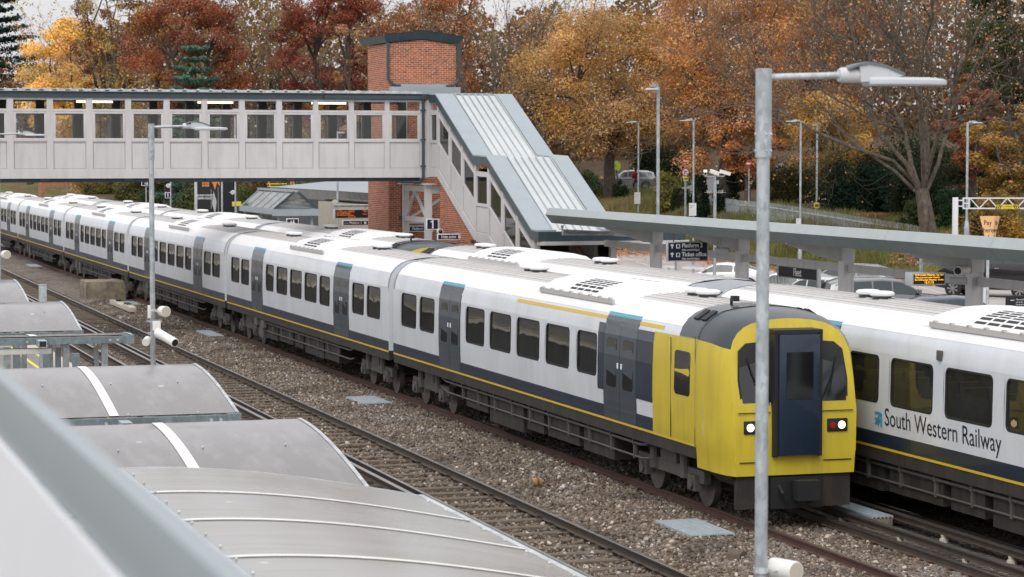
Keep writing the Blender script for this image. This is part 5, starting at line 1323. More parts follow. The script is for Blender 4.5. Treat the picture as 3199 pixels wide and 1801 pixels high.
# camera pole
X_, Y_ = at(2233, 100); t = thing('camera_pole', 'grey pole with a spiked collar carrying three white cameras', 'camera pole', (X_, Y_, .5))
m = MB(); m.tube([(0, 0, 0), (0, 0, 1.3), (0, 0, 5.1)], [.1, .066, .066], 16); m.tube([(0, 0, 4.45), (0, 0, 5.28)], .05, 12); part('post', m, M['galv'], t, smooth=40)
m = MB(); m.box(-.45, .40, -.03, .03, 5.24, 5.29); part('cross_arm', m, M['galv'], t)
m = MB()
for k in range(18):
    a = 2 * PI * k / 18; m.bar((.06 * math.cos(a), .06 * math.sin(a), 4.62), (.44 * math.cos(a), .44 * math.sin(a), 4.60), .012); m.bar((.30 * math.cos(a), .3 * math.sin(a), 4.56), (.34 * math.cos(a), .34 * math.sin(a), 4.70), .01)
part('spike_collar', m, M['galvl'], t)
m = MB(); m.tube([(.1, 0, 5.2), (.18, 0, 5.1), (.24, 0, 4.95), (.2, 0, 4.8), (.08, 0, 4.8)], .025, 8); part('cable', m, M['rubber'], t)
m = MB(); m.box(.04, .14, -.08, .02, 4.95, 5.1); part('junction_box', m, M['galv'], t)
for (x, z), d in (((-.43, 5.42), (-.12, -.3, -.06)), ((-.02, 5.42), (.26, -.35, -.14)), ((.42, 5.42), (.52, -.1, -.14))):
    m = MB(); dv = Vector(d).normalized(); a = Vector((x, 0, z)) - dv * .2; b = Vector((x, 0, z)) + dv * .26
    m.bar(a, b, .13, .14); m.bar(a + Vector((0, 0, .075)), b + dv * .06 + Vector((0, 0, .075)), .15, .015); c = part('camera', m, M['plastic'], t, bevel=.015)
    m = MB(); m.tube([b, b + dv * .004], .05, 12); part('lens', m, M['black'], c)
    m = MB(); m.tube([(x, 0, 5.28), (x, 0, 5.36)], .02, 8); part('mount', m, M['galv'], c)
# small cameras and speakers at the canopy
t = thing('security_camera', 'white camera looking left under the canopy at the right column', 'camera', (26.0, 48.7, 4.06))
m = MB(); m.tube([(-.24, -.22, -.0), (.1, .0, .02)], [.11, .11], 18); part('housing', m, M['plastic'], t, smooth=40)
m = MB(); m.tube([(-.245, -.224, 0), (-.25, -.228, 0)], .08, 18); part('lens', m, M['black'], t)
for (x, y, z), lab in (((25.92, 48.6, 3.83), 'grey drum loudspeaker below the right camera'), ((25.75, 62.0, 4.0), 'grey drum loudspeaker beside the second canopy column')):
    t = thing('loudspeaker', lab, 'loudspeaker', (x, y, z)); m = MB(); m.tube([(-.25, .12, 0), (.1, -.05, 0)], .085, 18); part('drum', m, M['lampgrey'], t, smooth=40)
    m = MB(); m.tube([(.1, -.05, 0), (.105, -.052, 0)], .08, 18); part('front_grille', m, M['undergrey'], t); m = MB(); m.tube([(-.05, .02, .08), (-.05, .02, .3)], .012, 6); part('bracket', m, M['galv'], t)
# ------------------------------------------------------------------ cars
def make_car(label, kind, pm, loc, rz, plate=True, black=False, tail_white=False):
    """local +x = forward; side profile lofted across the width"""
    P = dict(
        hatch=dict(L=4.2, W=1.78, st=[(-2.1, .42, .80, .80, .0), (-2.02, .28, .95, .95, .80), (-1.9, .24, .99, 1.30, .84), (-1.45, .22, .98, 1.44, .86), (-.3, .2, .95, 1.49, .88), (.35, .2, .93, 1.44, .88), (1.05, .2, .92, .95, .88), (1.75, .22, .82, .83, .84), (2.02, .28, .68, .68, .76), (2.1, .4, .55, .55, .0)], wb=(-1.28, 1.28), wr=.31),
        coupe=dict(L=4.45, W=1.84, st=[(-2.2, .45, .86, .86, .0), (-2.1, .3, .97, .97, .78), (-1.75, .24, .98, 1.03, .86), (-1.0, .22, .96, 1.26, .88), (-.2, .2, .93, 1.36, .9), (.25, .2, .92, 1.33, .9), (.95, .2, .90, .93, .9), (1.7, .22, .80, .82, .86), (2.1, .28, .64, .64, .74), (2.2, .4, .52, .52, .0)], wb=(-1.3, 1.38), wr=.34),
        suv=dict(L=4.85, W=1.93, st=[(-2.4, .45, .9, .9, .0), (-2.33, .34, 1.08, 1.08, .84), (-2.2, .3, 1.12, 1.48, .90), (-1.75, .28, 1.10, 1.63, .92), (-.3, .26, 1.06, 1.68, .95), (.4, .26, 1.05, 1.62, .95), (1.2, .26, 1.05, 1.08, .94), (1.95, .28, .98, .99, .90), (2.33, .34, .78, .78, .8), (2.42, .5, .62, .62, .0)], wb=(-1.45, 1.47), wr=.37),
        tall=dict(L=4.9, W=1.98, st=[(-2.4, .5, 1.2, 1.2, .0), (-2.36, .4, 1.42, 1.42, .88), (-2.28, .36, 1.44, 1.92, .93), (-1.85, .34, 1.43, 2.06, .95), (-.3, .34, 1.40, 2.10, .96), (.4, .34, 1.38, 2.06, .96), (1.05, .34, 1.34, 1.37, .95), (1.95, .36, 1.24, 1.25, .92), (2.35, .42, 1.0, 1.0, .85), (2.45, .55, .8, .8, .0)], wb=(-1.45, 1.5), wr=.36))[kind]
    W2 = P['W'] / 2; t = thing('parked_car', label, 'car', loc, rz)
    secs = []
    for x, zb_, zbelt, zr, k in P['st']:
        w = W2 * k if k > .01 else W2 * .6
        rw = w * (.74 if zr > zbelt + .1 else .93)
        zmid = zb_ + (zbelt - zb_) * .55
        row = [(-w * .93, zb_), (-w, zmid), (-w * .97, zbelt), (-rw, zr - .05 if zr > zbelt + .1 else zr), (-rw * .8, zr + .0), (0, zr + .03)]
        secs.append([(x, u, v) for u, v in row] + [(x, -u, v) for u, v in row[::-1][1:]])
    n = len(secs[0]); m = MB(); vs = [v for s in secs for v in s]
    m.add(vs, [[k * n + i, k * n + i + 1, (k + 1) * n + i + 1, (k + 1) * n + i] for k in range(len(secs) - 1) for i in range(n - 1)] + [[k * n + n - 1, k * n, (k + 1) * n, (k + 1) * n + n - 1] for k in range(len(secs) - 1)] + [list(range(n))[::-1], [(len(secs) - 1) * n + i for i in range(n)]])
    body = part('body', m, pm, t, smooth=38, bevel=0)
    st = P['st']; cab = [i for i, s in enumerate(st) if s[3] > s[2] + .1]
    i0, i1 = cab[0] - 1, cab[-1] + 1
    def lerp(a, b, f): return tuple(a[k] + (b[k] - a[k]) * f for k in range(3))
    def outw(p, d=.008): return (p[0], p[1] + (d if p[1] > 0 else -d), p[2] + d * .3)
    for sg in (0, 1):
        ib, ir = (2, 3) if sg == 0 else (n - 3, n - 4)
        segs = []
        # windows run from the first cabin station to the windscreen base, split at the middle pillar
        belt = [secs[i][ib] for i in range(i0, i1 + 1)]; roof = [secs[i][ir] for i in range(i0, i1 + 1)]
        xs0, xs1 = belt[0][0] + .25, belt[-1][0] - .12
        def atx(pl, x):
            for a, b in zip(pl, pl[1:]):
                if a[0] <= x <= b[0] or (a[0] >= x >= b[0]): return lerp(a, b, (x - a[0]) / (b[0] - a[0] + 1e-9))
            return pl[-1]
        cuts = [(xs0 + .03, -.72), (-.66, .02), (.08, xs1)] if kind != 'coupe' else [(-1.05, -.62), (-.56, xs1)]
        for a, b in cuts:
            bb, rr_ = [], []
            for k in range(7):
                x = a + (b - a) * k / 6; p = atx(belt, x); q = atx(roof, x)
                bb.append(outw(lerp(p, q, .08))); rr_.append(outw(lerp(p, q, .90)))
            m = MB(); m.add(bb + rr_, [[k, k + 1, 8 + k, 7 + k] for k in range(6)]); part('side_window', m, M['carglass2'], t)
    def screen(ia, ib_, name):
        A, B = secs[ia], secs[ib_]
        q = []
        for f, Sx in ((.10, None), (.92, None)):
            row = []
            for c in (3, 4, 5, 6, 7):
                p = lerp(A[c], B[c], f); row.append((p[0] + (.004 if ia > ib_ else -.004) * 2, p[1] * .95, p[2] + .010))
            q.append(row)
        m = MB(); m.add(q[0] + q[1], [[k, k + 1, 6 + k, 5 + k] for k in range(4)]); part(name, m, M['carglass2'], t)
    screen(i1, cab[-1], 'windscreen'); screen(i0, cab[0], 'rear_window')
    for x in P['wb']:
        for s in (-1, 1):
            m = MB(); m.tube([(x, s * (W2 - .24), P['wr']), (x, s * (W2 - .02), P['wr']), (x, s * (W2 + .005), P['wr'])], [P['wr'], P['wr'], P['wr'] * .9], 24); w = part('wheel', m, M['tyre'], t, smooth=40)
            m = MB(); r = P['wr'] * .68
            m.tube([(x, s * (W2 + .0), P['wr']), (x, s * (W2 + .008), P['wr'])], r, 24); part('rim_well', m, M['black'], w)
            m = MB()
            for k in range(7):
                a = 2 * PI * k / 7
                for da in (-.12, .12): m.bar((x + .03 * math.cos(a), s * (W2 + .016), P['wr'] + .03 * math.sin(a)), (x + r * math.cos(a + da), s * (W2 + .016), P['wr'] + r * math.sin(a + da)), .028, .018, up=(0, 1, 0))
            m.tube([(x, s * (W2 + .008), P['wr']), (x, s * (W2 + .022), P['wr'])], .07, 10)
            part('rim', m, M['alloy'], w)
    m = MB()
    for x in P['wb']:
        for s in (-1, 1):
            pts = [(x + (P['wr'] + .06) * math.cos(R(a)), P['wr'] + (P['wr'] + .06) * math.sin(R(a))) for a in range(0, 181, 15)]
            m.prism(pts, 'y', min(s * (W2 - .3), s * (W2 + .002)), max(s * (W2 - .3), s * (W2 + .002)))
    part('wheel_arch', m, M['black'], t)
    xf, xb = P['st'][-2][0], P['st'][1][0]; zf = P['st'][-2][2]; zr_ = P['st'][1][2]
    for s in (-1, 1):
        m = MB(); m.bar((xf - .22, s * W2 * .80, zf + .0), (xf - .02, s * W2 * .58, zf - .08), .16, .13); part('headlight', m, M['lens'], t, bevel=.02)
        m = MB(); m.box(xb - .06, xb + .12, min(s * W2 * .58, s * W2 * .88), max(s * W2 * .58, s * W2 * .88), zr_ - .2, zr_ - .04) if not black else m.box(xb - .10, xb + .12, min(s * W2 * .66, s * W2 * .9), max(s * W2 * .66, s * W2 * .9), zr_ - .26, zr_ + .22)
        part('tail_light', m, M['tail'], t, bevel=.02)
        if tail_white:
            m = MB(); m.box(xb - .108, xb + .11, min(s * W2 * .665, s * W2 * .905), max(s * W2 * .665, s * W2 * .905), zr_ - .02, zr_ + .22); part('tail_light_top', m, M['signwhite'], t, bevel=.015)
        xm_ = P['st'][i1][0] - .22; zm = P['st'][i1][2] + .10
        m = MB(); m.box(xm_ - .07, xm_ + .07, min(s * W2 * .93, s * (W2 + .17)), max(s * W2 * .93, s * (W2 + .17)), zm - .02, zm + .13); part('wing_mirror', m, pm, t, bevel=.03)
        m = MB()
        for x in ((-.1,) if kind == 'coupe' else (-.45, .5)): m.box(x - .1, x + .1, min(s * W2 * .97, s * (W2 + .02)), max(s * W2 * .97, s * (W2 + .02)), P['st'][4][2] - .14, P['st'][4][2] - .11)
        part('door_handle', m, M['alloy'], t)
    m = MB(); m.box(P['st'][0][0] - .03, P['st'][0][0], -.26, .26, .62, .73); part('number_plate', m, M['signyel'], t)
    m = MB(); m.box(P['st'][-1][0] - .02, P['st'][-1][0] + .02, -.45, .45, .42, .56); part('grille', m, M['black'], t)
    return t
M['carglass2'] = paint('car_window', (.022, .034, .036), .05, .15, .8, spec=.7)
def park(label, kind, col, metal, x, D, rz, dx=0, z=.5, **k):
    X_, Y_ = at(x, D); return make_car(label, kind, carpaint('car_' + label.split()[0], col, metal), (X_, Y_, z), rz, **k)
VX = -YAW
park('white coupe with curved roof parked behind the second canopy column', 'coupe', (.75, .76, .78), .1, 2262, 108, PI + VX - .32)
park('silver hatchback parked behind the near lamp post, left of the station name board', 'hatch', (.52, .54, .56), .5, 2452, 97, PI + VX - .35)
park('pale silver hatchback parked right behind the station name board', 'hatch', (.6, .62, .64), .5, 2548, 93, PI + VX - .55)
park('grey dark-roofed hatchback parked farther back by the grass bank', 'hatch', (.33, .34, .34), .5, 2640, 104, PI + VX - .4)
park('charcoal estate SUV parked behind the third canopy column, nose to the right', 'suv', (.17, .175, .19), .5, 2768, 88.5, VX + .12)
park('navy hatchback parked by the palisade fence at the right column', 'hatch', (.055, .07, .105), .5, 3010, 80, VX + .05)
park('black tall SUV leaving towards the bank, red tail lamps at the right edge', 'tall', (.010, .010, .012), .2, 3105, 105, PI + VX - .5, black=True, tail_white=True)
X_, Y_ = at(1962, 182); make_car('silver car passing along the upper road behind the ivy-clad oak', 'hatch', carpaint('car_passing', (.26, .28, .29), .5), (X_, Y_, 4.02), PI + VX)

# ------------------------------------------------------------------ car park furniture
X_, Y_ = at(3070, 86); t = thing('ticket_machine', 'white car park ticket machine behind the right canopy column', 'machine', (X_, Y_, .5))
m = MB(); m.box(-.14, .14, -.13, .13, 0, 1.72); part('cabinet', m, M['white'], t, bevel=.02)
m = MB(); m.box(-.10, .10, -.14, -.131, 1.45, 1.52); part('slot', m, M['black'], t)
X_, Y_ = at(3094, 85); t = thing('pay_sign', 'peach wedge shaped Pay here sign on a pole, above the canopy', 'sign', (X_, Y_, .5)); zt_, zb2 = zof(674, 85) - .5, zof(748, 85) - .5
m = MB(); m.tube([(0, .16, 0), (0, .16, zt_ - .3)], .055, 12); part('pole', m, M['galvl'], t)
m = MB(); hw, bw = .36, .07
A = [(-.34, .15, zt_), (.06, -.2, zt_), (.36, -.02, zt_)]; B = [(.02 + (x - .02) * .24, y * .24, zb2 - .35) for x, y, z in A]
m.add(A + B, [[0, 1, 4, 3], [1, 2, 5, 4], [2, 0, 3, 5], [0, 2, 1], [3, 4, 5]]); part('board', m, M['peach'], t)
def on_quad(mb, a, b, o, size):
    """text laid on the vertical face from a to b (bottom corners), origin o along it"""
    d = Vector((b[0] - a[0], b[1] - a[1], 0)).normalized(); nrm = Vector((d.y, -d.x, 0))
    mb.v = [tuple(Vector(a) + d * (o[0] + v[0]) + Vector((0, 0, o[1] + v[1])) + nrm * (.02 + v[2])) for v in mb.v]; return mb
a0, a1 = Vector(A[0]), Vector(A[1]); b0 = Vector(B[0])
for s, f in (('Pay', .80), ('here', .58)):
    for P0, P1, Q0, Q1, sx in ((A[0], A[1], B[0], B[1], .85), (A[1], A[2], B[1], B[2], .55)):
        l = Vector(Q0).lerp(Vector(P0), f); r_ = Vector(Q1).lerp(Vector(P1), f); mid_ = (l + r_) / 2
        d = (r_ - l).normalized(); nr = Vector((d.y, -d.x, 0)); tm = text(s, .24, sx, 'CENTER', .001)
        up_ = (Vector(P0).lerp(Vector(P1), .5) - Vector(Q0).lerp(Vector(Q1), .5)).normalized()
        nr = d.cross(up_).normalized()
        tm.v = [tuple(mid_ + d * v[0] + up_ * v[1] + nr * (.006 + v[2])) for v in tm.v]; part('lettering', tm, M['signnavy'], t)
for P0, P1, Q0, Q1 in ((A[0], A[1], B[0], B[1]), (A[1], A[2], B[1], B[2])):
    m = MB(); c1 = Vector(Q0).lerp(Vector(P0), .44).lerp(Vector(Q1).lerp(Vector(P1), .44), .5); c2 = Vector(Q0).lerp(Vector(P0), .18).lerp(Vector(Q1).lerp(Vector(P1), .18), .5)
    d = (Vector(Q1) - Vector(Q0)).normalized(); up_ = (c1 - c2).normalized(); nr = d.cross(up_).normalized(); o_ = nr * .008
    m.bar(c1 + o_, c2 + o_, .022, .006, up=tuple(nr)); m.bar(c2 + o_, c2 + o_ + up_ * .07 - d * .05, .022, .006, up=tuple(nr)); m.bar(c2 + o_, c2 + o_ + up_ * .07 + d * .05, .022, .006, up=tuple(nr)); part('arrow', m, M['signnavy'], t)
X_, Y_ = at(2984, 109); z0 = zof(735, 109) - 1.2; t = thing('height_barrier', 'white lattice height barrier on a post over the car park entrance', 'barrier', (X_, Y_, z0))
hh = zof(615.5, 109) - z0
m = MB(); m.box(-.1, .1, -.1, .1, 0, hh); part('post', m, M['white'], t, bevel=.01)
zz0, zz1 = zof(650, 109) - z0, zof(618, 109) - z0
dv = Vector((cYw, -sY, 0))
m = MB()
for z in (zz0, zz1): m.bar(dv * .33 + Vector((0, 0, z)), dv * 4.8 + Vector((0, 0, z)), .06)
m.bar(dv * .36 + Vector((0, 0, zz0)), dv * .36 + Vector((0, 0, zz1)), .06); m.bar(dv * .62 + Vector((0, 0, zz0)), dv * .62 + Vector((0, 0, zz1)), .06); m.bar(dv * .36 + Vector((0, 0, (zz0 + zz1) / 2)), dv * .62 + Vector((0, 0, (zz0 + zz1) / 2)), .05)
x = .66; k = 0
while x < 4.6: m.bar(dv * x + Vector((0, 0, zz1 if k % 2 == 0 else zz0)), dv * (x + .42) + Vector((0, 0, zz0 if k % 2 == 0 else zz1)), .045); x += .42; k += 1
m.bar(Vector((.08, 0, zz1 - .1)), dv * .36 + Vector((0, 0, zz1 - .1)), .05); m.bar(Vector((.08, 0, zz0 + .1)), dv * .36 + Vector((0, 0, zz0 + .1)), .05)
part('lattice_beam', m, M['white'], t)
m = MB(); nn_ = Vector((-sY, -cYw, 0)) * .06
p0 = dv * 1.76 + Vector((0, 0, zz0 - .03)) + nn_; p1 = dv * 2.92 + Vector((0, 0, zz0 - .03)) + nn_
pb = part('headroom_plate', m.add([p0, p1, p1 + Vector((0, 0, .20)) - dv * .08, p0 + Vector((0, 0, .20)) + dv * .08], [[0, 1, 2, 3]]), M['signyel'], t)
for s, z, sz in (('MAX. HEADROOM', .125, .09), ('2.1m (6\'10")', .04, .075)):
    tm = text(s, sz, 1., 'CENTER', .001); c = (p0 + p1) / 2; tm.v = [tuple(c + dv * v[0] + Vector((0, 0, z + v[1])) + nn_ * (.12 + v[2])) for v in tm.v]; part('lettering', tm, M['black'], pb)
m = MB()
for k in range(3):
    for b0_, sg in ((p0, 1), (p1, -1)):
        a = b0_ + dv * (sg * (.03 + k * .09)) + nn_ * .1; m.add([a, a + dv * sg * .045, a + dv * sg * .115 + Vector((0, 0, .19)), a + dv * sg * .07 + Vector((0, 0, .19))], [[0, 1, 2, 3]])
part('hazard_stripe', m, M['black'], pb)
X_, Y_ = at(3178, 78); t = thing('information_totem', 'black wrapped totem with white notices at the right edge', 'totem', (X_, Y_, .9))
m = MB(); m.box(-.24, .4, 0, .3, 0, 1.20); part('case', m, M['dark'], t, bevel=.03)
for k, (s, z) in enumerate((('This machine is', 1.08), ('out of use.', 1.0), ('Pay by phone', .92))): letters(t, s, .07, -.02, z, .9, align='LEFT')
m = MB(); m.box(-.02, .36, -.012, -.006, .35, .62); p = part('notice', m, M['teal'], t); letters(p, '774', .14, .14, .44, y=-.016); m = MB(); m.box(-.02, .36, -.013, -.006, .65, .74); part('notice_band', m, M['signyel'], t); m = MB(); m.box(-.02, .36, -.013, -.006, .77, .86); part('notice_band', m, M['signwhite'], t)
for z in (.55, 1.05):
    m = MB(); m.box(-.22, -.08, -.012, -.004, z, z + .02); part('cable_tie', m, M['signwhite'], t)
# road signs and estate board along the upper road
def roundsign(label, x, y, D, r, kind):
    X_, Y_ = at(x, D); z = zof(y, D); t = thing('road_sign', label, 'road sign', (X_, Y_, z))
    m = MB(); m.cyl((0, 0, 0), (0, .02, 0), r, 28); part('disc', m, M['signred'], t)
    m = MB()
    if kind == 'noentry':
        m.box(-r * .75, r * .75, -.008, -.002, -r * .18, r * .18); part('bar', m, M['signwhite'], t)
    else:
        m.cyl((0, -.002, 0), (0, -.008, 0), r * .78, 28); f = part('face', m, M['signwhite'], t)
        m = MB(); m.tube([(-.06, -.012, -r * .5), (-.06, -.012, r * .1), (-.02, -.012, r * .22), (r * .3, -.012, r * .22)], .03, 6); m.bar((-r * .5, -.013, r * .5), (r * .5, -.013, -r * .5), .02, .005); part('arrow', m, M['black'], f)
    m = MB(); m.box(-.035, .035, .03, .1, -4.4, .0); part('pole', m, M['galv'], t)
roundsign('round red no entry sign above the no right turn sign', 2143, 502, 150.4, .25, 'noentry')
roundsign('round no right turn sign below the no entry sign', 2141, 537, 150.2, .25, 'turn')
roundsign('round red no entry sign half hidden in orange leaves', 2340, 510, 148.5, .25, 'noentry')
notice('yellow plate under the no right turn sign', 2142, 551, 564, 150.1, .31, False, 'signyel')
X_, Y_ = at(1916, 178); t = thing('estate_board', 'green heart shaped estate agent board by the upper road', 'sign', (X_, Y_, 4.0))
m = MB(); hp = [(.0, -.42)] + [(.36 * math.sin(R(a)) * 1.05, .05 + .36 * math.cos(R(a)) * (.9 if a < 60 else 1)) for a in range(110, 10, -20)] + [(0, .26)] + [(-.36 * math.sin(R(a)) * 1.05, .05 + .36 * math.cos(R(a))) for a in range(20, 115, 20)]
zc = zof(522, 178) - 4.0; m.prism([(u * 1.5, zc + v * 1.5) for u, v in hp], 'y', -.02, .02); part('board', m, M['green'], t)
m = MB(); m.box(-.3, .3, -.03, -.022, zc - .42, zc - .2); p_ = part('panel', m, M['navy'], t); letters(p_, 'SALE', .16, 0, zc - .31, y=-.035); letters(t, 'FOR', .26, 0, zc + .12, mat='black', y=-.026)
m = MB(); m.box(.25, .33, .0, .08, -.5, zc + .2); part('post', m, M['timber'], t)

# ------------------------------------------------------------------ people
def person(name, label, loc, rz, J, E, mats, fn, hair_c=None, mask=False):
    """J: joints {name:(x,y,z,r)}; E: edges; one continuous skinned body"""
    me = bpy.data.meshes.new(name); names = list(J); me.from_pydata([J[k][:3] for k in names], [(names.index(a), names.index(b)) for a, b in E], [])
    o = bpy.data.objects.new(name, me); COL.objects.link(o)
    sk = o.modifiers.new('s', 'SKIN'); 
    for i, k in enumerate(names):
        r = J[k][3]; d = me.skin_vertices[0].data[i]; d.radius = (r, r * (J[k][4] if len(J[k]) > 4 else 1.)); d.use_root = (k == 'pelvis')
    sb = o.modifiers.new('b', 'SUBSURF'); sb.levels = 2; sb.render_levels = 2
    bpy.context.view_layer.update()
    dg = bpy.context.evaluated_depsgraph_get(); nm = bpy.data.meshes.new_from_object(o.evaluated_get(dg)); o.modifiers.clear(); o.data = nm
    for q in mats: nm.materials.append(q)
    for p in nm.polygons: p.material_index = fn(p.center); p.use_smooth = True
    o.location = loc; o.rotation_euler = (0, 0, rz); tag(o, label, 'person'); h = J['head']
    m = MB(); m.ball((h[0], h[1] + .02, h[2] + .035), h[3] * 1.18, 14, 9, 1.05); m.ball((h[0], h[1] + .05, h[2] - .05), h[3] * .98, 12, 8, 1.2); part('hair', m, M['hair'], o, smooth=60)
    m = MB(); m.ball((h[0], h[1] - h[3] * .86, h[2] - .01), h[3] * .2, 8, 6); 
    for s in (-1, 1): m.ball((h[0] + s * h[3] * 1.0, h[1], h[2]), h[3] * .22, 8, 6)
    part('nose_and_ears', m, M['skin'], o)
    m = MB()
    for s in (-1, 1): m.ball((h[0] + s * h[3] * .38, h[1] - h[3] * .86, h[2] + .02), .014, 8, 6)
    part('eyes', m, M['black'], o)
    if mask:
        m = MB(); m.ball((h[0], h[1] - h[3] * .55, h[2] - .055), h[3] * .66, 14, 8, .9); part('face_mask', m, M['mask'], o, smooth=60)
    else:
        m = MB(); m.box(h[0] - .025, h[0] + .025, h[1] - h[3] * 1.0, h[1] - h[3] * .8, h[2] - .062, h[2] - .052); part('mouth', m, M['red'], o)
    return o
EB = [('pelvis', 'waist'), ('waist', 'chest'), ('chest', 'neck'), ('neck', 'head'), ('head', 'crown')] + [e for s in 'lr' for e in (('chest', 'sh' + s), ('sh' + s, 'el' + s), ('el' + s, 'wr' + s), ('wr' + s, 'ha' + s), ('ha' + s, 'f1' + s), ('ha' + s, 'f2' + s), ('ha' + s, 'f3' + s), ('ha' + s, 'f4' + s), ('ha' + s, 'f5' + s), ('pelvis', 'hi' + s), ('hi' + s, 'kn' + s), ('kn' + s, 'an' + s), ('an' + s, 'to' + s))]
def hand(J, s, x, y, z, dx, dy, dz):
    J['ha' + s] = (x + dx * .06, y + dy * .06, z + dz * .06, .030, .6)
    for k, (o, l) in enumerate(((-.03, .075), (-.010, .09), (.010, .085), (.03, .065))): J['f%d%s' % (k + 1, s)] = (x + dx * (.06 + l) + o * .6, y + dy * (.06 + l) + o * .8, z + dz * (.06 + l), .009)
    J['f5' + s] = (x + dx * .09 + .04, y + dy * .09 - .03, z + dz * .08, .010)
def seated(turn=0):
    J = dict(pelvis=(0, 0, .12, .15), waist=(0, .03, .3, .135), chest=(0, .03, .5, .155, .75), neck=(0, .02, .66, .055), head=(0, 0, .79, .088), crown=(0, .01, .86, .07))
    for s, g in (('l', -1), ('r', 1)):
        J['sh' + s] = (g * .18, .02, .56, .06); J['el' + s] = (g * .24, -.06, .32, .045); J['wr' + s] = (g * .10, -.26, .26, .03); hand(J, s, g * .10, -.26, .26, -g * .5, -.5, -.1)
        J['hi' + s] = (g * .10, -.06, .10, .10); J['kn' + s] = (g * .11, -.46, .12, .07); J['an' + s] = (g * .11, -.46, -.32, .045); J['to' + s] = (g * .11, -.62, -.36, .04)
    return J
person('person', 'seated passenger in a tan coat and blue face mask behind a train window', (19.80 + .60, 38.62, 1.66), -.5, seated(), EB, [M['skin'], M['coat'], M['dark']], lambda c: 0 if c.z > .64 or (c.y < -.24 and .15 < c.z < .4) else (1 if c.z > .2 else 2), mask=True)
person('person', 'dark haired seated passenger behind the window at the right edge', (19.80 + .60, 35.0, 1.62), -.6, seated(), EB, [M['skin'], M['dark'], M['dark']], lambda c: 0 if c.z > .64 or (c.y < -.24 and .15 < c.z < .4) else 1)
J = dict(pelvis=(0, 0, .95, .13), waist=(0, 0, 1.1, .125), chest=(0, 0, 1.32, .15, .7), neck=(0, 0, 1.5, .055), head=(0, 0, 1.63, .088), crown=(0, .01, 1.70, .07))
for s, g, f in (('l', -1, .16), ('r', 1, -.16)):
    J['sh' + s] = (g * .19, 0, 1.40, .062); J['el' + s] = (g * .24, .0 + f * .5, 1.12, .048); J['wr' + s] = (g * .22, -.12 + f, .92, .03); hand(J, s, g * .22, -.12 + f, .92, 0, -.3, -.9)
    J['hi' + s] = (g * .09, 0, .88, .095); J['kn' + s] = (g * .09, -f * 1.1, .48, .065); J['an' + s] = (g * .09, -f * 1.3 + .05, .08, .042); J['to' + s] = (g * .09, -f * 1.3 - .12, .035, .038)
X_, Y_ = at(1987, 174); person('person', 'pedestrian in a dark red jacket walking along the upper road', (X_, Y_, 3.98), PI / 2 + .2, J, EB, [M['skin'], M['red'], M['dark']], lambda c: 0 if c.z > 1.48 or (.7 < c.z < .95 and abs(c.x) > .17) else (1 if c.z > .93 else 2))
m = MB(); m.ball((0, .0, 0), .2, 14, 8, 1.2); o = part('backpack', m, M['red'], smooth=60); o.location = (X_ - .19, Y_ + .06, 3.98 + 1.2); o.scale = (.7, .9, 1.); tag(o, 'red backpack worn by the pedestrian on the upper road', 'backpack')
# ------------------------------------------------------------------ terrain
DEL = [-60, 0, 2, 5, 10, 18, 36, 60, 140, 900]
TC = [(-3000, 165, [.5, .5, .6, .9, 1.3, 1.6, 2, 2.3, 3, 7]), (1000, 165, [.5, .5, .6, .9, 1.4, 1.8, 2.2, 2.6, 4, 8]), (1500, 160, [.5, .5, .7, 1.3, 2.2, 3, 3.6, 6, 10, 10]),
      (1720, 155, [.5, .5, 1.0, 2.2, 3.2, 3.98, 4.05, 6, 11, 11]), (2065, 150, [.5, .5, .9, 1.9, 3.0, 3.98, 4.05, 6, 11, 11]), (2354, 132, [.5, .5, .9, 1.7, 2.6, 3.2, 4.0, 6, 11, 11]),
      (2650, 121, [.5, .5, .9, 1.6, 2.4, 2.8, 3.5, 6, 11, 11]), (2900, 114, [.5, .5, .9, 1.7, 2.4, 2.7, 3.3, 6, 11, 11]), (3200, 112, [.5, .5, .9, 1.7, 2.4, 2.8, 3.5, 6, 11, 11]), (9000, 112, [.5, .5, .9, 1.7, 2.4, 2.8, 3.5, 6, 11, 11])]
TX = [c[0] for c in TC]
def toe(x): return float(np.interp(x, TX, [c[1] for c in TC]))
def tzx(x, D):
    z = [np.interp(x, TX, [c[2][k] for c in TC]) for k in range(10)]
    return float(np.interp(D - toe(x), DEL, z))
def tz(X, Y):
    D = X * sY + Y * cYw; x = CX + FS * (X * cYw - Y * sY) / max(D, 1)
    return tzx(x, D)
def bank_mat():
    m, nt, b = newmat('bank'); c = coords(nt)
    n = nd(nt, 'TexNoise', Scale=.35, Detail=8., Roughness=.7); L(nt, c, n.inputs[0])
    r = ramp(nt, [(.3, (.045, .032, .018)), (.42, (.16, .085, .03)), (.52, (.11, .115, .03)), (.62, (.19, .16, .06)), (.75, (.07, .10, .02))]); L(nt, n.outputs[0], r.inputs[0])
    n2 = nd(nt, 'TexNoise', Scale=9., Detail=6.); L(nt, c, n2.inputs[0]); r2 = ramp(nt, [(.3, (.45, .45, .45)), (.7, (1.5, 1.5, 1.5))]); L(nt, n2.outputs[0], r2.inputs[0])
    L(nt, mixc(nt, 1., r.outputs[0], r2.outputs[0], 'MULTIPLY'), b.inputs['Base Color']); b.inputs['Roughness'].default_value = .95
    bp = nd(nt, 'Bump', Strength=1., Distance=.2); L(nt, n2.outputs[0], bp.inputs['Height']); L(nt, bp.outputs[0], b.inputs['Normal']); return m
M['bank'] = bank_mat()
dens = lambda X: X > 30.0
xcol = np.concatenate([np.linspace(-9000, -600, 16), np.linspace(-500, 3600, 90), np.linspace(3800, 12000, 16)])
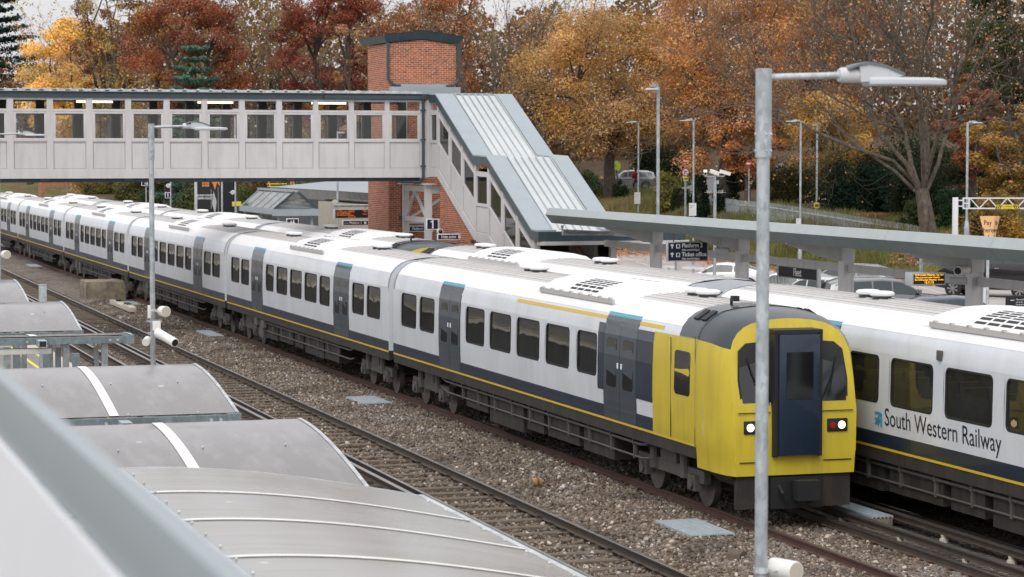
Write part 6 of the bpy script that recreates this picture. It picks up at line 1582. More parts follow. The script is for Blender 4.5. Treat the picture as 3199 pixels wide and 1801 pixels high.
dcol = np.concatenate([[4, 12, 25, 40, 60, 80, 95], np.linspace(100, 230, 90), [260, 320, 420, 600, 900, 1500]])
vs = []
for D in dcol:
    for x in xcol:
        X, Y = at(x, D); z = tzx(x, D) if X > 30.15 else -.62
        if X > 30.15 and D > toe(x) + 1: z += float(rng.normal(0, .05))
        vs.append((X, Y, z))
nx = len(xcol)
m = MB(); m.add(vs, [[j * nx + i, j * nx + i + 1, (j + 1) * nx + i + 1, (j + 1) * nx + i] for j in range(len(dcol) - 1) for i in range(nx - 1)])
m.mi = [1 if (dcol[j] > toe(xcol[i]) + 21 and at(xcol[i], dcol[j])[0] > 31) else 0 for j in range(len(dcol) - 1) for i in range(nx - 1)]
M['floor'] = paint('wood_floor', (.075, .045, .022), .95, .5, 1.5, dirt=.7, dcol=(.03, .03, .012), dscale=(.3, .3, .3), bump=.6, bscale=4)
tag(part('ground', m, [M['bank'], M['floor']], smooth=70), 'ground rising into a grassy leaf strewn bank behind the car park', 'ground', kind='structure')
M['asphalt'] = paint('car_park_asphalt', (.41, .375, .36), .9, .12, .6, dirt=.5, dcol=(.14, .12, .11), dscale=(.5, .5, .5), bump=.2)
M['roadm'] = paint('road_asphalt', (.17, .165, .165), .9, .1, .6)
M['line'] = paint('marking_white', (.62, .61, .59), .8, .15, 4., dirt=.4)
def sheet(x0, x1, d0, d1f, dz, nxx=40, ndd=14):
    m = MB(); vs = []
    for j in range(ndd + 1):
        for i in range(nxx + 1):
            x = x0 + (x1 - x0) * i / nxx; d1 = d1f(x); D = d0 + (d1 - d0) * j / ndd; X, Y = at(x, D); vs.append((max(X, 30.3), Y, .5 + dz if dz < .02 else tz(X, Y) + dz))
    m.add(vs, [[j * (nxx + 1) + i, j * (nxx + 1) + i + 1, (j + 1) * (nxx + 1) + i + 1, (j + 1) * (nxx + 1) + i] for j in range(ndd) for i in range(nxx)]); return m
tag(part('car_park', sheet(1250, 3500, 66, lambda x: toe(x) - .3, .006), M['asphalt']), 'reddish grey car park surface with white bay lines', 'car park', kind='structure')
tag(part('road', sheet(1500, 2480, 173, lambda x: 188, .06), M['roadm']), 'upper road behind the bank', 'road', kind='structure')
m = MB()
for x in range(1700, 3400, 12):
    a = Vector((*at(x, toe(x) - .1), .56)); b = Vector((*at(x + 11.8, toe(x + 11.8) - .1), .56)); m.bar(a, b, .16, .22)
tag(part('kerb', m, M['kerb']), 'stone kerb between the car park and the grass bank', 'kerb', kind='structure')
def ln(mb, xa, Da, xb, Db, w=.1): 
    a = Vector((*at(xa, Da), .512)); b = Vector((*at(xb, Db), .512)); d = (b - a).normalized(); p = Vector((-d.y, d.x, 0)) * w / 2
    mb.quad(a - p, b - p, b + p, a + p)
m = MB()
for y in (746, 754, 764, 776, 789, 801, 814, 828):
    D = 6.15 * 7553 / (y - 483); ln(m, 1900 + (y - 746) * .9, D, 2085 + (y - 746) * .6, D * .985)
ln(m, 1905, 152, 2110, 124); ln(m, 2870, 113, 3090, 98); ln(m, 3040, 107, 3199, 100); ln(m, 3100, 104, 3300, 96)
tag(part('bay_line', m, M['line']), 'white parking bay lines', 'marking', kind='structure')
t = thing('trip_rail', 'low white rail in the car park left of the white coupe', 'rail', (*at(2090, 122), .5))
m = MB(); a = Vector(at(2040, 122) + (0,)) - Vector(at(2090, 122) + (0,)); b = Vector(at(2200, 119) + (0,)) - Vector(at(2090, 122) + (0,)); m.bar(a + Vector((0, 0, .55)), b + Vector((0, 0, .55)), .08, .12); part('rail', m, M['white'], t)
m = MB()
for f in (.1, .32, .8): p = a.lerp(b, f); m.bar(p, p + Vector((0, 0, .55)), .1)
part('post', m, M['galv'], t)
# metal fence running down the bank
FP = [(2000, 172, 597), (2107, 165, 590), (2309, 148, 625), (2400, 143, 631), (2640, 134, 668), (2890, 126, 708)]
P3 = [Vector((*at(x, D), zof(y, D))) for x, D, y in FP]
t = thing('metal_fence', 'long galvanised metal fence sloping down the bank to the big bare tree', 'fence', tuple(P3[0])); W = P3[0]
m = MB(); mr_ = MB(); mp_ = MB()
for a, b in zip(P3, P3[1:]):
    n = int((b - a).length / .15); d = (b - a).normalized()
    for k in range(n):
        p = a.lerp(b, k / n) - W; m.bar(p + Vector((0, 0, -1.7)), p + Vector((0, 0, random.uniform(-.02, .02))), .02, .05, up=(0, 1, 0))
    mr_.bar(a - W + Vector((0, -.05, -.28)), b - W + Vector((0, -.05, -.28)), .05, .07); mr_.bar(a - W + Vector((0, -.05, -1.2)), b - W + Vector((0, -.05, -1.2)), .05, .07)
    for k in range(max(1, int((b - a).length / 2.75))):
        p = a.lerp(b, k / max(1, int((b - a).length / 2.75))) - W; mp_.bar(p + Vector((0, .06, -1.8)), p + Vector((0, .06, -.1)), .07); mp_.bar(p + Vector((0, -.06, -.9)), p + Vector((.3, -.8, -1.7)), .05)
part('paling', m, M['galv'], t); part('rail', mr_, M['galvl'], t); part('post', mp_, M['galv'], t)
t = thing('road_railing', 'dark upright railing along the upper road in front of the passing car', 'railing', (*at(1950, 171.5), 3.9)); W = Vector((*at(1950, 171.5), 3.9))
m = MB(); a = Vector((*at(1860, 172), 3.95)) - W; b = Vector((*at(2045, 171), 3.9)) - W
for k in range(36): p = a.lerp(b, k / 35); m.bar(p + Vector((0, 0, -.4)), p + Vector((0, 0, 1.0)), .035)
m.bar(a + Vector((0, 0, .98)), b + Vector((0, 0, .98)), .05); m.bar(a + Vector((0, 0, .1)), b + Vector((0, 0, .1)), .05); part('bars', m, M['undergrey'], t)
X_, Y_ = at(2755, 142); m = MB(); m.box(-1.6, 1.0, 0, .25, -1.5, zof(664, 142) - 2.); o = part('garden_wall', m, M['brick']); o.location = (X_, Y_, 2.); tag(o, 'short weathered brick wall below the dark ivy hedge', 'wall')
# yellow edged steps and old brick wall far left behind the trains
X_, Y_ = at(893, 172); t = thing('footpath_steps', 'steps with yellow edges and orange handrails behind the shelter', 'steps', (X_, Y_, 3.1))
m = MB(); m2 = MB(); m3 = MB()
for k in range(12): m.box(-.75, .75, k * .3, k * .3 + .3, -.6 + k * .19, -.42 + k * .19); m2.box(-.75, .75, k * .3 - .01, k * .3 + .06, -.42 + k * .19, -.40 + k * .19); m2.box(-.75, .75, k * .3 - .012, k * .3 - .002, -.48 + k * .19, -.41 + k * .19)
part('step', m, M['dark'], t); part('step_edge', m2, M['signyel'], t)
for x in (-.8, .8, 1.0): m3.bar((x, 0, .3), (x, 3.6, 2.6), .06, .08); m3.bar((x, 0, -.6), (x, 0, .35), .05)
part('handrail', m3, M['orange'], t)
X_, Y_ = at(235, 262); m = MB(); m.box(-3.6, 3.2, 0, 3, -3, zof(540, 262) - 2.); o = part('brick_building', m, M['brick']); o.location = (X_, Y_, 2.); tag(o, 'red brick wall below the left end of the footbridge, behind the far cab', 'wall')
X_, Y_ = at(155, 300); m = MB(); m.box(-1.2, 1.4, 0, 1, -3, 4.2); o = part('dark_shed', m, M['dark']); o.location = (X_, Y_, 2.); tag(o, 'dark shed wall under the left end of the footbridge', 'shed')

# ------------------------------------------------------------------ trees
def leaf_quads(cen, size, g, up=.4, nrm=None):
    n = len(cen); nr = g.normal(0, 1, (n, 3)); nr[:, 2] += up
    if nrm is not None: nr = nr * .55 + nrm * 1.1
    nr /= np.linalg.norm(nr, axis=1, keepdims=True) + 1e-9
    tg = np.cross(nr, g.normal(0, 1, (n, 3))); tg /= np.linalg.norm(tg, axis=1, keepdims=True) + 1e-9; bt = np.cross(nr, tg)
    s = size * g.lognormal(0, .25, (n, 1)); w = s * g.uniform(.55, .9, (n, 1))
    V = np.stack([cen - tg * s * .5, cen + bt * w * .5 , cen + tg * s * .5, cen - bt * w * .5], 1).reshape(-1, 3)
    return V, np.arange(4 * n).reshape(n, 4)
def crown(parent, name, cen, size, col, seed, up=.4, nrm=None):
    g = np.random.default_rng(seed); V, F = leaf_quads(np.asarray(cen), size, g, up, nrm)
    o = fast_mesh(name, V, F, M['leaf'], parent); o.color = (*col, 1); return o
def limb(mb, p0, p1, r0, r1, g, wob=.08, n=6, sides=6, sag=0.):
    p0 = np.array(p0, float); p1 = np.array(p1, float); l = np.linalg.norm(p1 - p0); pts = []
    off = np.cumsum(g.normal(0, wob * l / n, (n + 1, 3)), 0); off -= off[0]; off = off - np.linspace(0, 1, n + 1)[:, None] * off[-1]
    for k in range(n + 1):
        f = k / n; q = p0 + (p1 - p0) * f + off[k]; q[2] += sag * l * f * (1 - f); pts.append(q)
    mb.tube([Vector(q) for q in pts], [r0 + (r1 - r0) * k / n for k in range(n + 1)], sides, cap=False); return pts
def oak(t, h, rx, n, col, seed, bark='bark', zc=.62, rzf=.40, size=.18, clumps=70, trunk=.30, trunkr=None, dens=1., bottom=-1., lean=0.):
    size *= .78; n = int(n * 1.35)
    g = np.random.default_rng(seed); rz = h * rzf; zc_ = h * zc; tr = trunkr or h * .028
    K = clumps; d = g.normal(0, 1, (K * 3, 3)); d /= np.linalg.norm(d, axis=1, keepdims=True); d = d[d[:, 2] > bottom][:K]
    r = g.uniform(.35, 1.02, (len(d), 1)) ** .55; lob = 1 + .22 * np.sin(d[:, :1] * 5 + seed) * np.cos(d[:, 2:] * 4 + seed)
    C = d * r * lob * np.array([rx, rx * .8, rz]) + np.array([lean, 0, zc_])
    cr = rx * g.uniform(.13, .27, len(C)); w = cr ** 2; cnt = (n * w / w.sum()).astype(int) + 1
    pts = []; nrs = []
    for c, q, k in zip(C, cr, cnt):
        v = g.normal(0, 1, (k, 3)); v[:, 2] += .25; v /= np.linalg.norm(v, axis=1, keepdims=True); nrs.append(v + np.array([0, 0, .25])); v = v * (g.uniform(.25, 1.1, (k, 1)) ** .5 * q); v[:, 2] *= .66; v += g.normal(0, q * .13, (k, 3)); pts.append(v + c)
    pts = np.concatenate(pts); nrs = np.concatenate(nrs); kp = pts[:, 2] > .3
    crown(t, 'crown', pts[kp], size, col, seed, nrm=nrs[kp])
    m = MB(); top = (lean * .5, 0, h * trunk); limb(m, (0, 0, -.4), top, tr * 1.35, tr * .85, g, .05, 6, 9)
    nl = min(len(C), 22); order = g.permutation(len(C))[:nl]; mids = []
    for k in range(7):
        a = 2 * PI * k / 7 + g.uniform(-.3, .3); e = np.array([math.cos(a) * rx * .45 + lean, math.sin(a) * rx * .4, h * (trunk + .55 * (zc + rzf * .4 - trunk) * g.uniform(.7, 1.3))])
        pp = limb(m, top, e, tr * .6, tr * .28, g, .12, 7, 6, .08); mids.append(pp[-1]); mids.append(pp[4])
    mids = np.array(mids)
    for i in order:
        j = np.argmin(np.linalg.norm(mids - C[i], axis=1)); pp = limb(m, mids[j], C[i], tr * .26, tr * .05, g, .16, 5, 5)
        for q in range(3): limb(m, pp[2 + q], pp[2 + q] + g.normal(0, 1, 3) * cr[i] * 1.1, tr * .09, .012, g, .2, 3, 4)
    part('trunk', m, M[bark], t, smooth=60)
def bare(t, h, rx, n, col, seed, trk=.016, bark='barkpale', limbs=7, trunk=.18, tr=None, lean=0., levels=4, size=.13, leafs=2500, rz=.55, spread=1., twig=.016, kids=(5, 5, 4), thick=.62, droop=0.):
    g = np.random.default_rng(seed); tr = tr or h * trk; m = MB(); tips = []
    top = np.array([lean * .25, 0, h * trunk]); limb(m, (0, 0, -.4), top, tr * 1.4, tr, g, .04, 7, 10)
    def rec(p, d, l, r, lv):
        nseg = 5; pts = [p]; q = p.copy(); dd = d.copy()
        for k in range(nseg):
            dd = dd + g.normal(0, .19 if lv < 3 else .24, 3) + np.array([0, 0, .05 - droop * (lv > 1)]); dd /= np.linalg.norm(dd); q = q + dd * l / nseg; pts.append(q)
        r1 = max(r * (.42 if lv < levels - 1 else .5), .009); m.tube([Vector(v) for v in pts], [r + (r1 - r) * k / nseg for k in range(nseg + 1)], 7 if lv == 0 else (5 if lv == 1 else 3), cap=False)
        if lv >= levels - 1: tips.extend(pts[2:]); return
        nk = kids[min(lv, len(kids) - 1)]
        for c in range(nk):
            f = .3 + .7 * (c + g.random()) / nk; i = min(nseg - 1, int(f * nseg)); b = pts[i] + (pts[i + 1] - pts[i]) * (f * nseg - i if f < 1 else 1)
            ax = g.normal(0, 1, 3); ax -= dd * ax.dot(dd); ax /= np.linalg.norm(ax); nd_ = dd * math.cos(.62) + ax * math.sin(.62) * g.uniform(.6, 1.25); nd_[2] += .06
            rec(b, nd_ / np.linalg.norm(nd_), l * g.uniform(.42, .68), max(r * .42 * g.uniform(.8, 1.2), twig), lv + 1)
    for k in range(limbs):
        a = 2 * PI * (k + g.uniform(-.25, .25)) / limbs; el = g.uniform(.25, 1.0) if k % 3 else 1.25
        ex = np.array([math.cos(a) * rx * spread + lean, math.sin(a) * rx * .7, h * (1 - trunk) * (.55 + .5 * math.sin(el * 1.4))])
        l = np.linalg.norm(ex) * .72; rec(top * (1 - .35 * g.random()), ex / np.linalg.norm(ex), l, tr * thick * g.uniform(.7, 1.1), 0)
    part('trunk', m, M[bark], t, smooth=60)
    if leafs:
        T = np.array(tips); T = T[g.integers(0, len(T), leafs)] + g.normal(0, .16, (leafs, 3)); crown(t, 'crown', T, size, col, seed + 1)
def ivy(t, r, h, n, col, seed, base=0.):
    g = np.random.default_rng(seed); a = g.uniform(0, 2 * PI, n); z = base + h * g.random(n) ** 1.1; rr = r * (1 + .5 * np.sin(z * 1.7 + a * 2) * .4) * g.uniform(.75, 1.2, n) * (1.15 - .45 * z / (h + base + 1e-6))
    crown(t, 'ivy', np.stack([rr * np.cos(a), rr * np.sin(a), z], 1), .14, col, seed)
def conifer(t, h, rx, n, col, seed, tiers=16, up=.12, gap=.5, size=.16, full=1., prof=.62):
    g = np.random.default_rng(seed); m = MB(); limb(m, (0, 0, -.3), (0, 0, h), h * .02, .02, g, .01, 8, 8); pts = []
    for k in range(tiers):
        f = (k + .5) / tiers; z = h * (.06 + .92 * f); R_ = rx * (1 - f) ** prof * g.uniform(.75, 1.15) + .25; nb = 7 if full else 4
        for j in range(nb):
            a = 2 * PI * j / nb + g.uniform(-.4, .4) + k * 1.3; L_ = R_ * g.uniform(.7, 1.15); e = np.array([math.cos(a) * L_, math.sin(a) * L_, z + L_ * up - .12 * L_ * (1 - f)]); s = np.array([0, 0, z - .1 * L_])
            limb(m, s, e, .05, .012, g, .06, 4, 4)
            q = int(n / tiers / nb * (.5 + 1.1 * (1 - f))) + 2; u = g.random((q, 1)) ** .7; p = s + (e - s) * (.2 + .85 * u); p = p + g.normal(0, 1, (q, 3)) * np.array([.20, .20, .085]) * (L_ * .42 + .25) * (1.15 - .6 * u); p[:, 2] -= .06 * L_ * g.random(q); pts.append(p)
    part('trunk', m, M['bark'], t); crown(t, 'crown', np.concatenate(pts), size, col, seed, .1)
def bush(t, h, rx, n, col, seed, size=.15, stems=6):
    size *= .8; n = int(n * 1.45)
    g = np.random.default_rng(seed); K = 26; d = g.normal(0, 1, (K, 3)); d[:, 2] = np.abs(d[:, 2]); d /= np.linalg.norm(d, axis=1, keepdims=True)
    C = d * g.uniform(.3, .95, (K, 1)) * np.array([rx, rx * .7, h * .92]); pts = []
    for c in C:
        q = min(rx, h) * g.uniform(.14, .32); v = g.normal(0, .6, (n // K, 3)) * q; pts.append(v + c)
    cc = np.concatenate([np.repeat(c[None], len(p), 0) for c, p in zip(C, pts)]); pts = np.concatenate(pts); nv = pts - cc; nv /= np.linalg.norm(nv, axis=1, keepdims=True) + 1e-6; nv[:, 2] += .3; kp = pts[:, 2] > -.1; crown(t, 'crown', pts[kp], size, col, seed, nrm=nv[kp])
    m = MB()
    for k in range(stems): limb(m, (g.uniform(-.3, .3), g.uniform(-.2, .2), -.3), C[k] * .9, .05, .012, g, .12, 4, 4)
    part('stem', m, M['bark'], t)
TREES = []
def tree(fn, name, label, x, D, ytop, hw, base=None, **k):
    Dm = (33.5 + hw * D / FS * .35) / max(.06, sY + (x - CX) / FS * cYw)
    if Dm > D:
        if 'size' in k or fn in (oak, bush, conifer, bare): k['size'] = k.get('size', {oak: .18, bush: .15, conifer: .16, bare: .13}[fn]) * Dm / D
        if fn is bare: k['twig'] = k.get('twig', .016) * (Dm / D) ** .5
        D = Dm
    X_, Y_ = at(x, D); zb_ = tzx(x, D) if base is None else base; h = zof(ytop, D) - zb_; rx = hw * D / FS
    t = thing(name, label, 'bush' if fn is bush else 'tree', (X_, Y_, zb_)); fn(t, h, rx, **k); return t
# left of the tower, beyond the footbridge
tree(conifer, 'fir_tree', 'tall dark blue green fir at the top left edge against the sky', -70, 150, -230, 250, n=60000, col=(.022, .05, .042), seed=1, tiers=24, size=.15)
tree(oak, 'brown_shrub_tree', 'low russet brown tree below the fir at the left edge', 20, 168, 205, 75, n=6500, col=(.20, .085, .035), seed=2, clumps=26, zc=.55, rzf=.45)
tree(bare, 'bare_tree', 'thin pale twiggy tree right of the fir', 66, 172, 185, 45, n=0, col=(.30, .19, .10), seed=3, leafs=700, limbs=4, kids=(3, 4, 3), twig=.012)
tree(oak, 'russet_tree', 'small dark russet tree left of the bright yellow tree', 118, 170, 205, 60, n=6500, col=(.15, .05, .02), seed=4, clumps=26, zc=.55, rzf=.45)
tree(oak, 'yellow_tree', 'bright yellow orange tree above the left of the footbridge', 245, 162, 60, 165, n=34000, col=(.70, .44, .085), seed=5, clumps=95, zc=.56, rzf=.44, size=.16)
tree(bush, 'yellow_shrub', 'golden yellow shrub just above the footbridge roof, under the yellow tree', 320, 158, 170, 130, n=16000, col=(.50, .33, .075), seed=105, size=.16)
tree(bare, 'bare_tree', 'slender leafless tree with yellow tips behind the yellow tree', 165, 178, 110, 70, n=0, col=(.50, .25, .06), seed=6, leafs=1800, limbs=5, twig=.011, kids=(3, 4, 3))
tree(bare, 'multi_stem_tree', 'grey many stemmed tree with few olive leaves, right of the yellow tree', 425, 152, 62, 95, n=0, col=(.34, .23, .035), seed=7, leafs=5200, limbs=7, trunk=.05, bark='barkgrey', twig=.010, spread=.7, kids=(3, 4, 3), trk=.011)
tree(oak, 'thin_oak', 'tall thin leaved brown oak against the sky at upper left', 345, 205, -75, 128, n=15000, col=(.19, .08, .04), seed=8, clumps=75, size=.19, zc=.66, rzf=.36)
tree(oak, 'red_oak', 'large rust red oak rising above the footbridge left of the tower', 620, 195, -110, 185, n=42000, col=(.26, .092, .038), seed=9, clumps=110, size=.19, zc=.6, rzf=.42)
tree(oak, 'copper_tree', 'copper and olive tree in front of the rust red oak', 530, 176, 32, 88, n=15000, col=(.34, .17, .045), seed=10, clumps=44, zc=.58, rzf=.43)
tree(conifer, 'pine_tree', 'small blue green pine standing behind the footbridge', 612, 150, 128, 100, n=70000, col=(.10, .20, .14), seed=11, tiers=15, up=.20, size=.14, prof=.42)
tree(bare, 'bare_tree', 'pale thin branched shrub right of the pine', 735, 203, 180, 75, n=0, col=(.34, .20, .08), seed=12, leafs=1800, limbs=6, trunk=.05, twig=.012, kids=(3, 4, 3))
t = tree(bare, 'ivy_tree', 'leafless tree with an ivy clad trunk left of the tower', 862, 207, -55, 150, n=0, col=(.32, .19, .05), seed=13, leafs=5200, limbs=9, trunk=.22, bark='barkgrey', twig=.012, kids=(4, 4, 3)); ivy(t, .75, 11.0, 4200, (.025, .05, .03), 13)
tree(oak, 'dark_red_tree', 'dark red leaved tree just left of the tower', 1035, 198, -100, 170, n=40000, col=(.21, .06, .03), seed=14, clumps=105, size=.19, zc=.58, rzf=.44)
tree(bush, 'olive_shrub', 'yellow olive shrub behind the footbridge roof left of the tower', 960, 168, 190, 95, n=7000, col=(.24, .17, .03), seed=15)
tree(oak, 'tan_tree', 'pale tan leaved tree behind the left of the tower', 1120, 185, 55, 80, n=7500, col=(.36, .20, .08), seed=16, clumps=40, zc=.58, rzf=.42)
tree(oak, 'orange_brown_tree', 'wide orange brown tree behind the tower roof', 1340, 208, -120, 190, n=34000, col=(.34, .13, .042), seed=17, clumps=100, size=.20, zc=.6, rzf=.42)
tree(bare, 'bare_tree', 'wide pale leafless tree right of the tower', 1560, 190, -40, 150, n=0, col=(.40, .25, .11), seed=18, leafs=6500, limbs=10, trunk=.12, twig=.014, kids=(4, 4, 4), bark='barkpale')
tree(oak, 'tan_tree', 'tan thin leaved tree between the leafless tree and the golden oak', 1690, 200, 15, 105, n=6500, col=(.38, .22, .09), seed=19, clumps=48, zc=.6, rzf=.4)
tree(bush, 'orange_bush', 'orange bush above the covered stair roof', 1560, 166, 240, 125, n=11000, col=(.40, .14, .02), seed=20)
tree(bush, 'holly_bush', 'small dark green holly left of the golden oak', 1640, 164, 262, 32, n=2200, col=(.015, .04, .025), seed=21)
# golden oaks in the middle
tree(oak, 'golden_oak', 'broad golden oak with ivy clad trunk right of the covered stair', 1905, 168, 12, 265, n=43000, col=(.40, .225, .055), seed=22, clumps=135, size=.18, zc=.60, rzf=.40, trunk=.24)
t = tree(oak, 'golden_oak', 'orange gold oak with a thick trunk left of the near lamp post', 2268, 152, -90, 262, n=44000, col=(.41, .195, .052), seed=23, clumps=140, size=.165, zc=.62, rzf=.40, trunk=.30, trunkr=.42); ivy(t, .62, 2.6, 3000, (.012, .028, .014), 23)
tree(oak, 'young_oak', 'low orange oak with leaning trunk beside the near lamp post', 2335, 150, 340, 110, n=9000, col=(.40, .15, .02), seed=24, clumps=34, zc=.66, rzf=.34, trunk=.35)
tree(oak, 'young_oak', 'rusty orange young oak hanging behind the camera pole', 2200, 186, 330, 65, n=7000, col=(.33, .12, .02), seed=25, clumps=30, zc=.62, rzf=.36)
t = thing('ivy_stump', 'ivy covered stump beside the Have you paid notice', 'tree', (*at(2187, 151), tzx(2187, 151) - .3)); m = MB(); m.tube([(0, 0, -.5), (0, 0, 3.0)], [.4, .3], 10); part('trunk', m, M['bark'], t); ivy(t, .46, 3.1, 3600, (.014, .03, .016), 26)
t = thing('ivy_stump', 'ivy covered stump left of the leaning young oak', 'tree', (*at(2128, 158), tzx(2128, 158) - .5)); m = MB(); m.tube([(0, 0, -.5), (0, 0, 1.7)], [.5, .35], 10); part('trunk', m, M['bark'], t); ivy(t, .55, 1.8, 1600, (.03, .045, .014), 27)
tree(bush, 'roadside_bush', 'yellow green bush beside the tall car park lamp post', 2090, 159, 500, 55, n=4200, col=(.19, .18, .03), seed=28)
tree(bush, 'dark_bush', 'dark shaded bush under the broad golden oak', 1800, 160, 470, 85, n=5200, col=(.035, .045, .016), seed=29)
tree(bush, 'bramble_bush', 'pale green brambles right of the covered stair roof', 1830, 170, 527, 60, n=3200, col=(.10, .17, .07), seed=30)
tree(bush, 'dark_bush', 'dark bush by the railing at the upper road', 1935, 168, 560, 40, n=2600, col=(.03, .05, .018), seed=31)
tree(bush, 'dark_hedge', 'deep shaded hedge behind the road signs', 2060, 192, 430, 130, n=7000, col=(.022, .032, .014), seed=32, size=.2)
tree(bush, 'green_bush', 'green bush behind the no right turn sign', 2120, 184, 545, 60, n=3200, col=(.06, .11, .04), seed=33)
# right side
tree(oak, 'rust_tree', 'rust brown tree behind the lantern of the near lamp post', 2560, 188, -120, 215, n=32000, col=(.33, .15, .05), seed=34, clumps=110, size=.19, zc=.58, rzf=.44)
tree(oak, 'amber_tree', 'amber leaved tree behind the lower branches of the big bare tree', 2600, 166, 300, 170, n=15000, col=(.40, .24, .045), seed=35, clumps=60, zc=.55, rzf=.45)
tree(bush, 'ivy_hedge', 'tall dark hedge behind the ivy hedge and the big bare tree', 2830, 163, 400, 210, n=17000, col=(.028, .038, .018), seed=136, size=.2)
tree(bush, 'amber_bush', 'amber flecked bushes between the dark hedges', 2610, 160, 440, 130, n=11000, col=(.17, .115, .022), seed=137, size=.18)
tree(bush, 'ivy_hedge', 'dark ivy hedge behind the metal fence', 2700, 148, 470, 165, n=17000, col=(.014, .03, .018), seed=36, size=.17)
tree(bush, 'ivy_hedge', 'dark hedge behind the thick pale trunk of the big bare tree', 2900, 141, 470, 150, n=15000, col=(.022, .036, .018), seed=138, size=.18)
tree(bush, 'dark_hedge', 'dark mixed hedge behind the height barrier', 3080, 156, 380, 170, n=15000, col=(.05, .055, .02), seed=139, size=.2)
tree(bush, 'dark_hedge', 'olive and brown hedge behind the left of the metal fence', 2380, 172, 470, 120, n=11000, col=(.06, .055, .02), seed=140, size=.2)
tree(bush, 'ivy_hedge', 'olive dark hedge at the left of the metal fence', 2480, 158, 500, 110, n=9000, col=(.05, .05, .016), seed=37)
tree(bare, 'big_bare_tree', 'big spreading leafless tree with a thick pale trunk behind the metal fence', 2908, 125, -150, 390, n=0, col=(.40, .19, .05), seed=41, leafs=4500, limbs=9, trunk=.17, tr=.34, lean=-2.2, twig=.008, bark='barkpale', kids=(8, 6, 5), thick=.40, rz=.6)
tree(oak, 'dark_evergreen', 'dark green evergreen tree at the upper right edge', 3150, 170, -120, 165, n=24000, col=(.045, .062, .022), seed=39, clumps=80, zc=.6, rzf=.42)
tree(oak, 'yellow_brown_tree', 'yellow brown leaved tree at the right edge above the height barrier', 3160, 138, 300, 130, n=13000, col=(.34, .20, .03), seed=40, clumps=50, zc=.55, rzf=.46)
tree(oak, 'red_brown_tree', 'brown twiggy tree right of the big bare trunk', 3040, 150, 210, 105, n=10000, col=(.23, .085, .03), seed=41, clumps=46, zc=.58, rzf=.42)
tree(bush, 'green_bush', 'dark green bush right of the big bare trunk', 2975, 129, 520, 70, n=5600, col=(.02, .055, .022), seed=42)
tree(bush, 'green_bush', 'mixed green bush left of the big bare trunk', 2850, 131, 610, 50, n=3500, col=(.05, .075, .025), seed=43)
tree(bush, 'autumn_bush', 'yellow leaved bush below the height barrier', 3110, 122, 560, 110, n=7500, col=(.26, .16, .025), seed=44)
tree(oak, 'brown_tree', 'brown oak beyond the right edge, behind the height barrier', 3420, 165, -60, 190, n=14000, col=(.30, .15, .045), seed=60, clumps=70, size=.2)
tree(oak, 'brown_tree', 'russet oak farther beyond the right edge', 3800, 170, -20, 210, n=14000, col=(.26, .11, .04), seed=61, clumps=70, size=.2)
# low growth seen under the footbridge
tree(bush, 'green_bush', 'green and yellow bushes behind the farthest standing carriage', 345, 176, 548, 95, n=9000, col=(.13, .125, .03), seed=45)
tree(bush, 'autumn_bush', 'brown and olive scrub under the left half of the footbridge', 190, 182, 548, 110, n=9000, col=(.19, .13, .045), seed=145)
tree(bush, 'green_bush', 'olive bush behind the middle lamp post under the footbridge', 440, 180, 545, 80, n=7500, col=(.12, .12, .035), seed=146)
tree(bush, 'green_bush', 'deep green bush left of the poster board', 520, 172, 540, 95, n=9000, col=(.055, .085, .025), seed=46)
tree(bush, 'autumn_bush', 'orange brown bush at the far left under the footbridge', 70, 180, 545, 90, n=6500, col=(.30, .13, .035), seed=47)
tree(bush, 'green_bush', 'green bush between the poster board and the steps', 780, 170, 545, 70, n=6500, col=(.08, .10, .03), seed=48)
tree(bush, 'brown_bush', 'brown leaved bush right of the yellow edged steps', 960, 176, 548, 60, n=5000, col=(.17, .12, .045), seed=49)
tree(bush, 'green_bush', 'green hedge behind the station building roof', 1080, 170, 548, 85, n=6500, col=(.06, .09, .03), seed=50)
tree(bush, 'ivy_hedge', 'dark hedge seen through the footbridge windows', 1000, 185, 330, 150, n=12000, col=(.16, .14, .05), seed=51, size=.2)
tree(bush, 'ivy_hedge', 'dark green growth under the rust red oak, seen through the footbridge', 640, 182, 300, 130, n=10000, col=(.10, .12, .04), seed=52, size=.2)
# far wood
g = np.random.default_rng(77); n = 185000
xx = g.uniform(120, 4300, n); yt = np.interp(xx, [120, 230, 330, 500, 1400, 1560, 1720, 1850, 2000, 3500], [300, 190, 70, 0, -10, 35, 60, 30, -60, -80]); yt = yt + 40 * np.sin(xx / 47.) + 25 * np.sin(xx / 19. + 1)
f = g.random(n) ** .8; yy = yt + (600 - yt) * f; a = (xx - CX) / FS; DD = np.maximum(g.uniform(214, 246, n), g.uniform(42, 52, n) / (sY + a * cYw))
C_ = np.stack([DD * (sY + a * cYw), DD * (cYw - a * sY), CH - (yy - 483) / FS * DD], 1)
V, F = leaf_quads(C_, .42 * (DD / 230)[:, None], g); o = fast_mesh('far_wood', V, F, M['wood']); tag(o, 'far brown autumn wood closing the view behind the trees', 'woodland', kind='stuff')
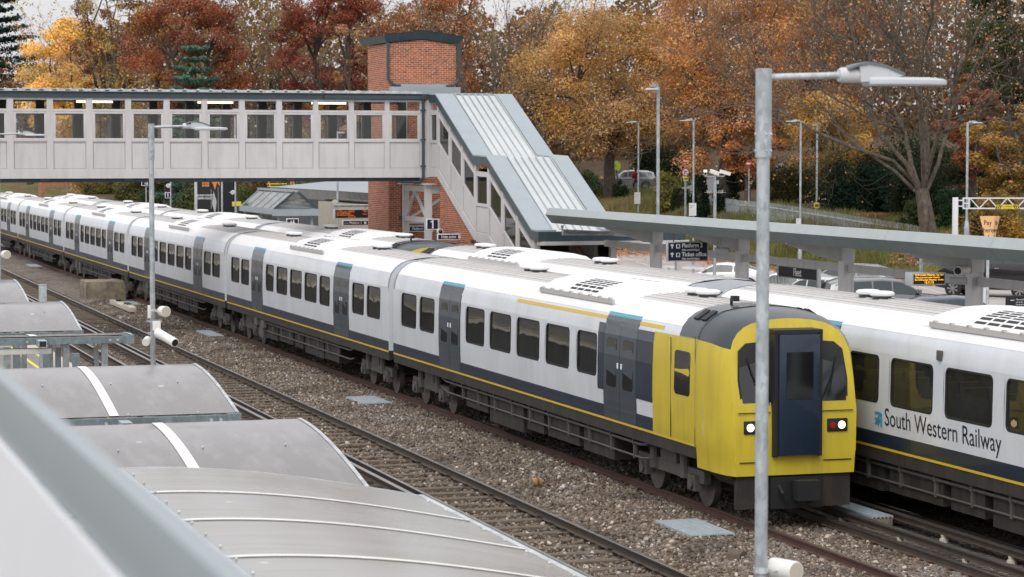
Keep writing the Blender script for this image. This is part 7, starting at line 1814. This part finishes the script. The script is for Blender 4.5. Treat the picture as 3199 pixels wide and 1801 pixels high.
# grass and fallen leaves
g = np.random.default_rng(78); n = 52000; xx = g.uniform(1720, 3300, n); dd = np.array([toe(x) for x in xx]) + .3 + g.random(n) ** 1.3 * 24
a = (xx - CX) / FS; X_ = dd * (sY + a * cYw); Y_ = dd * (cYw - a * sY); Z_ = np.array([tzx(x, d) for x, d in zip(xx, dd)])
h_ = g.uniform(.12, .55, n) * (1 + .6 * np.sin(X_ * .8) * np.cos(Y_ * .7)); ang = g.uniform(0, PI, n); w_ = g.uniform(.02, .05, n)
B = np.stack([X_, Y_, Z_ - .05], 1); T1 = np.stack([np.cos(ang) * w_, np.sin(ang) * w_, 0 * w_], 1); tip = B + np.stack([g.normal(0, .13, n), g.normal(0, .13, n), h_], 1)
V = np.stack([B - T1, B + T1, tip], 1).reshape(-1, 3)
M['grass'] = leafmat('grass_blades', [(.3, (.17, .14, .05)), (.5, (.13, .15, .035)), (.7, (.22, .18, .075))], .3)
tag(fast_mesh('bank_grass', V, np.arange(3 * n).reshape(n, 3), M['grass']), 'long yellowing grass on the bank', 'grass', kind='stuff')
n = 9000; xx = g.uniform(1750, 3300, n); dd = np.array([toe(x) for x in xx]) - g.exponential(1., n) * np.where(xx > 2700, .5, 2.2) + 1.2
a = (xx - CX) / FS; P_ = np.stack([dd * (sY + a * cYw), dd * (cYw - a * sY), np.array([max(.515, tzx(x, d) + .06) for x, d in zip(xx, dd)]) + .01], 1)
V, F = leaf_quads(P_, .16, g, 3.); o = fast_mesh('fallen_leaves', V, F, M['leaf']); o.color = (.42, .17, .06, 1); tag(o, 'fallen orange leaves along the kerb', 'leaves', kind='stuff')
n = 5200; xx = g.uniform(2780, 3300, n); dd = np.array([toe(x) for x in xx]) + g.uniform(3, 14, n); a = (xx - CX) / FS
P_ = np.stack([dd * (sY + a * cYw), dd * (cYw - a * sY), np.array([tzx(x, d) for x, d in zip(xx, dd)]) + .1], 1); V, F = leaf_quads(P_, .2, g, 2.); o = fast_mesh('leaf_litter', V, F, M['leaf']); o.color = (.36, .17, .08, 1); tag(o, 'brown leaf litter under the big bare tree', 'leaves', kind='stuff')

# ------------------------------------------------------------------ light
w = bpy.data.worlds.new('World'); scn.world = w; w.use_nodes = True; nt = w.node_tree; nt.nodes.clear()
SUN_EL, SUN_AZ = R(48), R(215)     # azimuth measured from +Y towards +X
out = nd(nt, 'OutputWorld'); bg = nd(nt, 'Background'); bg.inputs[1].default_value = .13
sk = nd(nt, 'TexSky', sky_type='NISHITA'); sk.sun_disc = False; sk.sun_elevation = SUN_EL; sk.sun_rotation = SUN_AZ; sk.air_density = 1.0; sk.dust_density = 4.0; sk.ozone_density = 1.0
hs = nd(nt, 'HueSaturation'); hs.inputs['Saturation'].default_value = .12; L(nt, sk.outputs[0], hs.inputs['Color'])
# thick cloud evens the sky out
mx = mixc(nt, .72, hs.outputs[0], (6.6, 6.55, 6.75))
tcw = nd(nt, 'TexCoord'); spw = nd(nt, 'SeparateXYZ'); L(nt, tcw.outputs['Generated'], spw.inputs[0])
mrw = nd(nt, 'MapRange'); mrw.inputs[1].default_value = .05; mrw.inputs[2].default_value = 1.; mrw.inputs[3].default_value = .98; mrw.inputs[4].default_value = 1.55; L(nt, spw.outputs[2], mrw.inputs[0])
mx = mixc(nt, 1., mx, mrw.outputs[0], 'MULTIPLY'); L(nt, mx, bg.inputs[0]); L(nt, bg.outputs[0], out.inputs[0])
ld = bpy.data.lights.new('sun', 'SUN'); ld.energy = .9; ld.angle = R(40); ld.color = (1, .96, .9)
lo = bpy.data.objects.new('sun', ld); COL.objects.link(lo); lo.location = (0, 0, 60)
dirv = Vector((math.sin(SUN_AZ) * math.cos(SUN_EL), math.cos(SUN_AZ) * math.cos(SUN_EL), math.sin(SUN_EL)))
lo.rotation_euler = dirv.to_track_quat('Z', 'Y').to_euler()
vs_ = scn.view_settings; vs_.view_transform = 'Standard'; vs_.look = 'None'; vs_.exposure = .2; vs_.gamma = 1.; vs_.use_curve_mapping = False
scn.render.engine = 'CYCLES'; scn.cycles.use_denoising = True
try: scn.cycles.denoiser = 'OPENIMAGEDENOISE'
except Exception: pass
scn.cycles.max_bounces = 6; scn.cycles.transparent_max_bounces = 16; scn.cycles.diffuse_bounces = 3; scn.cycles.glossy_bounces = 3
scn.render.film_transparent = False
